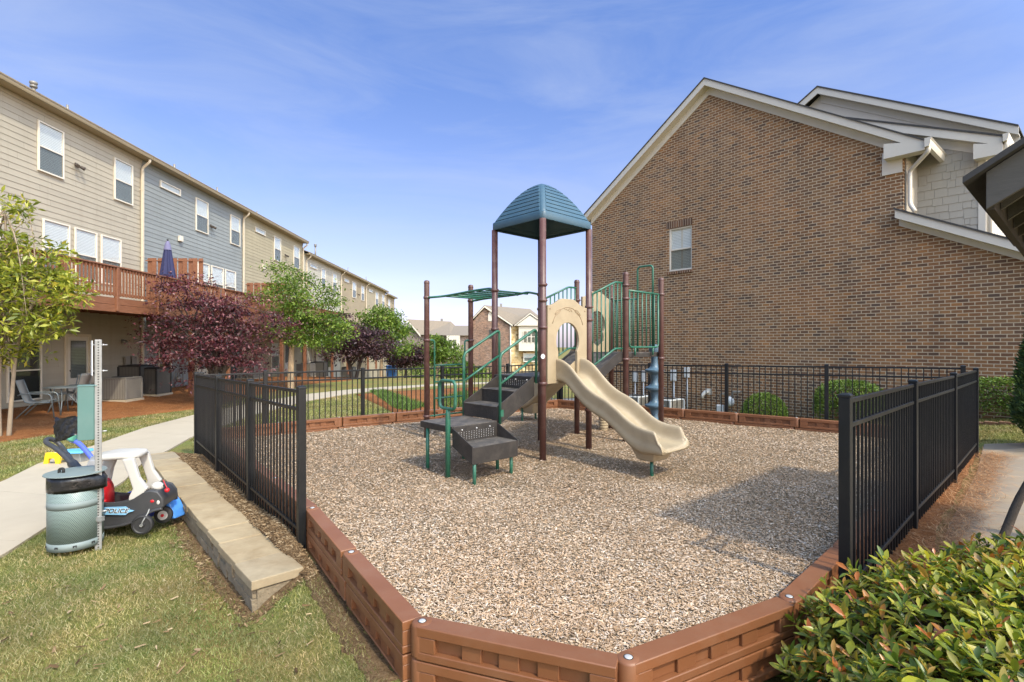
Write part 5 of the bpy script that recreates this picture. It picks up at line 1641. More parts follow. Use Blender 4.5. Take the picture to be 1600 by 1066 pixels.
def gable_roof(parent, xa, za, xl, xr, slope, y0, y1, over=0.30, th=0.16, fas=0.20, frz=0.22, name='roof', left=True, eave_drop=0.0):
    """two roof slopes with cream bargeboards and friezes on the visible end"""
    rf = sub(name, parent)
    zl = lambda x: za - abs(x - xa) * slope
    for sgn, xe in ((-1, xl), (1, xr)):
        if sgn < 0 and not left: continue
        e = xe
        up = 0.34
        P = lambda x, o: (x, zl(x) + up - o)
        # shingle slab
        sh = MB().extr([(P(xa, 0)[0], y0 - over - 0.03, P(xa, 0)[1]), (e, y0 - over - 0.03, P(e, 0)[1]), (e, y0 - over - 0.03, P(e, 0)[1] - 0.035), (xa, y0 - over - 0.03, P(xa, 0)[1] - 0.035)], (0, y1 - y0 + over + 0.03, 0))
        sh.build('shingles', M['dark_shingle'], rf)
        # bargeboard
        MB().extr([(xa, y0 - over, P(xa, .037)[1]), (e, y0 - over, P(e, .037)[1]), (e, y0 - over, P(e, .037 + fas)[1]), (xa, y0 - over, P(xa, .037 + fas)[1])], (0, 0.03, 0)).build('bargeboard', M['white_trim'], rf)
        # soffit strip behind it
        MB().extr([(xa, y0 - over + .0305, P(xa, .20)[1]), (e, y0 - over + .0305, P(e, .20)[1]), (e, y0 - over + .0305, P(e, .225)[1]), (xa, y0 - over + .0305, P(xa, .225)[1])], (0, over - .031, 0)).build('soffit', M['white_trim'], rf)
        # frieze on the wall
        ef = e - sgn * 0.42
        MB().extr([(xa, y0 - 0.03, P(xa, .226)[1]), (ef, y0 - 0.03, P(ef, .226)[1]), (ef, y0 - 0.03, P(ef, .226 + frz)[1]), (xa, y0 - 0.03, P(xa, .226 + frz)[1])], (0, 0.028, 0)).build('frieze_board', M['white_trim'], rf)
    return rf, zl
rf, zl = gable_roof(bh, XA, AP + 0.02, -0.45, XR + 0.45, SL, 0.0, 11.5)
# eave return and gutter at the right-hand corner
ez = zl(XR) + 0.34
ret = sub('eave_return', bh)
MB().extr([(XR - 0.32, -0.302, ez - 0.18), (XR + 0.46, -0.302, ez - 0.34), (XR + 0.46, -0.302, ez - 0.54), (XR - 0.32, -0.302, ez - 0.54)], (0, 0.30, 0)).build('return_box', M['white_trim'], ret)
MB().box(XR - 0.42, -0.03, ez - 0.86, XR - 0.02, -0.002, ez - 0.32).build('corner_block', M['white_trim'], ret)
g = MB(); gx = XR + 0.465; gzz = zl(XR + 0.45) + 0.34
g.extr([(gx, -0.36, gzz - 0.20), (gx + 0.08, -0.36, gzz - 0.19), (gx + 0.105, -0.36, gzz - 0.12), (gx + 0.105, -0.36, gzz - 0.05), (gx + 0.13, -0.36, gzz - 0.02), (gx + 0.12, -0.36, gzz), (gx, -0.36, gzz)], (0, 1.55, 0))
g.build('gutter', M['white_trim'], ret, auto=30)
MB().tube(arc_corner([(gx + 0.05, -0.25, gzz - 0.19), (gx + 0.05, -0.25, gzz - 0.28), (XR + 0.10, 0.10, gzz - 0.55), (XR + 0.10, 0.10, 4.95), (XR + 0.22, 0.03, 4.72)], 0.09, 5), 0.046, 12).build('downspout', M['white_trim'], ret)
# lower pent roof rake running down to the right
lw = sub('lower_roof', bh)
lz = lambda x: 4.60 - (x - XR) * 0.52
MB().extr([(XR - 0.12, -0.33, lz(XR - .12) + 0.17), (15.0, -0.33, lz(15) + 0.17), (15.0, -0.33, lz(15) + 0.13), (XR - 0.12, -0.33, lz(XR - .12) + 0.13)], (0, 1.6, 0)).build('shingles', M['dark_shingle'], lw)
MB().extr([(XR - 0.10, -0.30, lz(XR - .1) + 0.13), (14.9, -0.30, lz(14.9) + 0.13), (14.9, -0.30, lz(14.9) - 0.06), (XR - 0.10, -0.30, lz(XR - .1) - 0.06)], (0, 0.03, 0)).build('bargeboard', M['white_trim'], lw)
MB().extr([(XR - 0.08, -0.03, lz(XR - .08) + 0.05), (14.9, -0.03, lz(14.9) + 0.05), (14.9, -0.03, lz(14.9) - 0.20), (XR - 0.08, -0.03, lz(XR - .08) - 0.20)], (0, 0.028, 0)).build('frieze_board', M['white_trim'], lw)
MB().extr([(XR - 0.08, -0.269, lz(XR - .08) - 0.03), (14.9, -0.269, lz(14.9) - 0.03), (14.9, -0.269, lz(14.9) - 0.055), (XR - 0.08, -0.269, lz(XR - .08) - 0.055)], (0, 0.239, 0)).build('soffit', M['white_trim'], lw)
# recessed shake-clad wall
def shake_wall(parent, x0, x1, z0, ztop, y, name):
    mb = MB(); r = random.Random(5)
    mb.extr([(x0, y, z0), (x1, y, z0), (x1, y, ztop(x1)), (x0, y, ztop(x0))], (0, 0.1, 0))
    z = z0; row = 0
    while z < max(ztop(x0), ztop(x1)) :
        x = x0 - r.random() * 0.15
        while x < x1:
            w_ = r.choice((0.10, 0.16, 0.20, 0.26, 0.30))
            a, b = max(x, x0), min(x + w_ - 0.006, x1)
            if b - a > 0.02:
                lo = z - r.choice((0, 0, 0.03, 0.05)); hi = min(z + 0.205, ztop((a + b) / 2))
                if hi - lo > 0.03:
                    mb.hexa([(a, y - 0.020, lo), (b, y - 0.020, lo), (b, y - .001, lo), (a, y - .001, lo)], [(a, y - 0.006, hi), (b, y - 0.006, hi), (b, y - .001, hi), (a, y - .001, hi)])
            x += w_
        z += 0.195; row += 1
    return mb.build(name, M['shake'], parent)
M['shake'] = mk('greige_shakes', (0.345, 0.318, 0.265), 0.7, 0.10, 1.8, 0.2, 60, stretch=(3, 3, 0.6))
YS = 1.2; XC = 10.86
zs2 = lambda x: 7.42 - (x - 8.98) * 0.47
shake_wall(bh, XR - 0.3, XC, 3.3, lambda x: zs2(x) - 0.32, YS, 'shake_wall')
MB().box(XR + 0.006, 0.112, 4.0, XR + 0.03, YS - 0.02, EV).build('side_shakes', M['shake'], bh)
MB().box(XC + 0.001, YS - 0.03, 3.3, XC + 0.13, YS + 0.10, zs2(XC) - 0.30).build('corner_board', M['white_trim'], bh)
MB().box(XC - 0.05, YS + 0.12, -1.0, XC + 0.11, 11.0, zs2(XC) - 0.45).build('wing_body', M['white_trim'], bh)
for k in range(8):
    MB().box(XC + 0.111, YS + 0.16 + k * 0.42, 3.0, XC + 0.125, YS + 0.52 + k * 0.42, zs2(XC) - 0.5).build('side_board', M['white_trim'], bh)
r2 = sub('second_roof', bh)
XE = 11.30
def rake(parent, xa, xe, zf, y, depth=6.0, fr_end=None):
    MB().extr([(xa, y - 0.33, zf(xa)), (xe, y - 0.33, zf(xe)), (xe, y - 0.33, zf(xe) - 0.04), (xa, y - 0.33, zf(xa) - 0.04)], (0, depth, 0)).build('shingles', M['dark_shingle'], parent)
    MB().extr([(xa, y - 0.30, zf(xa) - .042), (xe, y - 0.30, zf(xe) - .042), (xe, y - 0.30, zf(xe) - 0.24), (xa, y - 0.30, zf(xa) - 0.24)], (0, 0.03, 0)).build('bargeboard', M['white_trim'], parent)
    MB().extr([(xa, y - 0.269, zf(xa) - .20), (xe, y - 0.269, zf(xe) - .20), (xe, y - 0.269, zf(xe) - 0.225), (xa, y - 0.269, zf(xa) - 0.225)], (0, 0.268, 0)).build('soffit', M['white_trim'], parent)
    fe = fr_end if fr_end else xe
    MB().extr([(xa, y - 0.03, zf(xa) - .226), (fe, y - 0.03, zf(fe) - .226), (fe, y - 0.03, zf(fe) - 0.44), (xa, y - 0.03, zf(xa) - 0.44)], (0, 0.028, 0)).build('frieze_board', M['white_trim'], parent)
rake(r2, 6.6, XE, zs2, YS, fr_end=XC + 0.12)
ze = zs2(XE)
MB().extr([(XC - 0.05, YS - 0.302, ze - 0.06), (XE + 0.01, YS - 0.302, ze - 0.20), (XE + 0.01, YS - 0.302, ze - 0.42), (XC - 0.05, YS - 0.302, ze - 0.42)], (0, 0.30, 0)).build('return_box', M['white_trim'], r2)
g = MB()
g.extr([(XE + .012, YS - 0.36, ze - 0.17), (XE + 0.08, YS - 0.36, ze - 0.16), (XE + 0.105, YS - 0.36, ze - 0.09), (XE + 0.115, YS - 0.36, ze), (XE + .012, YS - 0.36, ze)], (0, 5, 0))
g.build('gutter', M['white_trim'], r2, auto=30)
MB().box(XC + 0.14, YS + 0.0, ze - 0.30, XE + .01, YS + 5, ze - 0.27).build('soffit', M['white_trim'], r2)
MB().tube(arc_corner([(XE + 0.06, YS - 0.22, ze - 0.16), (XE + 0.06, YS - 0.22, ze - 0.30), (XC + 0.19, YS + 0.05, ze - 0.62), (XC + 0.19, YS + 0.05, 3.6)], 0.09, 5), 0.046, 12).build('downspout', M['white_trim'], r2)
r3 = sub('third_roof', bh)
X3A, Z3A = 6.90, 9.72
rake(r3, X3A, 11.4, lambda x: Z3A - (x - X3A) * 0.60, 3.0)
MB().extr([(X3A, 2.67, Z3A), (X3A - 2.2, 2.67, Z3A - 2.2 * .6), (X3A - 2.2, 2.67, Z3A - 2.2 * .6 - .04), (X3A, 2.67, Z3A - .04)], (0, 6, 0)).build('shingles', M['dark_shingle'], r3)
MB().extr([(X3A, 2.70, Z3A - .042), (X3A - 2.2, 2.70, Z3A - 1.32 - .042), (X3A - 2.2, 2.70, Z3A - 1.32 - .24), (X3A, 2.70, Z3A - .24)], (0, .03, 0)).build('bargeboard', M['white_trim'], r3)
MB().extr([(X3A - 2.0, 3.0, Z3A - 1.6), (11.2, 3.0, Z3A - 2.9), (X3A, 3.0, Z3A - 0.2)], (0, 0.1, 0)).build('gable_wall', M['white_trim'], r3)

# utilities on and by the brick wall
def bl_pt(s, y, z): 
    v = BO + BD * s + BN * y
    return Vector((v.x, v.y, z))
def meter_box(s, z0, z1, w_, label, conduit_to):
    t = thing('meter_box', label, 'meter box', bl_pt(s, 0, z0), BROT, 'pale meter boxes on the brick wall', local=True)
    MB().box(-w_ / 2, -0.11, 0, w_ / 2, -0.004, z1 - z0).build('case', M['ubox'], t, bevel=0.012)
    MB().box(-w_ / 2 + .02, -0.122, 0.03, w_ / 2 - .02, -0.1105, z1 - z0 - .05).build('cover', M['ubox'], t, bevel=0.006)
    MB().tube([(0, -0.05, -0.001), (0, -0.05, conduit_to - z0)], 0.022, 10).build('conduit', M['ubox'], t)
def px_s(px):
    u = (px - 800) / 800.0
    return (19.58 * u - 3.06) / (0.645 + 0.765 * u)
meter_box(px_s(1054.5), 0.42, 0.78, 0.20, 'wider pale meter box on the brick wall right of the disc climber', -0.7)
meter_box(px_s(1075), 0.55, 0.88, 0.16, 'narrower pale meter box on the brick wall right of the disc climber', -0.7)
meter_box(px_s(994), 0.30, 0.68, 0.18, 'left pale meter box on the brick wall behind the barrier rails', -0.8)
meter_box(px_s(1007), 0.32, 0.70, 0.16, 'right pale meter box on the brick wall behind the barrier rails', -0.8)
def condenser(name, label, loc, rot, w_, h_, case, group, top='pvc'):
    t = thing('condenser', label, 'air conditioner', loc, rot, group, local=True)
    MB().box(-w_ / 2, -w_ / 2, 0.05, w_ / 2, w_ / 2, h_ - 0.04).build('louvred_case', M[case], t, bevel=0.03)
    MB().box(-w_ / 2 - .01, -w_ / 2 - .01, h_ - 0.0395, w_ / 2 + .01, w_ / 2 + .01, h_).build('top_panel', M[top], t, bevel=0.012)
    MB().lathe((0, 0, h_ + 0.001), [(w_ * .38, 0), (w_ * .38, 0.012), (w_ * .34, 0.016), (w_ * .1, 0.03)], 24).build('fan_guard', M['hole'], t)
    MB().box(-w_ / 2 - .05, -w_ / 2 - .05, -0.04, w_ / 2 + .05, w_ / 2 + .05, 0.049).build('base_pad', M['concrete'], t)
    for sx in (-1, 1):
        for sy in (-1, 1):
            MB().box(sx * w_ / 2 - .025, sy * w_ / 2 - .025, 0.052, sx * w_ / 2 + .025, sy * w_ / 2 + .025, h_ - .042).build('corner_post', M[top], t, bevel=0.008)
    return t
condenser('c', 'pale condenser unit below the two right meter boxes', bl_pt(px_s(1062), -0.75, -0.88), BROT, 0.76, 0.78, 'ac_case', 'condensers by the brick wall', 'ubox')
condenser('c', 'pale condenser unit partly behind the blue disc climber', bl_pt(px_s(1014), -0.75, -0.95), BROT, 0.76, 0.86, 'ac_case', 'condensers by the brick wall', 'ubox')
gm = thing('gas_meter', 'grey gas meter with pipes at the foot of the brick wall', 'gas meter', bl_pt(px_s(1147), -0.25, -0.5), BROT, local=True)
MB().sphere((0, 0, 0.42), 0.13, 14, (1, 0.8, 1.2)).build('meter_body', M['ubox'], gm)
MB().tube(arc_corner([(-0.3, 0.12, 0.0), (-0.3, 0.0, 0.62), (-0.08, 0, 0.66), (-0.08, 0, 0.5)], 0.05, 4), 0.025, 10).build('inlet_pipe', M['pvc'], gm)
MB().tube(arc_corner([(0.08, 0, 0.5), (0.08, 0, 0.72), (0.25, 0, 0.72), (0.25, 0.2, 0.72)], 0.05, 4), 0.025, 10).build('outlet_pipe', M['pvc'], gm)
MB().box(-0.42, -0.06, 0.02, -0.2, 0.08, 0.3).build('regulator', M['ubox'], gm, bevel=0.03)
vh = thing('wall_vent', 'small white curved vent hood on the brick wall', 'vent', bl_pt(px_s(1105), 0, -0.02), BROT, local=True)
MB().tube([(0.06, -0.004, 0.16), (0.0, -0.12, 0.15), (-0.05, -0.18, 0.06), (-0.06, -0.19, -0.03)], [0.06, 0.06, 0.055, 0.05], 12).build('hood', M['white_trim'], vh)
MB().box(-0.05, -0.02, 0.07, 0.16, -0.002, 0.26).build('flange', M['white_trim'], vh)

# ================================================================ far brick houses
M['far_brick'] = brick_mat('far_brick', [(0.0, (0.08, 0.05, 0.04)), (0.5, (0.19, 0.115, 0.085)), (1.0, (0.27, 0.17, 0.12))], (0.32, 0.26, 0.21))
M['grey_brick'] = brick_mat('grey_far_brick', [(0.0, (0.14, 0.11, 0.10)), (0.5, (0.21, 0.17, 0.15)), (1.0, (0.27, 0.22, 0.19))], (0.30, 0.26, 0.23))
M['far_stone'] = brick_mat('yellow_stone', [(0.0, (0.20, 0.13, 0.06)), (0.4, (0.40, 0.30, 0.14)), (0.75, (0.52, 0.42, 0.22)), (1.0, (0.60, 0.52, 0.34))], (0.46, 0.38, 0.24), bw=0.42, bh=0.26, ms=0.02)
def hb(o, u0, u1, v0, v1, z0, z1, ax, ay):
    pass
Yh = 58.0
k = Yh / F_PX
wx = lambda px: (px - 800) * k
wz = lambda py: H_CAM - (py - 539) * k
fh = thing('brick_house', 'distant brown brick house with a steep gable, yellow stone front and white bay', 'house', (wx(767), Yh, -2.6), rad(0), local=True)
def L3(px, y, py): return (wx(px) - wx(767), y, wz(py) + 2.6)
gx0, gx1, ga = 738, 797, 757
gl = wx(gx0) - wx(767); gr = wx(gx1) - wx(767); gap = wx(ga) - wx(767)
ze_l = wz(503) + 2.6; ze_r = wz(509) + 2.6; zap = wz(481) + 2.6
MB().extr([(gl, 0, 0), (gr, 0, 0), (gr, 0, ze_r), (gap, 0, zap), (gl, 0, ze_l)], (1.5, 9, 0)).build('gable_wall', M['far_brick'], fh)
fr_ = sub('roof', fh)
MB().extr([(gap, -0.3, zap + .25), (gr + .3, -0.3, ze_r + .10), (gr + .3, -0.3, ze_r - .10), (gap, -0.3, zap + .02)], (0, 0.3, 0)).build('bargeboard', M['white_trim'], fr_)
MB().extr([(gap, -0.3, zap + .25), (gl - .3, -0.3, ze_l + .08), (gl - .3, -0.3, ze_l - .10), (gap, -0.3, zap + .02)], (0, 0.3, 0)).build('bargeboard', M['white_trim'], fr_)
rx = wx(831) - wx(767); re = wx(862) - wx(767)
MB().add([(gap, -0.3, zap + .27), (gr + .3, -0.32, ze_r + .12), (re, 2.0, ze_r + .12), (rx, 5.0, zap + .2), (gap + 1, 5, zap + .27)], [(0, 1, 2, 3), (0, 3, 4)]).build('shingles', M['shingle'], fr_, solid=0.08)
MB().add([(gap, -0.3, zap + .27), (gl - .3, -0.32, ze_l + .10), (gl + 1, 10, ze_l + .10), (gap + 1.5, 10, zap + .27)], [(0, 1, 2, 3)]).build('shingles', M['shingle'], fr_, solid=0.08)
vw = MB()
vx, vz = wx(769) - wx(767), wz(502) + 2.6
vw.extr([(vx - .45, -0.06, vz), (vx + .45, -0.06, vz), (vx + .45, -0.06, vz + .7)] + [(vx + .45 * math.cos(a), -0.06, vz + .7 + .45 * math.sin(a)) for a in (0.5, 1.0, 1.57, 2.1, 2.6)] + [(vx - .45, -0.06, vz + .7)], (0, 0.05, 0))
vw.build('gable_vent', M['white_trim'], fh)
sx, sz = wx(767.5) - wx(767), wz(529) + 2.6
MB().box(sx - .22, -0.05, sz, sx + .22, -0.005, sz + 1.0).build('slit_window', M['darkroom'], fh)
fx1 = wx(812) - wx(767); fx2 = wx(862) - wx(767)
MB().hexa([(gr + .02, .02, 0), (fx2, 2.0, 0), (fx2 + 1, 8, 0), (gr + 1.5, 8, 0)], [(gr + .02, .02, ze_r), (fx2, 2.0, ze_r), (fx2 + 1, 8, ze_r), (gr + 1.5, 8, ze_r)]).build('stone_wall', M['far_stone'], fh)
MB().tube([(gr + .05, -0.08, 0.1), (gr + .05, -0.08, ze_r)], 0.09, 8).build('downspout', M['white_trim'], fh)
by = 0.4
b0x, b1x = wx(810.5) - wx(767), wx(848) - wx(767)
bz0, bz1 = wz(548.5) + 2.6, wz(510) + 2.6
bay = MB().box(b0x, -0.25, bz0, b1x, 1.6, bz1).build('bay', M['white_trim'], fh)
bw0, bw1 = wx(817.5) - wx(767), wx(842) - wx(767); z0, z1 = wz(535) + 2.6, wz(518) + 2.6
mb = MB().box(bw0, -0.29, z0, bw1, -0.251, z1); mb.build('pane', M['screen'], bay)
for t in (0.0, 0.25, 0.5, 0.75, 1.0):
    xx_ = lerp(bw0, bw1, t); MB().box(xx_ - .05, -0.33, z0 - .05, xx_ + .05, -0.291, z1 + .05).build('mullion', M['white_trim'], bay)
MB().box(bw0, -0.335, (z0 + z1) / 2 - .04, bw1, -0.292, (z0 + z1) / 2 + .04).build('mullion', M['white_trim'], bay)
z2, z3 = wz(566) + 2.6, wz(552) + 2.6
win(fh, bw0, bw1, z2, z3, name='lower_window', y=0.35, trim='white_trim', fw=0.12)
gp = wx(828) - wx(767); gz_ = wz(493) + 2.6
MB().extr([(b0x - .3, -0.5, bz1 + .05), (b1x + .3, -0.5, bz1 + .05), (gp, -0.5, gz_)], (0, 2.5, 0)).build('bay_gable', M['white_trim'], fh)
MB().extr([(b0x - .5, -0.6, bz1 - .02), (b0x - .5, -0.6, bz1 + .15), (gp, -0.6, gz_ + .32), (b1x + .5, -0.6, bz1 + .15), (b1x + .5, -0.6, bz1 - .02), (gp, -0.6, gz_ + .1)], (0, 0.1, 0)).build('bay_bargeboard', M['white_trim'], fh)
MB().add([(b0x - .5, -0.6, bz1 + .17), (gp, -0.6, gz_ + .34), (gp, 3.5, gz_ + .34), (b0x - .5, 3, bz1 + .17), (b1x + .5, -0.6, bz1 + .17), (b1x + .5, 3, bz1 + .17)], [(0, 1, 2, 3), (1, 4, 5, 2)]).build('bay_roof', M['shingle'], fh, solid=0.06)
MB().box(wx(780) - wx(767), 3.5, zap - .3, wx(780) - wx(767) + .25, 3.7, zap + .75).build('vent_pipe', M['pvc'], fr_)
# the house row farther left
Yh2 = 82.0
k2 = Yh2 / F_PX
qx = lambda px: (px - 800) * k2
qz = lambda py: H_CAM - (py - 539) * k2
f2 = thing('grey_house', 'distant grey brick house row with brown roofs and white bay beyond the trees', 'house', (0, Yh2, -3.0), 0, local=True)
def pl(px, py, y=0): return (qx(px), y, qz(py) + 3.0)
MB().extr([(qx(628), 0, 0), (qx(657), 0, 0), pl(657, 522), pl(639, 502), pl(628, 516)], (3, 9, 0)).build('gable_wall', M['grey_brick'], f2)
MB().extr([(qx(657) + .02, .05, 0), (qx(737), .05, 0), pl(737, 524, .05), pl(657, 524, .05)], (2, 9, 0)).build('wall', M['grey_brick'], f2)
r_ = sub('roof', f2)
MB().add([pl(638, 500, -.4), pl(657, 524, -.45), pl(703, 525, -.45), pl(737, 525, -.45), pl(737, 508, 6), pl(705, 508, 5.5), pl(698, 501, 5.2)], [(0, 1, 2, 5, 6), (2, 3, 4, 5)]).build('shingles', M['shingle'], r_, solid=0.1)
MB().extr([pl(638, 500, -.5), pl(658, 524, -.5), pl(658, 527, -.5), pl(638, 503, -.5), pl(627, 516, -.5), pl(627, 513, -.5)], (0, .1, 0)).build('bargeboard', M['white_trim'], r_)
bx = MB().box(qx(699), -0.9, qz(560) + 3, qx(719), -0.01, qz(524.5) + 3).build('bay', M['white_trim'], f2)
MB().box(qx(702), -0.95, qz(548) + 3, qx(714), -0.905, qz(531) + 3).build('pane', M['screen'], bx)
MB().box(qx(708) - .1, -1.0, qz(548) + 3, qx(708) + .1, -0.955, qz(531) + 3).build('mullion', M['white_trim'], bx)
MB().box(qx(683), 4, qz(503) + 3, qx(683) + .35, 4.3, qz(496) + 3).build('vent_pipe', M['pvc'], r_)
MB().box(qx(638) - .5, -0.1, qz(512) + 3, qx(638) + .5, -0.02, qz(506.5) + 3).build('gable_vent', M['white_trim'], f2)

# ================================================================ open pavilion at the right edge
PC = Vector((2.87, 3.10, 0)); PR_ = Vector((0.75, 0.66, 0)).normalized(); PG = Vector((PR_.y, -PR_.x, 0))
pav = thing('pavilion', 'dark timber open pavilion roof with weathered grey gable board and exposed rafters', 'pavilion', (PC.x, PC.y, -0.2))
def pv(r, g_, z): return PC + PR_ * r + PG * g_ + Vector((0, 0, z))
PS = 0.62; EZ = 2.44; WR = 0.95; LR = 2.95
zr = lambda g_: EZ + 0.25 + PS * min(g_, 2 * WR - g_)
MB().extr([pv(-0.06, -0.10, zr(0) - 0.062), pv(-0.06, WR, zr(WR)), pv(-0.06, 2 * WR + .10, zr(0) - 0.062), pv(-0.06, 2 * WR + .10, zr(0) - 0.10), pv(-0.06, WR, zr(WR) - 0.04), pv(-0.06, -0.10, zr(0) - 0.10)], PR_ * (LR + .12)).build('shingle_roof', M['dark_shingle'], pav)
# gable board
MB().extr([pv(0.0, 0.0, zr(0) - 0.045), pv(0, WR, zr(WR) - 0.045), pv(0, 2 * WR, zr(0) - 0.045), pv(0, 2 * WR, zr(0) - 0.27), pv(0, WR, zr(WR) - 0.29), pv(0, 0.0, zr(0) - 0.27)], PR_ * 0.035).build('gable_board', M['pav_wood'], pav, bevel=0.003)
# eave board, running away along the roof edge
MB().extr([pv(0.036, -0.001, zr(0) - 0.27), pv(0.036, 0.035, zr(0) - 0.27), pv(0.036, 0.035, zr(0) - 0.05), pv(0.036, -0.001, zr(0) - 0.06)], PR_ * (LR - .04)).build('eave_board', M['pav_dark'], pav)
for i in range(7):
    r = 0.30 + i * 0.405
    for side in (0, 1):
        f_ = (lambda g_: g_) if side == 0 else (lambda g_: 2 * WR - g_)
        MB().extr([pv(r, f_(0.04), zr(0) - 0.08), pv(r, f_(WR - .02), zr(WR) - 0.06), pv(r, f_(WR - .02), zr(WR) - 0.20), pv(r, f_(0.04), zr(0) - 0.225)], PR_ * 0.04).build('rafter', M['pav_wood'], pav)
MB().extr([pv(0.04, 0.5, zr(.5) - 0.34), pv(0.04, 0.62, zr(.5) - 0.34), pv(0.04, 0.62, zr(.5) - 0.16), pv(0.04, 0.5, zr(.5) - 0.20)], PR_ * (LR - .1)).build('beam', M['pav_dark'], pav)
MB().extr([pv(0.04, 2 * WR - .62, zr(.5) - 0.34), pv(0.04, 2 * WR - .5, zr(.5) - 0.34), pv(0.04, 2 * WR - .5, zr(.5) - 0.20), pv(0.04, 2 * WR - .62, zr(.5) - 0.16)], PR_ * (LR - .1)).build('beam', M['pav_dark'], pav)
for r in (0.45, LR - .5):
    for g_ in (0.56, 2 * WR - .56):
        c = pv(r, g_, 0)
        mb = MB(); s_ = 0.07
        mb.hexa([c - PR_ * s_ - PG * s_ + Vector((0, 0, -.3)), c + PR_ * s_ - PG * s_ + Vector((0, 0, -.3)), c + PR_ * s_ + PG * s_ + Vector((0, 0, -.3)), c - PR_ * s_ + PG * s_ + Vector((0, 0, -.3))],
                [v + Vector((0, 0, zr(.5) - .34)) for v in (c - PR_ * s_ - PG * s_, c + PR_ * s_ - PG * s_, c + PR_ * s_ + PG * s_, c - PR_ * s_ + PG * s_)])
        mb.build('pavilion_post', M['pav_wood'], pav, bevel=0.008)
MB().extr([pv(0.04, 0.03, zr(0.03) - 0.045), pv(0.04, WR, zr(WR) - 0.045), pv(0.04, 2 * WR - .03, zr(.03) - 0.045), pv(0.04, 2 * WR - .03, zr(.03) - 0.058), pv(0.04, WR, zr(WR) - 0.058), pv(0.04, 0.03, zr(.03) - 0.058)], PR_ * (LR - .1)).build('roof_boards', M['pav_dark'], pav)
# ================================================================ plants
def unit(v):
    return v / (np.linalg.norm(v, axis=1, keepdims=True) + 1e-9)

def leaf_mesh(name, P, D, N, L, W, mat, parent=None, kind=None, wide=0.5, fold=0.18, droop=0.1):
    """folded five-point leaves"""
    n = len(P)
    D = unit(D); S = unit(np.cross(D, N)); N = np.cross(S, D)
    L = np.broadcast_to(np.asarray(L, float), (n,))[:, None]; W = np.broadcast_to(np.asarray(W, float), (n,))[:, None]
    mid = P + D * L * wide
    a = mid + S * W / 2 + N * W * fold
    b = mid - S * W / 2 + N * W * fold
    t = P + D * L - N * L * droop
    V = np.stack([P, a, t, b, mid], 1)
    o = (np.arange(n) * 5)[:, None]
    F = np.concatenate([o + np.array([[0, 1, 2, 4]]), o + np.array([[0, 4, 2, 3]])], 0)
    return np_mesh(name, V, F, mat, parent, kind=kind)

def limb(mb, pts, r0, r1, n=8):
    P = spline(pts, 4)
    m = len(P)
    mb.tube(P, [r0 + (r1 - r0) * (i / (m - 1)) for i in range(m)], n)

def ell_sample(rng, ells, n, shell=0.55):
    """points in the union of ellipsoids, denser to the outside"""
    vol = np.array([e[3] * e[4] * e[5] for e in ells]); vol = vol / vol.sum()
    k = rng.choice(len(ells), n, p=vol)
    E = np.array(ells)[k]
    d = unit(rng.normal(size=(n, 3)))
    r = (shell ** 3 + (1 - shell ** 3) * rng.random(n)) ** (1 / 3)
    return E[:, :3] + d * E[:, 3:6] * r[:, None], d

def tree(name, label, cat, base, stems, ells, nclump, per, cr, L, W, leafm, barkm, seed, group=None, flat=0.6, shell=0.5, limbs=26, droop=0.25, rt=0.05, upward=0.35, gap=0.0, wide=0.5, outw=0.7, fold=0.18):
    rng = np.random.default_rng(seed)
    t = thing(name, label, cat, base, 0, group)
    B = np.array(base)
    mb = MB()
    tops = []
    for pts, r0, r1 in stems:
        P = [Vector(base) + Vector(p) for p in pts]
        limb(mb, P, r0, r1, 9); tops.append((P, r1))
    C, dirs = ell_sample(rng, ells, nclump, shell)
    C = C + B
    for i in rng.choice(nclump, min(limbs, nclump), replace=False):
        P, r1 = tops[rng.integers(len(tops))]
        k = rng.uniform(0.35, 1.0)
        idx = min(int(k * (len(P) - 1)), len(P) - 2); fr = k * (len(P) - 1) - idx
        s = P[idx].lerp(P[idx + 1], fr)
        e = Vector(C[i])
        m_ = s.lerp(e, 0.5) + Vector((rng.normal() * .05, rng.normal() * .05, 0.12 * (e - s).length))
        limb(mb, [s, m_, e], max(r1 * 0.8, rt * 0.35), rt * 0.10, 5)
    mb.build('trunk', barkm, t)
    n = nclump * per
    ci = np.repeat(np.arange(nclump), per)
    size = cr * (0.6 + 0.8 * rng.random(nclump))[ci]
    off = rng.normal(size=(n, 3)) * size[:, None] * np.array([1, 1, flat])[None, :] * 0.6
    P = C[ci] + off
    D = unit(unit(off) * outw + rng.normal(size=(n, 3)) * 0.6 + np.array([0, 0, -droop])[None, :])
    N = unit(rng.normal(size=(n, 3)) * 0.55 + np.array([0, 0, upward + 0.3])[None, :])
    LL = L * (0.6 + 0.7 * rng.random(n))
    leaf_mesh('crown', P, D, N, LL, LL * (W / L) * (0.8 + 0.4 * rng.random(n)), leafm, t, wide=wide, fold=fold)
    return t

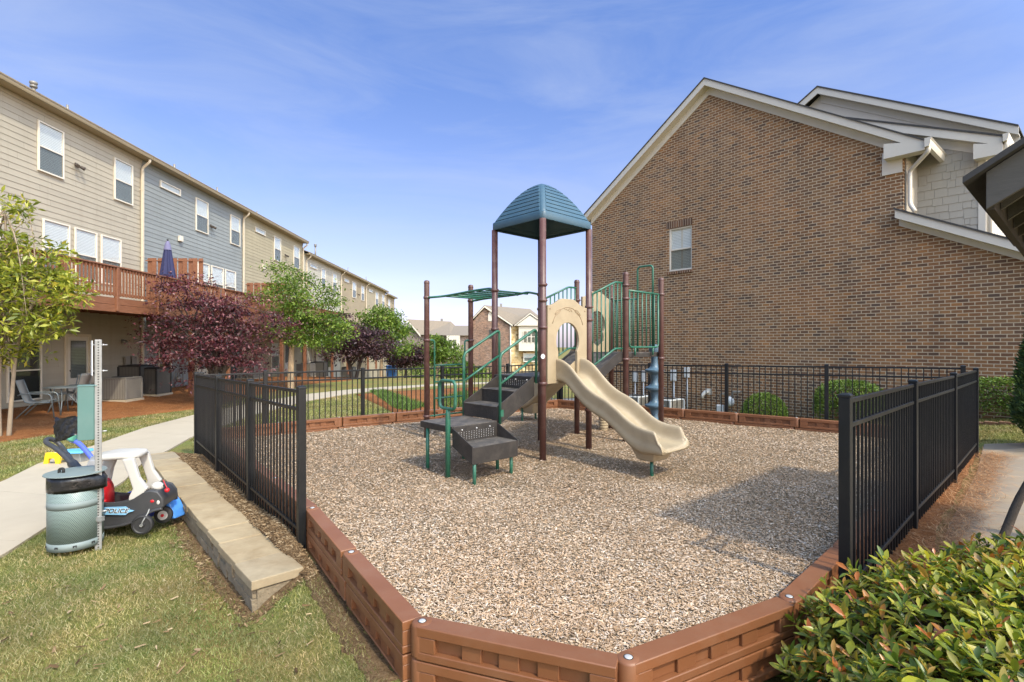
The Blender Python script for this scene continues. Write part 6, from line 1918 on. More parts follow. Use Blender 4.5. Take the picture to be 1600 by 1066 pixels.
M['leaf_red'] = island('burgundy_leaf', [(0.0, (0.022, 0.009, 0.012)), (0.35, (0.066, 0.016, 0.023)), (0.65, (0.125, 0.027, 0.038)), (0.86, (0.18, 0.062, 0.072)), (1.0, (0.27, 0.155, 0.15))], 0.45, 0.4, 0.22, clump=1.6)
M['leaf_purple'] = island('dull_purple_leaf', [(0.0, (0.018, 0.010, 0.014)), (0.4, (0.045, 0.021, 0.028)), (0.75, (0.085, 0.040, 0.048)), (1.0, (0.15, 0.085, 0.088))], 0.5, 0.35, 0.2, clump=1.2)
M['leaf_green'] = island('fresh_green_leaf', [(0.0, (0.040, 0.078, 0.010)), (0.4, (0.095, 0.165, 0.020)), (0.75, (0.16, 0.24, 0.032)), (1.0, (0.25, 0.32, 0.055))], 0.5, 0.35, 0.3, clump=1.4)
M['leaf_magnolia'] = island('yellow_green_leaf', [(0.0, (0.075, 0.105, 0.016)), (0.3, (0.185, 0.222, 0.026)), (0.65, (0.315, 0.338, 0.040)), (0.93, (0.43, 0.42, 0.07)), (1.0, (0.52, 0.40, 0.05))], 0.38, 0.5, 0.35, clump=2.2)
M['leaf_box'] = island('boxwood_leaf', [(0.0, (0.040, 0.078, 0.012)), (0.5, (0.11, 0.185, 0.026)), (1.0, (0.20, 0.28, 0.052))], 0.45, 0.4, 0.25)
M['leaf_cypress'] = island('arborvitae_spray', [(0.0, (0.014, 0.034, 0.010)), (0.5, (0.040, 0.080, 0.016)), (1.0, (0.085, 0.135, 0.028))], 0.6, 0.3, 0.15)
M['leaf_haw'] = island('glossy_shrub_leaf', [(0.0, (0.040, 0.078, 0.012)), (0.20, (0.10, 0.155, 0.020)), (0.46, (0.215, 0.255, 0.028)), (0.76, (0.35, 0.345, 0.038)), (0.92, (0.46, 0.41, 0.065)), (0.97, (0.45, 0.30, 0.06)), (1.0, (0.16, 0.085, 0.04))], 0.33, 0.45, 0.36, clump=4.0)
M['leaf_young'] = island('coppery_young_leaf', [(0.0, (0.20, 0.20, 0.035)), (0.35, (0.30, 0.24, 0.04)), (0.65, (0.40, 0.19, 0.035)), (0.85, (0.46, 0.13, 0.03)), (1.0, (0.30, 0.10, 0.05))], 0.28, 0.55, 0.3)

# ---- the yellow-green tree at the left edge, three pale stems
GT = (-10.75, 10.75, gz(-10.75, 10.75))
tree('magnolia_tree', 'yellow-green broad-leaved tree with three pale stems at the left edge', 'tree', GT,
     [([(-0.10, 0, -0.1), (-0.20, 0, 0.9), (-0.42, 0.05, 2.0), (-0.65, 0, 3.4)], 0.058, 0.025), ([(0.04, -0.05, -0.1), (0.02, -0.05, 1.0), (0.08, -0.05, 2.2), (0.12, 0, 4.0), (0.10, 0, 4.9)], 0.048, 0.016), ([(0.13, 0.05, -0.1), (0.26, 0.0, 1.0), (0.48, -0.1, 2.0), (0.85, -0.1, 3.0)], 0.045, 0.02)],
     [(-0.7, 0, 2.5, 0.9, 0.8, 0.75), (0.50, -0.2, 2.35, 1.05, 0.75, 0.45), (0.80, -0.1, 3.05, 1.05, 0.75, 0.60), (-0.3, 0, 3.6, 0.85, 0.7, 0.6), (0.60, 0, 3.75, 0.80, 0.6, 0.45), (0.10, 0, 4.65, 0.50, 0.45, 0.62), (-1.6, 0, 3.2, 0.8, 0.8, 1.0), (0.1, 0, 1.75, 0.8, 0.5, 0.30), (-0.9, 0, 1.6, 0.7, 0.6, 0.3)],
     760, 13, 0.09, 0.165, 0.050, M['leaf_magnolia'], M['greytan'], 11, limbs=110, droop=0.05, shell=0.25, rt=0.05, wide=0.55, outw=2.2, upward=0.6, flat=0.7)
# ---- burgundy and purple trees
def at_ground(px, Y):
    X = (px - 800) / 800 * Y
    return (X, Y, gz(X, Y))
b = at_ground(338, 16.6)
tree('burgundy_tree', 'large burgundy-leaved tree, the nearest dark red one beside the fence', 'tree', b,
     [([(-0.05, 0, -0.1), (-0.1, 0, 0.8), (-0.4, 0.05, 1.7), (-0.8, 0, 2.6)], 0.10, 0.04), ([(0.1, 0.05, -0.1), (0.2, 0, 0.9), (0.5, 0, 1.8), (0.9, 0, 2.6)], 0.09, 0.04), ([(0, -0.05, -0.1), (0.05, -0.1, 1.2), (0.0, -0.1, 2.4), (-0.2, -0.1, 3.3)], 0.09, 0.03)],
     [(-0.55, 0, 2.55, 1.45, 1.3, 1.0), (0.9, 0, 2.35, 1.25, 1.2, 0.80), (-1.2, 0, 1.7, 0.95, 1.0, 0.55), (0.2, -0.3, 1.7, 1.5, 1.0, 0.55), (-0.75, 0, 3.75, 0.85, 0.8, 0.5), (1.7, 0, 2.6, 0.55, 0.6, 0.4), (-0.9, -0.2, 1.25, 0.9, 0.8, 0.3), (0.3, 0, 3.2, 1.1, 0.9, 0.5), (-0.7, -0.3, 0.95, 0.9, 0.7, 0.28), (0.9, 0, 1.3, 0.9, 0.8, 0.3)],
     150, 95, 0.46, 0.105, 0.048, M['leaf_red'], M['darkbark'], 21, 'dark red trees in the straw bed', limbs=60, droop=0.15, shell=0.35, flat=0.2)
b = at_ground(553, 30.0)
tree('purple_tree', 'dull purple-leaved tree beyond the tan-trunked green tree', 'tree', b,
     [([(-0.1, 0, -0.1), (-0.3, 0, 0.9), (-0.7, 0, 2.0)], 0.12, 0.05), ([(0.1, 0, -0.1), (0.4, 0, 1.0), (0.9, 0, 2.1)], 0.12, 0.05)],
     [(-0.5, 0, 2.5, 1.6, 1.4, 1.0), (0.8, 0, 2.1, 1.5, 1.3, 0.9), (-0.9, 0, 3.3, 0.8, 0.8, 0.6), (0.0, 0, 1.45, 1.9, 1.2, 0.45), (1.6, 0, 1.7, 0.9, 0.9, 0.6)],
     150, 60, 0.42, 0.16, 0.085, M['leaf_purple'], M['darkbark'], 22, 'dark red trees in the straw bed', limbs=40, shell=0.4, flat=0.32)
b = at_ground(632, 37.0)
tree('purple_tree', 'small dull purple tree low among the green ones farther along the row', 'tree', b,
     [([(0, 0, -0.1), (0.1, 0, 0.8), (-0.2, 0, 1.8)], 0.1, 0.04)],
     [(0, 0, 1.6, 1.4, 1.2, 0.7), (0.5, 0, 2.0, 0.9, 0.8, 0.5)], 90, 40, 0.32, 0.18, 0.10, M['leaf_purple'], M['darkbark'], 23, 'dark red trees in the straw bed', limbs=20)
# ---- green crape myrtles
b = at_ground(454, 22.6)
tree('green_tree', 'tall fresh-green tree on one smooth tan trunk behind the left fence', 'tree', b,
     [([(0, 0, -0.1), (0.02, 0, 1.1), (0.08, 0, 2.1), (0.2, 0, 3.0), (-0.2, 0, 4.4)], 0.16, 0.04), ([(0.05, 0, 1.9), (0.6, 0, 2.7), (1.3, 0, 3.5)], 0.08, 0.03), ([(0.05, 0, 1.8), (-0.5, 0, 2.7), (-0.9, 0, 3.8)], 0.08, 0.03)],
     [(0.1, 0, 4.6, 1.1, 1.0, 0.65), (-0.3, 0, 3.9, 1.2, 1.2, 0.7), (0.9, 0, 3.6, 1.3, 1.2, 0.75), (1.4, 0, 2.7, 1.3, 1.1, 0.65), (0.1, 0, 2.7, 1.4, 1.1, 0.65), (-0.6, 0, 5.2, 0.5, 0.5, 0.4), (1.6, 0, 4.3, 0.5, 0.5, 0.4), (1.2, -.2, 2.1, 1.1, .9, .35)],
     230, 60, 0.38, 0.12, 0.060, M['leaf_green'], M['tanbark'], 31, 'green trees along the left row', limbs=60, shell=0.35, flat=0.36)
b = at_ground(596, 34.0)
tree('green_tree', 'second green tree along the row, rising behind the purple tree', 'tree', b,
     [([(0, 0, -0.1), (0.0, 0, 1.2), (0.1, 0, 2.6), (0.0, 0, 4.0)], 0.14, 0.04)],
     [(-0.2, 0, 4.0, 1.3, 1.2, 0.7), (0.5, 0, 3.2, 1.4, 1.3, 0.8), (0.9, 0, 2.3, 1.2, 1.2, 0.8), (1.2, 0, 3.9, 0.6, 0.6, 0.4), (-0.9, 0, 3.2, 0.8, 0.8, .6)],
     210, 40, 0.36, 0.17, 0.09, M['leaf_green'], M['tanbark'], 32, 'green trees along the left row', limbs=40, shell=0.4)
b = at_ground(683, 39.0)
tree('green_tree', 'rounded green tree in front of the distant grey house, seen past the left posts', 'tree', b,
     [([(0, 0, -0.1), (0.0, 0, 1.0), (-0.2, 0, 2.4)], 0.12, 0.04), ([(0, 0, 0.6), (0.6, 0, 1.6), (0.9, 0, 2.6)], 0.08, 0.04)],
     [(-0.3, 0, 2.6, 1.3, 1.2, 0.75), (0.6, 0, 2.2, 1.3, 1.2, 0.7), (-0.6, 0, 1.7, 1.2, 1.1, 0.6), (0.1, 0, 3.1, 0.7, 0.7, 0.4), (1.3, 0, 1.8, 0.7, 0.7, 0.5)],
     150, 40, 0.34, 0.18, 0.095, M['leaf_green'], M['tanbark'], 33, 'green trees along the left row', limbs=30, shell=0.4)
for i, (px, Y, w_, h_, lab) in enumerate(((716, 34, 1.1, 0.9, 'low green bush below the rounded tree, beyond the back fence'), (752, 40, 1.4, 0.9, 'low green bush at the foot of the distant brown brick house'), (660, 45, 1.8, 1.6, 'dark green bush beside the small purple tree'))):
    b = at_ground(px, Y)
    tree('far_bush', lab, 'bush', b, [([(0, 0, -0.1), (0, 0, h_ * .6)], 0.05, 0.02)], [(0, 0, h_ * .55, w_, w_, h_ * .6)], 60, 36, 0.3, 0.17, 0.10, M['leaf_green'], M['bark'], 50 + i, 'bushes beyond the back fence', limbs=6, shell=0.6)

# ---- clipped shrubs in front of the brick wall
def clipped(name, label, cat, c, r, n, L, leafm, seed, boxy=2.0, group=None):
    rng = np.random.default_rng(seed)
    t = thing(name, label, cat, c, 0, group)
    d = rng.normal(size=(n, 3)); d[:, 2] = np.abs(d[:, 2]) * 1.05 - 0.25
    p = np.abs(d) ** boxy
    s = 1.0 / (p.sum(1) ** (1 / boxy))
    surf = d * s[:, None]
    rr_ = (0.80 + 0.22 * rng.random(n) ** 0.6 + 0.03 * np.sin(d[:, 0] * 9) * np.cos(d[:, 1] * 8))
    Q = surf * rr_[:, None] * np.array(r)[None, :]
    ca, sa = math.cos(BROT), math.sin(BROT)
    Q = np.stack([Q[:, 0] * ca - Q[:, 1] * sa, Q[:, 0] * sa + Q[:, 1] * ca, Q[:, 2]], 1)
    P = Q + np.array(c)
    D = unit(unit(Q) + rng.normal(size=(n, 3)) * 0.6); N = unit(rng.normal(size=(n, 3)) * 0.6 + unit(Q))
    leaf_mesh('foliage', P, D, N, L * (0.7 + 0.6 * rng.random(n)), L * 0.55, leafm, t)
    mb = MB()
    for k in range(9):
        a = rng.random() * 6.28; e = Vector(c) + Vector((math.cos(a) * r[0] * .6, math.sin(a) * min(r[1], r[0]) * .6, r[2] * .6))
        limb(mb, [Vector(c) + Vector((0, 0, -r[2] * .5)), Vector(c) + Vector((math.cos(a) * .1, math.sin(a) * .1, 0)), e], 0.025, 0.006, 5)
    mb.build('stems', M['darkbark'], t)
    return t
c = bl_pt(px_s(1213), -0.75, -0.28); clipped('ball_shrub', 'round clipped bright green ball shrub behind the back fence', 'shrub', tuple(c), (0.56, 0.50, 0.56), 5200, 0.05, M['leaf_box'], 61, 2.0, 'clipped shrubs by the brick wall')
c = bl_pt(px_s(1342), -0.65, 0.05); clipped('clipped_shrub', 'wide clipped green shrub behind the fence, right of the ball shrub', 'shrub', tuple(c), (0.74, 0.5, 0.66), 6500, 0.055, M['leaf_box'], 62, 2.8, 'clipped shrubs by the brick wall')
c = bl_pt(12.05, -0.55, 0.36); clipped('clipped_hedge', 'long clipped green hedge under the brick wall right of the fence', 'hedge', tuple(c), (1.35, 0.42, 0.56), 11000, 0.05, M['leaf_box'], 63, 4.0, 'clipped shrubs by the brick wall')
# brick edging in front of the hedge
edg = thing('brick_edging', 'low row of brown edging bricks in front of the hedge', 'edging', tuple(bl_pt(10.6, -1.15, -0.05)))
mb = MB()
for i in range(17):
    s0 = 10.4 + i * 0.215
    a = bl_pt(s0, -1.2, 0); b_ = bl_pt(s0 + 0.205, -1.2, 0)
    z_ = gz(a.x, a.y)
    n_ = BN * 0.10
    mb.hexa([a + Vector((0, 0, z_ - .05)), b_ + Vector((0, 0, z_ - .05)), b_ + n_ + Vector((0, 0, z_ - .05)), a + n_ + Vector((0, 0, z_ - .05))], [a + Vector((0, 0, z_ + .07)), b_ + Vector((0, 0, z_ + .075)), b_ + n_ + Vector((0, 0, z_ + .07)), a + n_ + Vector((0, 0, z_ + .075))])
mb.build('edging_bricks', M['rowlock'], edg, bevel=0.008)

# ---- arborvitae at the right edge
def arborvitae(c, r, h, n, seed):
    rng = np.random.default_rng(seed)
    t = thing('arborvitae', 'tall dark green arborvitae column at the right edge before the hedge', 'tree', c)
    u = rng.random(n); a = rng.random(n) * 2 * np.pi
    rad_ = r * (np.minimum(1, u * 6) ** 0.5) * (1 - u) ** 0.55 * (0.72 + 0.34 * rng.random(n)) * (1 + 0.10 * np.sin(a * 5 + u * 20))
    P = np.stack([np.cos(a) * rad_, np.sin(a) * rad_, u * h], 1) + np.array(c)
    D = np.stack([np.cos(a) * 0.55, np.sin(a) * 0.55, 0.7 + 0 * a], 1) + rng.normal(size=(n, 3)) * 0.35
    N = np.stack([-np.sin(a), np.cos(a), 0 * a], 1) + rng.normal(size=(n, 3)) * 0.3
    leaf_mesh('foliage', P, D, unit(N), 0.06 + 0.06 * rng.random(n), 0.028, M['leaf_cypress'], t)
    MB().tube([Vector(c) + Vector((0, 0, -.2)), Vector(c) + Vector((0, 0, h * .9))], [0.06, 0.01], 8).build('trunk', M['darkbark'], t)
arborvitae((8.84, 8.35, gz(8.84, 8.35) + 0.10), 0.50, 3.0, 15000, 71)

# ---- bare leaning trunk by the pavilion
lt = thing('leaning_tree', 'thin bare leaning tree trunk with rough bark rising beside the paved path', 'tree', (3.2, 3.45, -0.2))
mb = MB()
limb(mb, [Vector((3.12, 3.44, -0.28)), Vector((3.42, 3.65, -0.02)), Vector((3.70, 3.83, 0.22)), Vector((4.02, 4.0, 0.50)), Vector((4.6, 4.2, 1.0)), Vector((5.3, 4.3, 1.7))], 0.036, 0.022, 12)
mb.build('trunk', M['bark'], lt)

# ---- the glossy shrub in the front right corner
def front_shrub():
    rng = np.random.default_rng(81)
    base = np.array((2.62, 2.28, -0.2))
    t = thing('glossy_shrub', 'glossy green shrub with coppery young leaf tips in the front right corner', 'shrub', tuple(base))
    ells = [(2.42, 2.42, -0.12, 1.06, 0.80, 0.64), (3.10, 2.60, -0.10, 1.0, 0.80, 0.70), (2.02, 1.85, -0.12, 0.80, 0.72, 0.56), (3.1, 1.9, -0.12, 0.95, 0.85, 0.66)]
    tips = []; outs = []
    tries = 0
    while len(tips) < 2600 and tries < 60000:
        tries += 1
        e = ells[rng.integers(len(ells))]
        d = rng.normal(size=3); d[2] = abs(d[2]) * 1.1 - 0.12; d /= np.linalg.norm(d)
        rr_ = 0.80 + 0.22 * rng.random()
        p = np.array(e[:3]) + d * np.array(e[3:]) * rr_
        # keep the outer skin of the whole mound
        ins = False
        for q in ells:
            if q is e: continue
            v = (p - np.array(q[:3])) / np.array(q[3:])
            if v @ v < 0.72: ins = True; break
        if ins or p[2] < -0.22: continue
        if p[1] < 1.35: continue
        nrm = d / np.array(e[3:]); nrm /= np.linalg.norm(nrm)
        tips.append(p + np.array([0, 0, 0.03 * rng.normal()])); outs.append(nrm)
    tips = np.array(tips); outs = np.array(outs)
    P = []; D = []; N = []; L = []; W = []; young = []
    for p, o in zip(tips, outs):
        ax = o * 0.55 + np.array([0, 0, 0.75]) + rng.normal(size=3) * 0.22; ax /= np.linalg.norm(ax)
        s = np.cross(ax, [0.3, 0.9, 0.1]); s /= np.linalg.norm(s); b_ = np.cross(ax, s)
        isy = rng.random() < 0.30
        m_ = rng.integers(6, 10); a0 = rng.random() * 6.28
        for k in range(m_):
            a = a0 + k * 2.4
            lev = k / m_
            el = 0.15 + 0.95 * lev + rng.normal() * 0.12
            out = s * math.cos(a) + b_ * math.sin(a)
            d = out * math.cos(el) + ax * math.sin(el)
            P.append(p - ax * 0.05 * (1 - lev)); D.append(d); N.append(ax * math.cos(el) - out * math.sin(el) + rng.normal(size=3) * 0.12)
            l_ = (0.088 - 0.032 * lev) * rng.uniform(0.55, 1.3)
            L.append(l_); W.append(l_ * rng.uniform(0.28, 0.42)); young.append(isy and lev > 0.45)
    # loose inner leaves
    n_in = 5200
    for e in ells:
        d = unit(rng.normal(size=(n_in // 4, 3))); r = 0.45 + 0.42 * rng.random(n_in // 4)
        q = np.array(e[:3]) + d * np.array(e[3:]) * r[:, None]
        for p, dd in zip(q, d):
            if p[2] < -0.25: continue
            P.append(p); D.append(dd + rng.normal(size=3) * 0.7); N.append(np.array([0, 0, 1]) + rng.normal(size=3) * 0.6); L.append(rng.uniform(.05, .075)); W.append(0.03); young.append(False)
    P = np.array(P); D = np.array(D); N = np.array(N); L = np.array(L); W = np.array(W); young = np.array(young)
    def mesh(k, nm, mat):
        n = k.sum(); p = P[k]; d = unit(D[k]); nn = N[k]; s = unit(np.cross(d, nn)); nn = np.cross(s, d); l = L[k][:, None]; w = W[k][:, None]
        cup = rng.uniform(0.05, 0.30, (n, 1)); bend = rng.uniform(-0.05, 0.25, (n, 1))
        V = []
        for f, ww in ((0.0, 0.12), (0.28, 0.66), (0.56, 1.0), (0.84, 0.58)):
            c = p + d * l * f - nn * l * bend * f * f
            V += [c + s * w * ww / 2 + nn * w * cup * ww, c, c - s * w * ww / 2 + nn * w * cup * ww]
        V.append(p + d * l - nn * l * bend)
        V = np.stack(V, 1)
        o = (np.arange(n) * 13)[:, None]
        F = []
        for r_ in range(3):
            i = r_ * 3
            F.append(o + np.array([[i, i + 1, i + 4, i + 3]])); F.append(o + np.array([[i + 1, i + 2, i + 5, i + 4]]))
        F.append(o + np.array([[9, 10, 12, 9]])[:, :4]); 
        F = np.concatenate(F[:-1], 0)
        # tips as quads with the middle vertex
        tipq = o + np.array([[9, 10, 11, 12]])
        F = np.concatenate([F, tipq], 0)
        return np_mesh(nm, V, F, mat, t, smooth=True)
    mesh(~young, 'foliage', M['leaf_haw']); mesh(young, 'young_leaves', M['leaf_young'])
    mb = MB()
    for p, o in list(zip(tips, outs))[::3]:
        c = base + (p - base) * np.array([0.55, 0.55, 0.35]); 
        limb(mb, [Vector(c), Vector((c + p) / 2 + np.array([0, 0, -0.03])), Vector(p)], 0.0055, 0.0025, 5)
    mb.build('stems', M['bark'], t)
front_shrub()
# ================================================================ sign post, dispenser and bin
PP = gnd(153.5, 857, -0.35)
sp_ = thing('sign_post', 'perforated galvanised square post carrying a white sign seen edge-on', 'post', (PP.x, PP.y, -0.35), rad(40), local=True)
MB().box(-0.027, -0.027, -0.2, 0.027, 0.027, 2.0).build('perforated_post', M['galv'], sp_, bevel=0.004)
hm = MB()
for i in range(78):
    z = 0.02 + i * 0.0254
    for face in range(2):
        c = Vector((0, -0.0272, z)) if face == 0 else Vector((0.0272, 0, z))
        pts = []
        for k in range(10):
            a = 2 * math.pi * k / 10
            pts.append(c + (Vector((math.cos(a) * .0065, 0, math.sin(a) * .0065)) if face == 0 else Vector((0, math.cos(a) * .0065, math.sin(a) * .0065))))
        hm.add(pts, [tuple(range(10))])
hm.build('punched_holes', M['hole'], sp_)
# sign plate faces away to the left; hung from the post by two bolts
view = Vector((PP.x, PP.y, 0)).normalized()
ca, sa = math.cos(-rad(40)), math.sin(-rad(40))
def tol(v):
    return Vector((v.x * ca - v.y * sa, v.x * sa + v.y * ca, v.z))
side = Vector((-view.y, view.x, 0)); side = side if side.x < 0 else -side
n_ = tol(side); t_ = tol(view * 1.0 + side * 0.05).normalized()
pl_ = MB()
c0 = n_ * 0.046
pl_.extr([c0 - t_ * 0.11 + Vector((0, 0, 1.66)), c0 + t_ * 0.11 + Vector((0, 0, 1.66)), c0 + t_ * 0.11 + Vector((0, 0, 1.99)), c0 - t_ * 0.11 + Vector((0, 0, 1.99))], n_ * 0.004)
pl_.build('sign_plate', M['white_sign'], sp_)
bl_ = MB()
for z in (1.70, 1.95):
    bl_.tube([n_ * 0.055 + Vector((0, 0, z)), -n_ * 0.07 + Vector((0, 0, z))], 0.005, 8)
    bl_.tube([-n_ * 0.033 + Vector((0, 0, z)), -n_ * 0.044 + Vector((0, 0, z))], 0.010, 6)
for z in (0.35, 1.12):
    bl_.tube([-n_ * 0.03 + Vector((0, 0, z)), -n_ * 0.065 + Vector((0, 0, z))], 0.006, 8)
bl_.build('bolts', M['bolt'], sp_)

# bag dispenser
DC = at(138.5, 644, PP.y - 0.02)
dp = thing('bag_dispenser', 'teal green metal waste-bag dispenser box on the perforated post', 'dispenser', tuple(DC))
r_ = Vector((0.83, 0.55, 0)).normalized(); f_ = Vector((r_.y, -r_.x, 0))
def dq(a, b, z): return DC + r_ * a + f_ * b + Vector((0, 0, z))
MB().hexa([dq(-.07, -.05, -.255), dq(.062, -.05, -.255), dq(.062, .05, -.255), dq(-.07, .05, -.255)], [dq(-.07, -.05, .25), dq(.062, -.05, .25), dq(.062, .05, .25), dq(-.07, .05, .25)]).build('case', M['teal'], dp, bevel=0.006)
MB().hexa([dq(-.076, .0505, -.26), dq(.045, .0505, -.26), dq(.045, .058, -.26), dq(-.076, .058, -.26)], [dq(-.076, .0505, .255), dq(.045, .0505, .255), dq(.045, .058, .255), dq(-.076, .058, .255)]).build('front_door', M['teal'], dp, bevel=0.004)
MB().hexa([dq(-.08, -.055, .2505), dq(.07, -.055, .2505), dq(.07, .065, .2505), dq(-.08, .065, .2505)], [dq(-.08, -.055, .262), dq(.07, -.055, .262), dq(.07, .062, .258), dq(-.08, .062, .258)]).build('top_flange', M['teal'], dp, bevel=0.003)

# litter bin on the post
BC = gnd(118.5, 851, -0.33)
BC = Vector((BC.x, PP.y - 0.02, -0.33)); BC.x = (118.5 - 800) / 800 * BC.y
def mesh_can_mat():
    m, nt, b, out = base_mat('perforated_bin_steel')
    t = nt.nodes.new('ShaderNodeTexCoord'); sp = nt.nodes.new('ShaderNodeSeparateXYZ'); nt.links.new(t.outputs['Object'], sp.inputs[0])
    ang = math_(nt, 'ARCTAN2', sp.outputs['Y'], sp.outputs['X'])
    u = math_(nt, 'MULTIPLY', ang, 0.215 / 0.0135)
    v = math_(nt, 'DIVIDE', sp.outputs['Z'], 0.0118)
    row = math_(nt, 'FLOOR', v)
    u2 = math_(nt, 'ADD', u, math_(nt, 'MULTIPLY', math_(nt, 'MODULO', row, 2.0), 0.5))
    fu = math_(nt, 'SUBTRACT', math_(nt, 'FRACT', u2), 0.5); fv = math_(nt, 'SUBTRACT', math_(nt, 'FRACT', v), 0.5)
    d2 = math_(nt, 'ADD', math_(nt, 'MULTIPLY', fu, fu), math_(nt, 'MULTIPLY', fv, fv))
    hole = math_(nt, 'LESS_THAN', d2, 0.085)
    nt.links.new(mixc(nt, hole, (0.20, 0.265, 0.245), (0.02, 0.025, 0.024)), b.inputs['Base Color'])
    b.inputs['Roughness'].default_value = 0.45
    return m
M['can_mesh'] = mesh_can_mat()
bn = thing('litter_bin', 'round grey-green perforated metal litter bin with black liner and flat lid', 'litter bin', tuple(BC), 0, local=True)
def band(r, z0, z1, nm, mat, par=None, sag=0.0):
    return MB().lathe((0, 0, 0), [(r, z0), (r, z1)], 40, caps=False).build(nm, mat, par or bn, solid=-0.002, auto=35)
band(0.209, 0.09, 0.66, 'perforated_body', M['can_mesh'])
band(0.2108, 0.03, 0.10, 'bottom_band', M['can_band']); band(0.2105, 0.41, 0.475, 'middle_band', M['can_band'])
MB().lathe((0, 0, 0), [(0.205, 0.032), (0.05, 0.034)], 30).build('bin_floor', M['can_band'], bn)
ln = MB()
n = 64; V = []
for (r, z, am) in ((0.205, 0.60, 0.0), (0.2115, 0.565, 0.002), (0.2125, 0.60, 0.003), (0.2125, 0.66, 0.003), (0.212, 0.70, 0.002), (0.20, 0.702, 0.0)):
    for k in range(n):
        a = 2 * math.pi * k / n
        rr2 = r + am * math.sin(a * 17 + z * 30) * 0.7 + (0.05 * max(0, math.cos(a - 0.15)) ** 14 if 0.56 < z < 0.69 else 0)
        zz2 = z + (0.012 * math.sin(a * 3 + 1) if z < 0.56 else 0) - (0.03 * max(0, math.cos(a)) ** 10 if z < .56 else 0)
        V.append((rr2 * math.cos(a), rr2 * math.sin(a), zz2))
F_ = []
for i in range(5):
    for k in range(n):
        F_.append((i * n + k, i * n + (k + 1) % n, (i + 1) * n + (k + 1) % n, (i + 1) * n + k))
ln.add(V, F_, True); ln.build('bin_liner', M['bag'], bn)
ld_ = MB().lathe((0, 0, 0), [(0.225, 0.712), (0.238, 0.716), (0.236, 0.724), (0.12, 0.735), (0.01, 0.737)], 40).build('lid', M['can_band'], bn, auto=40)
MB().tube(arc_corner([(-0.07, -0.10, 0.725), (-0.07, -0.10, 0.77), (-0.03, -0.10, 0.775), (-0.03, -0.10, 0.725)], 0.015, 4), 0.012, 8).build('lid_latch', M['hole'], ld_)
for a in (-2.2, -1.55, -0.9, -0.25):
    c = Vector((0.2165 * math.cos(a), 0.2165 * math.sin(a), 0.07))
    tt = Vector((-math.sin(a), math.cos(a), 0))
    MB().extr([c + tt * x + Vector((0, 0, z)) for x, z in ((-.014, -.010), (-.006, -.010), (-.006, .002), (.006, .002), (.006, -.010), (.014, -.010), (.014, .010), (-.014, .010))], Vector((math.cos(a), math.sin(a), 0)) * 0.002).build('slot', M['hole'], bn)
MB().box(0.205, -0.02, 0.25, 0.26, 0.02, 0.29).build('post_bracket', M['galv'], bn)

# ================================================================ toys
TC = Vector((-4.02, 5.42, -0.345))
car = thing('toy_car', 'black ride-on toy police car with white roof and red seat beside the litter bin', 'toy car', tuple(TC), rad(13), local=True)
car.scale = (0.92, 0.92, 0.93)
# x forward, y to the far side (left), z up
def loftx(secs, n=20):
    """secs: (x, half width, z bottom, z top, roundness)"""
    mb = MB(); V = []
    for x, hw, zb, zt, pw in secs:
        for k in range(n):
            a = 2 * math.pi * k / n
            c, s = math.cos(a), math.sin(a)
            cy_ = math.copysign(abs(c) ** (2 / pw), c); sz_ = math.copysign(abs(s) ** (2 / pw), s)
            V.append((x, cy_ * hw, (zb + zt) / 2 + sz_ * (zt - zb) / 2))
    F_ = []
    for i in range(len(secs) - 1):
        for k in range(n):
            F_.append((i * n + k, i * n + (k + 1) % n, (i + 1) * n + (k + 1) % n, (i + 1) * n + k))
    mb.add(V, F_, True)
    mb.f.append(tuple(range(n))[::-1]); mb.sm.append(True)
    q = (len(secs) - 1) * n
    mb.f.append(tuple(q + k for k in range(n))); mb.sm.append(True)
    return mb
HW = 0.205
# side walls, hood and tail as one tub
tub = MB()
side_prof = [(-0.44, 0.13), (-0.40, 0.10), (-0.20, 0.095), (0.02, 0.115), (0.16, 0.17), (0.28, 0.235), (0.385, 0.262), (0.40, 0.29), (0.39, 0.38), (0.34, 0.455), (0.26, 0.475), (0.18, 0.455), (0.08, 0.385), (-0.05, 0.352), (-0.20, 0.355), (-0.32, 0.385), (-0.42, 0.40), (-0.45, 0.36)]
for y in (-HW, HW - 0.035):
    tub.extr([(x, y, z) for x, z in side_prof], (0, 0.035, 0))
tb = tub.build('body_side', M['blk_plastic'], car, bevel=0.014, seg=3, auto=35)
hd_ = MB().extr([(x, -HW + 0.03, z) for x, z in ((0.12, 0.19), (0.28, 0.240), (0.383, 0.266), (0.396, 0.29), (0.386, 0.378), (0.338, 0.451), (0.26, 0.471), (0.18, 0.451), (0.12, 0.415))], (0, 2 * HW - 0.06, 0))
hd_.build('hood', M['blk_plastic'], car, bevel=0.012, seg=3, auto=35)
MB().box(-0.43, -0.17, 0.10, -0.05, 0.17, 0.13).build('floor_pan', M['blk_plastic'], car, bevel=0.01)
loftx([(-0.46, 0.13, 0.16, 0.34, 4), (-0.43, 0.168, 0.13, 0.39, 4), (-0.36, 0.168, 0.13, 0.38, 4)]).build('tail', M['blk_plastic'], car)
rim = MB()
for y in (-HW - 0.004, HW + 0.004):
    rim.tube(spline([(-0.44, y, 0.13), (-0.30, y, 0.095), (-0.10, y, 0.098), (0.05, y, 0.125), (0.17, y, 0.178), (0.28, y, 0.24), (0.385, y, 0.265)], 5), 0.017, 10)
rim.build('running_board', M['blk_plastic'], car)
r2_ = MB()
for y in (-HW + 0.016, HW - 0.016):
    r2_.tube(spline([(-0.43, y, 0.398), (-0.32, y, 0.386), (-0.20, y, 0.357), (-0.05, y, 0.353), (0.08, y, 0.386), (0.17, y, 0.448)], 5), 0.014, 10)
r2_.build('cockpit_rim', M['blk_plastic'], car)
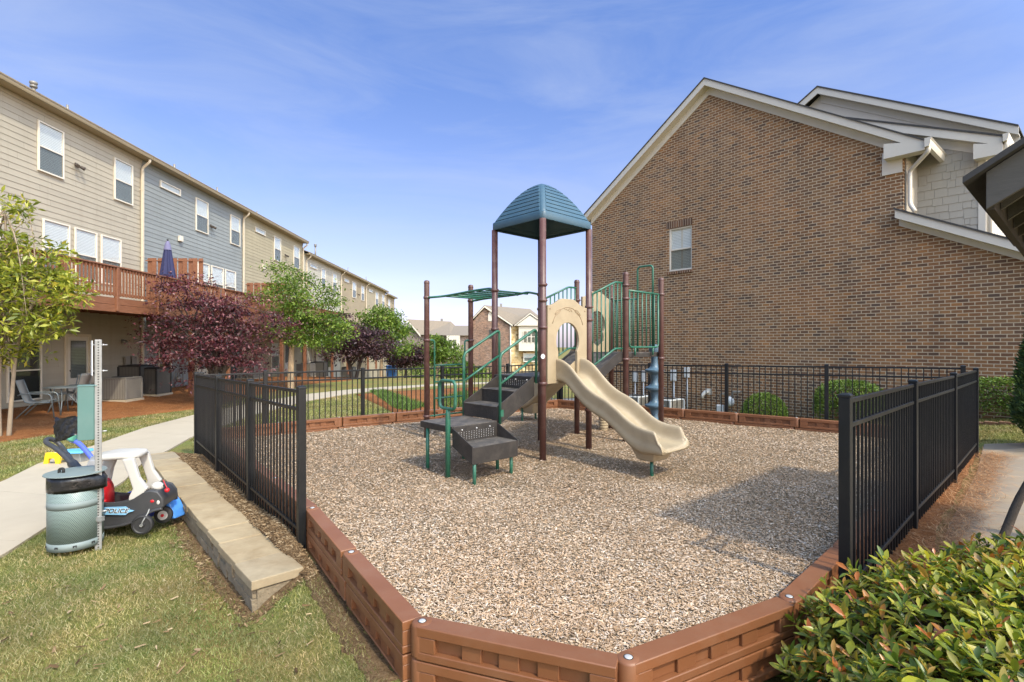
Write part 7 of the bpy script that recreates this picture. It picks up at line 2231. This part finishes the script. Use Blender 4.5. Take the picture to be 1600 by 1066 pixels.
# roof and pillars
loftx([(-0.36, 0.12, 0.80, 0.86, 3), (-0.33, 0.185, 0.795, 0.872, 3.5), (-0.20, 0.205, 0.815, 0.892, 4), (-0.02, 0.20, 0.82, 0.892, 4), (0.08, 0.185, 0.818, 0.882, 3.5), (0.115, 0.12, 0.825, 0.865, 3)], 28).build('roof', M['white_plastic'], car)
for y in (-0.175, 0.175):
    yy0 = y - 0.03; 
    MB().extr([(-0.40, yy0, 0.38), (-0.30, yy0, 0.375), (-0.295, yy0, 0.52), (-0.27, yy0, 0.66), (-0.21, yy0, 0.835), (-0.33, yy0, 0.845), (-0.385, yy0, 0.70), (-0.41, yy0, 0.52)], (0, 0.06, 0)).build('rear_pillar', M['white_plastic'], car, bevel=0.016, seg=3)
    MB().extr([(-0.015, yy0, 0.83), (0.095, yy0, 0.84), (0.155, yy0, 0.62), (0.235, yy0, 0.495), (0.20, yy0, 0.445), (0.105, yy0, 0.385), (0.045, yy0, 0.365), (0.055, yy0, 0.42), (0.09, yy0, 0.50), (0.05, yy0, 0.64)], (0, 0.06, 0)).build('front_pillar', M['white_plastic'], car, bevel=0.014, seg=3)
# seat
loftx([(-0.36, 0.13, 0.40, 0.52, 3), (-0.33, 0.145, 0.15, 0.575, 3.5), (-0.27, 0.145, 0.15, 0.585, 3.5), (-0.24, 0.14, 0.15, 0.54, 3)]).build('seat', M['red_plastic'], car)
MB().box(-0.24, -0.14, 0.15, -0.06, 0.14, 0.24).build('seat_base', M['red_plastic'], car, bevel=0.03, seg=3)
# steering wheel
sw = sub('steering_wheel', car)
c = Vector((0.07, -0.02, 0.47)); ax = Vector((-0.75, 0, 0.65)).normalized(); e1 = Vector((0, 1, 0)); e2 = ax.cross(e1)
MB().tube([c + e1 * .085 * math.cos(a) + e2 * .085 * math.sin(a) for a in [2 * math.pi * k / 22 for k in range(22)]], 0.014, 8, closed=True).build('wheel_rim', M['blk_plastic'], sw)
MB().tube([c - ax * .12, c + ax * 0.01], [0.03, 0.035], 10).build('hub', M['yellow_plastic'], sw)
MB().tube([c + e1 * .08, c - e1 * .08], 0.012, 8).build('spoke', M['blk_plastic'], sw)
# door buckle in blue with red catch, lamps
MB().extr([(-0.33, -HW - 0.004, 0.395), (-0.245, -HW - 0.004, 0.40), (-0.215, -HW - 0.004, 0.28), (-0.30, -HW - 0.004, 0.27)], (0, 0.05, 0)).build('door_latch', M['sky_plastic'], car, bevel=0.006)
MB().sphere((-0.20, -HW + 0.045, 0.375), 0.02, 10).build('red_button', M['red_plastic'], car)
for y in (-1, 1):
    MB().sphere((0.345, y * (HW - 0.005), 0.335), 0.028, 12, (0.7, 0.35, 1.0)).build('headlight', M['white_plastic'], car)
    MB().sphere((0.285, y * (HW - 0.002), 0.352), 0.022, 12, (1, 0.35, 0.8)).build('side_lamp', M['red_plastic'], car)
# wheels
def wheel(x, y, r, t, nm='wheel'):
    w_ = sub(nm, car)
    sgn = -1 if y < 0 else 1
    pr = [(r * .30, -t / 2), (r * .80, -t / 2), (r * .96, -t / 2 * .8), (r, -t / 4), (r, t / 4), (r * .96, t / 2 * .8), (r * .80, t / 2), (r * .72, t / 2 * .75), (r * .30, t / 2 * .7), (r * .25, t / 2), (0.004, t / 2)]
    m_ = MB().lathe((0, 0, 0), pr, 30)
    m_.v = [(x + a, y + c * sgn, r + b) for a, b, c in m_.v]
    m_.build('tyre', M['tyre'], w_, auto=35)
    h_ = MB().tube([(x, y + sgn * t * .5, r), (x, y + sgn * (t * .5 + .014), r)], 0.016, 12); h_.build('hub_cap', M['galv'], w_)
    if sgn > 0:
        MB().tube([(x, y - t * .5, r), (x, y - t * .5 - .004, r)], r * 0.55, 20).build('wheel_disc', M['white_plastic'], w_)
        MB().tube([(x, y - t * .5 - .004, r), (x, y - t * .5 - .014, r)], 0.018, 12).build('hub_cap', M['red_plastic'], w_)
    return w_
wheel(0.20, -0.225, 0.108, 0.055); wheel(0.27, 0.13, 0.098, 0.055); wheel(-0.30, -0.20, 0.10, 0.055); wheel(-0.30, 0.20, 0.10, 0.055)
MB().tube(arc_corner([(0.20, -0.262, 0.108), (0.215, -0.262, 0.15), (0.255, -0.225, 0.235), (0.255, -0.19, 0.28)], 0.03, 4), 0.007, 8).build('wheel_fork', M['galv'], car)
# sticker with lettering
st_ = MB().extr([(-0.35, -HW - 0.0215, 0.258), (0.035, -HW - 0.0215, 0.225), (0.06, -HW - 0.0215, 0.248), (0.11, -HW - 0.0215, 0.262), (0.06, -HW - 0.0215, 0.278), (0.03, -HW - 0.0215, 0.312), (-0.36, -HW - 0.0215, 0.325)], (0, 0.03, 0))
stk = st_.build('sticker', M['sticker'], car)
def lettering(txt, size, loc, rot, mat, parent, name, depth=0.001, shear=0.3, align='CENTER', off=0.0):
    cu = bpy.data.curves.new(name, 'FONT'); cu.body = txt; cu.size = size; cu.extrude = depth; cu.shear = shear; cu.align_x = align; cu.offset = off; cu.space_character = 1.05
    tmp = bpy.data.objects.new(name, cu); col.objects.link(tmp)
    dg = bpy.context.evaluated_depsgraph_get()
    me = bpy.data.meshes.new_from_object(tmp.evaluated_get(dg))
    bpy.data.objects.remove(tmp)
    ob = bpy.data.objects.new(name, me); col.objects.link(ob); me.materials.clear(); me.materials.append(mat)
    ob.location = loc; ob.rotation_euler = rot; ob.parent = parent
    return ob
lettering('POLICE', 0.066, (-0.06, -HW - 0.0225, 0.255), (rad(90), rad(4.0), 0), M['white_sign'], stk, 'lettering_edge', 0.0008, 0.35, off=0.0035)
lettering('POLICE', 0.066, (-0.06, -HW - 0.0245, 0.255), (rad(90), rad(4.0), 0), M['hole'], stk, 'lettering', 0.0008, 0.35, off=0.0012)

# black push handle behind the bin
HB = Vector((-4.55, 5.35, -0.35))
hd = thing('push_toy', 'black push handle of a ride-on toy sticking up behind the litter bin', 'toy', tuple(HB))
def hp(px, py, Y): return at(px, py, Y)
pts = [hp(128, 740, 5.3), hp(112, 725, 5.35), hp(100, 712, 5.4), hp(86, 700, 5.45), hp(74, 693, 5.5), hp(72, 688, 5.55), hp(78, 686, 5.6), hp(88, 690, 5.65), hp(97, 699, 5.65), hp(104, 710, 5.5)]
MB().tube(spline(pts, 4), 0.024, 10).build('push_handle', M['blk_plastic'], hd)
MB().tube(spline([hp(104, 710, 5.45), hp(113, 724, 5.38), hp(124, 738, 5.3), hp(133, 760, 5.3)], 4), [0.03] * 4 + [0.045] * 9, 10).build('handle_stem', M['blk_plastic'], hd)
MB().box(HB.x - .15, HB.y - .12, -0.33, HB.x + .25, HB.y + .15, -0.12).build('toy_base', M['blk_plastic'], hd, bevel=0.04)
MB().sphere(hp(115, 733, 5.25), 0.035, 10).build('hinge', M['hole'], hd)
# blue handle with mint tip
bh_ = thing('push_toy', 'violet-blue push handle with mint green grip behind the post', 'toy', (-4.2, 5.75, -0.35))
MB().tube(spline([hp(101, 682, 5.95), hp(112, 688, 5.92), hp(122, 692, 5.9), hp(134, 704, 5.85), hp(146, 720, 5.8), hp(154, 738, 5.75), hp(160, 765, 5.7)], 4), [0.022] * 4 + [0.026] * 21, 10).build('push_handle', M['violet_plastic'], bh_)
MB().tube(spline([hp(112, 686, 5.9), hp(118, 676, 5.88), hp(124, 668, 5.86), hp(127, 660, 5.85)], 4), [0.05, 0.048, 0.045, 0.042, 0.040, 0.037, 0.034, 0.031, 0.028, 0.026, 0.024, 0.023, 0.022], 10).build('grip', M['mint_plastic'], bh_)
MB().box(-4.35, 5.6, -0.33, -4.0, 5.85, -0.05).build('toy_base', M['violet_plastic'], bh_, bevel=0.05)
# black bag hanging from the dispenser
bg = thing('rubbish_bag', 'crumpled black plastic bag hanging left of the teal dispenser', 'bag', tuple(at(105, 668, 5.0)))
V = []; nxb, nzb = 14, 9
for d_ in (0, 1):
    for i in range(nxb):
        for j in range(nzb):
            u, v = i / (nxb - 1), j / (nzb - 1)
            p = at(85 + 43 * u, 652 + (38 - 12 * u) * v + 2 * math.sin(u * 7), 5.0)
            p.y += (1 if d_ else -1) * 0.03 * math.sin(math.pi * min(1, max(0, u))) * (0.3 + v) + 0.012 * math.sin(u * 19 + v * 9 + d_) + 0.010 * math.cos(v * 23 + u * 6)
            V.append(p)
F_ = []
for d_ in (0, 1):
    o = d_ * nxb * nzb
    for i in range(nxb - 1):
        for j in range(nzb - 1):
            F_.append((o + i * nzb + j, o + (i + 1) * nzb + j, o + (i + 1) * nzb + j + 1, o + i * nzb + j + 1))
bgm = MB(); bgm.add(V, F_, True); bgm.build('bag_film', M['bag'], bg)
# small yellow and blue toy table on the path
TT = gnd(106, 722, -0.33)
tt_ = thing('toy_table', 'little toy table with light blue top and yellow legs standing on the path edge', 'toy', tuple(TT))
MB().extr([TT + Vector((x, y, 0.155)) for x, y in ((-0.10, -.16), (0.30, -.10), (0.33, .12), (0.26, .2), (-0.06, .16), (-0.13, .05))], (0, 0, 0.035)).build('table_top', M['aqua_plastic'], tt_, bevel=0.012)
MB().extr([TT + Vector((x, -.17, z)) for x, z in ((-0.26, 0), (-0.19, 0), (-0.17, 0.09), (-0.08, 0.09), (-0.06, 0.0), (0.0, 0.0), (0.02, 0.19), (-0.22, 0.185))], (0, 0.05, 0)).build('leg_panel', M['yellow_plastic'], tt_, bevel=0.01)
MB().extr([TT + Vector((x, .10, z)) for x, z in ((-0.20, 0), (-0.13, 0), (-0.11, 0.09), (-0.02, 0.09), (0.0, 0.0), (0.06, 0.0), (0.08, 0.15), (-0.16, 0.15))], (0, 0.05, 0)).build('leg_panel', M['yellow_plastic'], tt_, bevel=0.01)
MB().extr([TT + Vector((x, -.05, z)) for x, z in ((0.06, 0), (0.26, 0), (0.24, 0.15), (0.06, 0.15))], (0, 0.2, 0)).build('grey_panel', M['galv'], tt_, bevel=0.01)
# blue toy in front of the car, white toy with a red knob on the hood
f0 = gnd(265, 811, -0.34)
bt = thing('blue_toy', 'bright blue hollow plastic toy lying between the toy car and the low wall', 'toy', tuple(f0))
sec = []
for i in range(9):
    a = math.pi * i / 8
    sec.append((0.085 * math.cos(a), 0.24 * math.sin(a) + 0.0))
MB().extr([f0 + Vector((x * 1.1 - z * .22, -0.05, z + .015)) for x, z in sec], (0.03, 0.16, 0)).build('shell', M['sky_plastic'], bt, bevel=0.02, seg=3)
MB().extr([f0 + Vector((x * .5 - z * .22 + .01, -0.056, z * .38 + .03)) for x, z in sec], (0, 0.005, 0)).build('slot', M['hole'], bt)
MB().extr([f0 + Vector((x * .35 - .035, -0.056, z * .08 + .155)) for x, z in sec], (0, 0.005, 0)).build('slot', M['hole'], bt)
wt = thing('white_toy', 'white rounded plastic toy with a red knob resting on the toy car hood', 'toy', tuple(at(247, 759, 5.42)))
MB().sphere(at(246, 760, 5.42), 0.055, 16, (1.2, 0.9, 0.85)).build('shell', M['white_plastic'], wt)
MB().sphere(at(261, 766, 5.38), 0.025, 12).build('knob', M['red_plastic'], wt)
MB().tube(spline([at(255, 750, 5.40), at(258, 757, 5.38), at(261, 763, 5.37)], 4), 0.004, 8).build('strap', M['red_plastic'], wt)
MB().extr([at(254, 758, 5.365), at(256, 758, 5.365), at(259, 765, 5.365), at(256.5, 764, 5.365)], (0, 0.02, 0)).build('slot', M['hole'], wt)

# ================================================================ under the first deck: chairs, table, condensers, umbrella
def sling_chair(loc, rz, label):
    t = thing('patio_chair', label, 'chair', loc, rz, 'patio chairs under the deck', local=True)
    sl_ = MB()
    pts = spline([(0, 0.26, 0.44), (0, 0.0, 0.40), (0, -0.20, 0.42), (0, -0.27, 0.55), (0, -0.40, 0.98)], 4)
    V = []
    for p in pts: V += [(-0.24, p.y, p.z), (0.24, p.y, p.z)]
    sl_.add(V, [(2 * i, 2 * i + 1, 2 * i + 3, 2 * i + 2) for i in range(len(pts) - 1)], True)
    sl_.build('sling', M['sling'], t, solid=0.006)
    for x in (-0.255, 0.255):
        s_ = sub('side_frame', t)
        MB().tube([(x, p.y, p.z) for p in pts], 0.014, 8).build('sling_rail', M['chair_metal'], s_)
        MB().tube(arc_corner([(x * 1.05, 0.34, 0.0), (x * 1.05, 0.27, 0.62), (x * 1.05, -0.28, 0.64), (x * 1.05, -0.36, 0.60)], 0.10, 4), 0.015, 8).build('leg', M['chair_metal'], s_)
        MB().tube(arc_corner([(x * 1.05, -0.42, 0.0), (x * 1.05, -0.05, 0.42), (x * 1.05, 0.26, 0.40)], 0.08, 4), 0.014, 8).build('leg', M['chair_metal'], s_)
    return t
c = gnd(63, 655, -0.30)
g0 = lambda p: (p.x, p.y, gz(p.x, p.y) + 0.05)
sling_chair(g0(c), rad(-62), 'grey sling patio chair nearest the tree stems')
c = gnd(112, 640, -0.28)
sling_chair(g0(c), rad(100), 'grey sling patio chair half hidden by the round table')
c = gnd(96, 641, -0.28)
fc = thing('folding_chair', 'pale folding chair with a slotted back leaning behind the round table', 'chair', g0(Vector((c.x, c.y + 0.9, 0))), rad(200), 'patio chairs under the deck', local=True)
MB().extr([(-0.22, 0.02, 0.88), (-0.08, 0.02, 0.92), (0.08, 0.02, 0.92), (0.22, 0.02, 0.88), (0.20, 0.02, 0.62), (-0.20, 0.02, 0.62)], (0, 0.03, 0)).build('backrest', M['sling'], fc, bevel=0.01)
MB().box(-0.05, 0.005, 0.84, 0.05, 0.018, 0.87).build('hand_slot', M['hole'], fc)
MB().box(-0.20, 0.0, 0.44, 0.20, 0.36, 0.47).build('seat', M['sling'], fc, bevel=0.01)
MB().box(-0.17, 0.02, 0.50, 0.17, 0.045, 0.58).build('lower_slat', M['sling'], fc)
for x in (-0.23, 0.23):
    MB().tube([(x, -0.02, 0.92), (x, 0.22, 0.44), (x, 0.42, 0.0)], 0.014, 8).build('leg', M['chair_metal'], fc)
    MB().tube([(x * .92, 0.38, 0.46), (x * .92, 0.15, 0.2), (x * .92, -0.08, 0.0)], 0.014, 8).build('leg', M['chair_metal'], fc)
c = Vector(((101 - 800) / 800 * 13.9, 13.9, 0))
rt_ = thing('round_table', 'round grey metal patio table under the deck', 'table', g0(c), 0, local=True)
MB().lathe((0, 0, 0), [(0.42, 0.70), (0.435, 0.705), (0.435, 0.722), (0.42, 0.728), (0.01, 0.728)], 30).build('table_top', M['chair_metal'], rt_, auto=40)
for a in (0.5, 2.07, 3.64, 5.2):
    MB().tube(arc_corner([(0.30 * math.cos(a), 0.30 * math.sin(a), 0.70), (0.24 * math.cos(a), 0.24 * math.sin(a), 0.35), (0.36 * math.cos(a), 0.36 * math.sin(a), 0.0)], 0.1, 4), 0.016, 8).build('leg', M['chair_metal'], rt_)
WROT = rad(90 + 1.718)
def cond_at(px, Y, w_, h_, case, label, top='pvc'):
    X = (px - 800) / 800 * Y
    condenser('c', label, (X, Y, gz(X, Y) + 0.06), WROT, w_, h_, case, 'condensers along the left townhouses', top)
cond_at(191, 16.7, 0.74, 0.76, 'ac_case', 'tan condenser unit nearest the teal dispenser')
cond_at(213, 18.1, 0.72, 1.06, 'ac_dark', 'taller dark condenser unit behind the tan one', 'hole')
cond_at(238, 18.4, 0.80, 0.98, 'ac_dark', 'dark weathered condenser unit at the boundary of the beige and grey houses', 'hole')
for px, Y, h_, cs, lab in ((390, 27.0, 0.9, 'ac_case', 'pale condenser unit under the burgundy tree edge'), (478, 33.0, 0.85, 'ac_case', 'pale condenser unit right of the tan tree trunk'), (499, 34.5, 1.05, 'ac_dark', 'dark tall condenser unit right of the tan tree trunk'), (545, 41.0, 1.1, 'ac_dark', 'dark condenser unit below the purple tree')):
    X = (px - 800) / 800 * Y
    condenser('c', lab, (X, Y, gz(X, Y) + 0.06), WROT, 0.85, h_, cs, 'condensers along the left townhouses', 'pvc' if cs == 'ac_case' else 'hole')
# meter boxes on the beige wall near the downspout
def row_pt(s, out, z):
    d = Vector((-0.03, 1, 0)).normalized(); n_ = Vector((1, 0.03, 0)).normalized()
    return Vector((-13.9, 0, z)) + d * s + n_ * out
for s, lab in ((19.15, 'left grey meter box on the beige siding by the corner'), (19.5, 'right grey meter box on the beige siding by the corner')):
    t = thing('meter_box', lab, 'meter box', tuple(row_pt(s, 0.02, 0.85)), WROT, 'meter boxes on the beige siding', local=True)
    MB().box(-.12, -.10, 0, .12, -.002, .32).build('case', M['pvc'], t, bevel=0.012)
    MB().tube([(0, -.05, 0), (0, -.05, -.8)], 0.02, 8).build('conduit', M['pvc'], t)
wl_ = thing('wall_lamp', 'small dark wall lamp on the shaded beige siding under the deck', 'lamp', tuple(row_pt(19.0, 0.02, 1.75)), WROT, local=True)
MB().box(-.06, -.03, -.06, .06, -.002, .06).build('mount', M['pvc'], wl_, bevel=0.01)
MB().lathe((0, -.10, -.08), [(.03, .12), (.08, .06), (.085, 0), (.06, -.02)], 14).build('lamp_shade', M['pvc'], wl_)
gmt = thing('gas_meter', 'dark gas meter with thin pipes beside the burgundy tree', 'gas meter', tuple(row_pt(21.9, 0.30, -0.28)), WROT, local=True)
MB().sphere((0, 0, 0.42), 0.14, 12, (1, .8, 1.1)).build('meter_body', M['pvc'], gmt)
MB().tube(arc_corner([(-.3, 0, 0), (-.3, 0, .7), (-.08, 0, .72), (-.08, 0, .5)], .05, 3), .022, 8).build('pipe', M['pvc'], gmt)
MB().tube(arc_corner([(.08, 0, .5), (.08, 0, .8), (.3, 0, .8), (.3, 0, 0)], .05, 3), .022, 8).build('pipe', M['pvc'], gmt)
# blue bin far along the row
t = at_ground(612, 38.0)
bb_ = thing('recycling_bin', 'bright blue bin far along the left row, seen through the fence', 'bin', t, 0, local=True)
MB().hexa([(-.30, -.28, 0), (.30, -.28, 0), (.30, .28, 0), (-.30, .28, 0)], [(-.36, -.32, 1.0), (.36, -.32, 1.0), (.36, .32, 1.0), (-.36, .32, 1.0)]).build('bin_body', M['sky_plastic'], bb_, bevel=0.03)
MB().box(-.38, -.34, 1.005, .38, .34, 1.07).build('bin_lid', M['sky_plastic'], bb_, bevel=0.02)
# closed umbrella on the first deck
UP = Vector(((262 - 800) / 800 * 18.6, 18.6, 2.96))
um = thing('patio_umbrella', 'closed navy blue patio umbrella standing on the beige house deck', 'umbrella', tuple(UP), 0, local=True)
MB().tube([(0, 0, 0), (0, 0, 2.42)], 0.02, 10).build('pole', M['chair_metal'], um)
V = []; nn_ = 40
prof = [(0.03, 2.38), (0.08, 2.25), (0.12, 2.0), (0.165, 1.6), (0.21, 1.2), (0.25, 0.85)]
for r, z in prof:
    for k in range(nn_):
        a = 2 * math.pi * k / nn_
        rr2 = r * (1 + 0.28 * math.cos(8 * a) * (r / 0.3))
        V.append((rr2 * math.cos(a), rr2 * math.sin(a), z + 0.03 * math.cos(8 * a) * (r / .3)))
mb = MB(); mb.add(V, [(i * nn_ + k, i * nn_ + (k + 1) % nn_, (i + 1) * nn_ + (k + 1) % nn_, (i + 1) * nn_ + k) for i in range(len(prof) - 1) for k in range(nn_)], True)
cn = mb.build('folded_canopy', M['navy'], um, solid=0.008)
M['lilac'] = mk('faded_lilac_cloth', (0.13, 0.125, 0.22), 0.8, 0.1, 5, 0.15)
MB().lathe((0, 0, 0), [(0.130, 2.08), (0.118, 2.14), (0.09, 2.28), (0.04, 2.41)], 20, caps=False).build('top_flap', M['lilac'], cn)
MB().sphere((0, 0, 2.45), 0.035, 10).build('finial', M['hole'], um)
MB().lathe((0, 0, 0), [(0.25, 0), (0.25, 0.05), (0.06, 0.08), (0.04, 0.3)], 20).build('base', M['hole'], um)
# ================================================================ captions for ground cover
CAP = {
 'wood_chips': ('loose tan wood chips covering the whole play area', 'wood chips'),
 'strewn_chips': ('stray wood chips strewn outside the border', 'wood chips'),
 'lawn_grass': ('short half-dormant yellow green lawn grass', 'grass'),
 'lush_ground_cover': ('bright green ground cover strip beyond the fence', 'ground cover'),
 'pine_needles': ('fallen orange pine needles lying as mulch', 'pine straw'),
}
for o in list(bpy.data.objects):
    if o.parent is None and o.get('kind') == 'stuff' and not o.get('label'):
        st = o.name.split('.')[0]
        if st in CAP:
            o['label'], o['category'] = CAP[st]
bpy.context.view_layer.update()
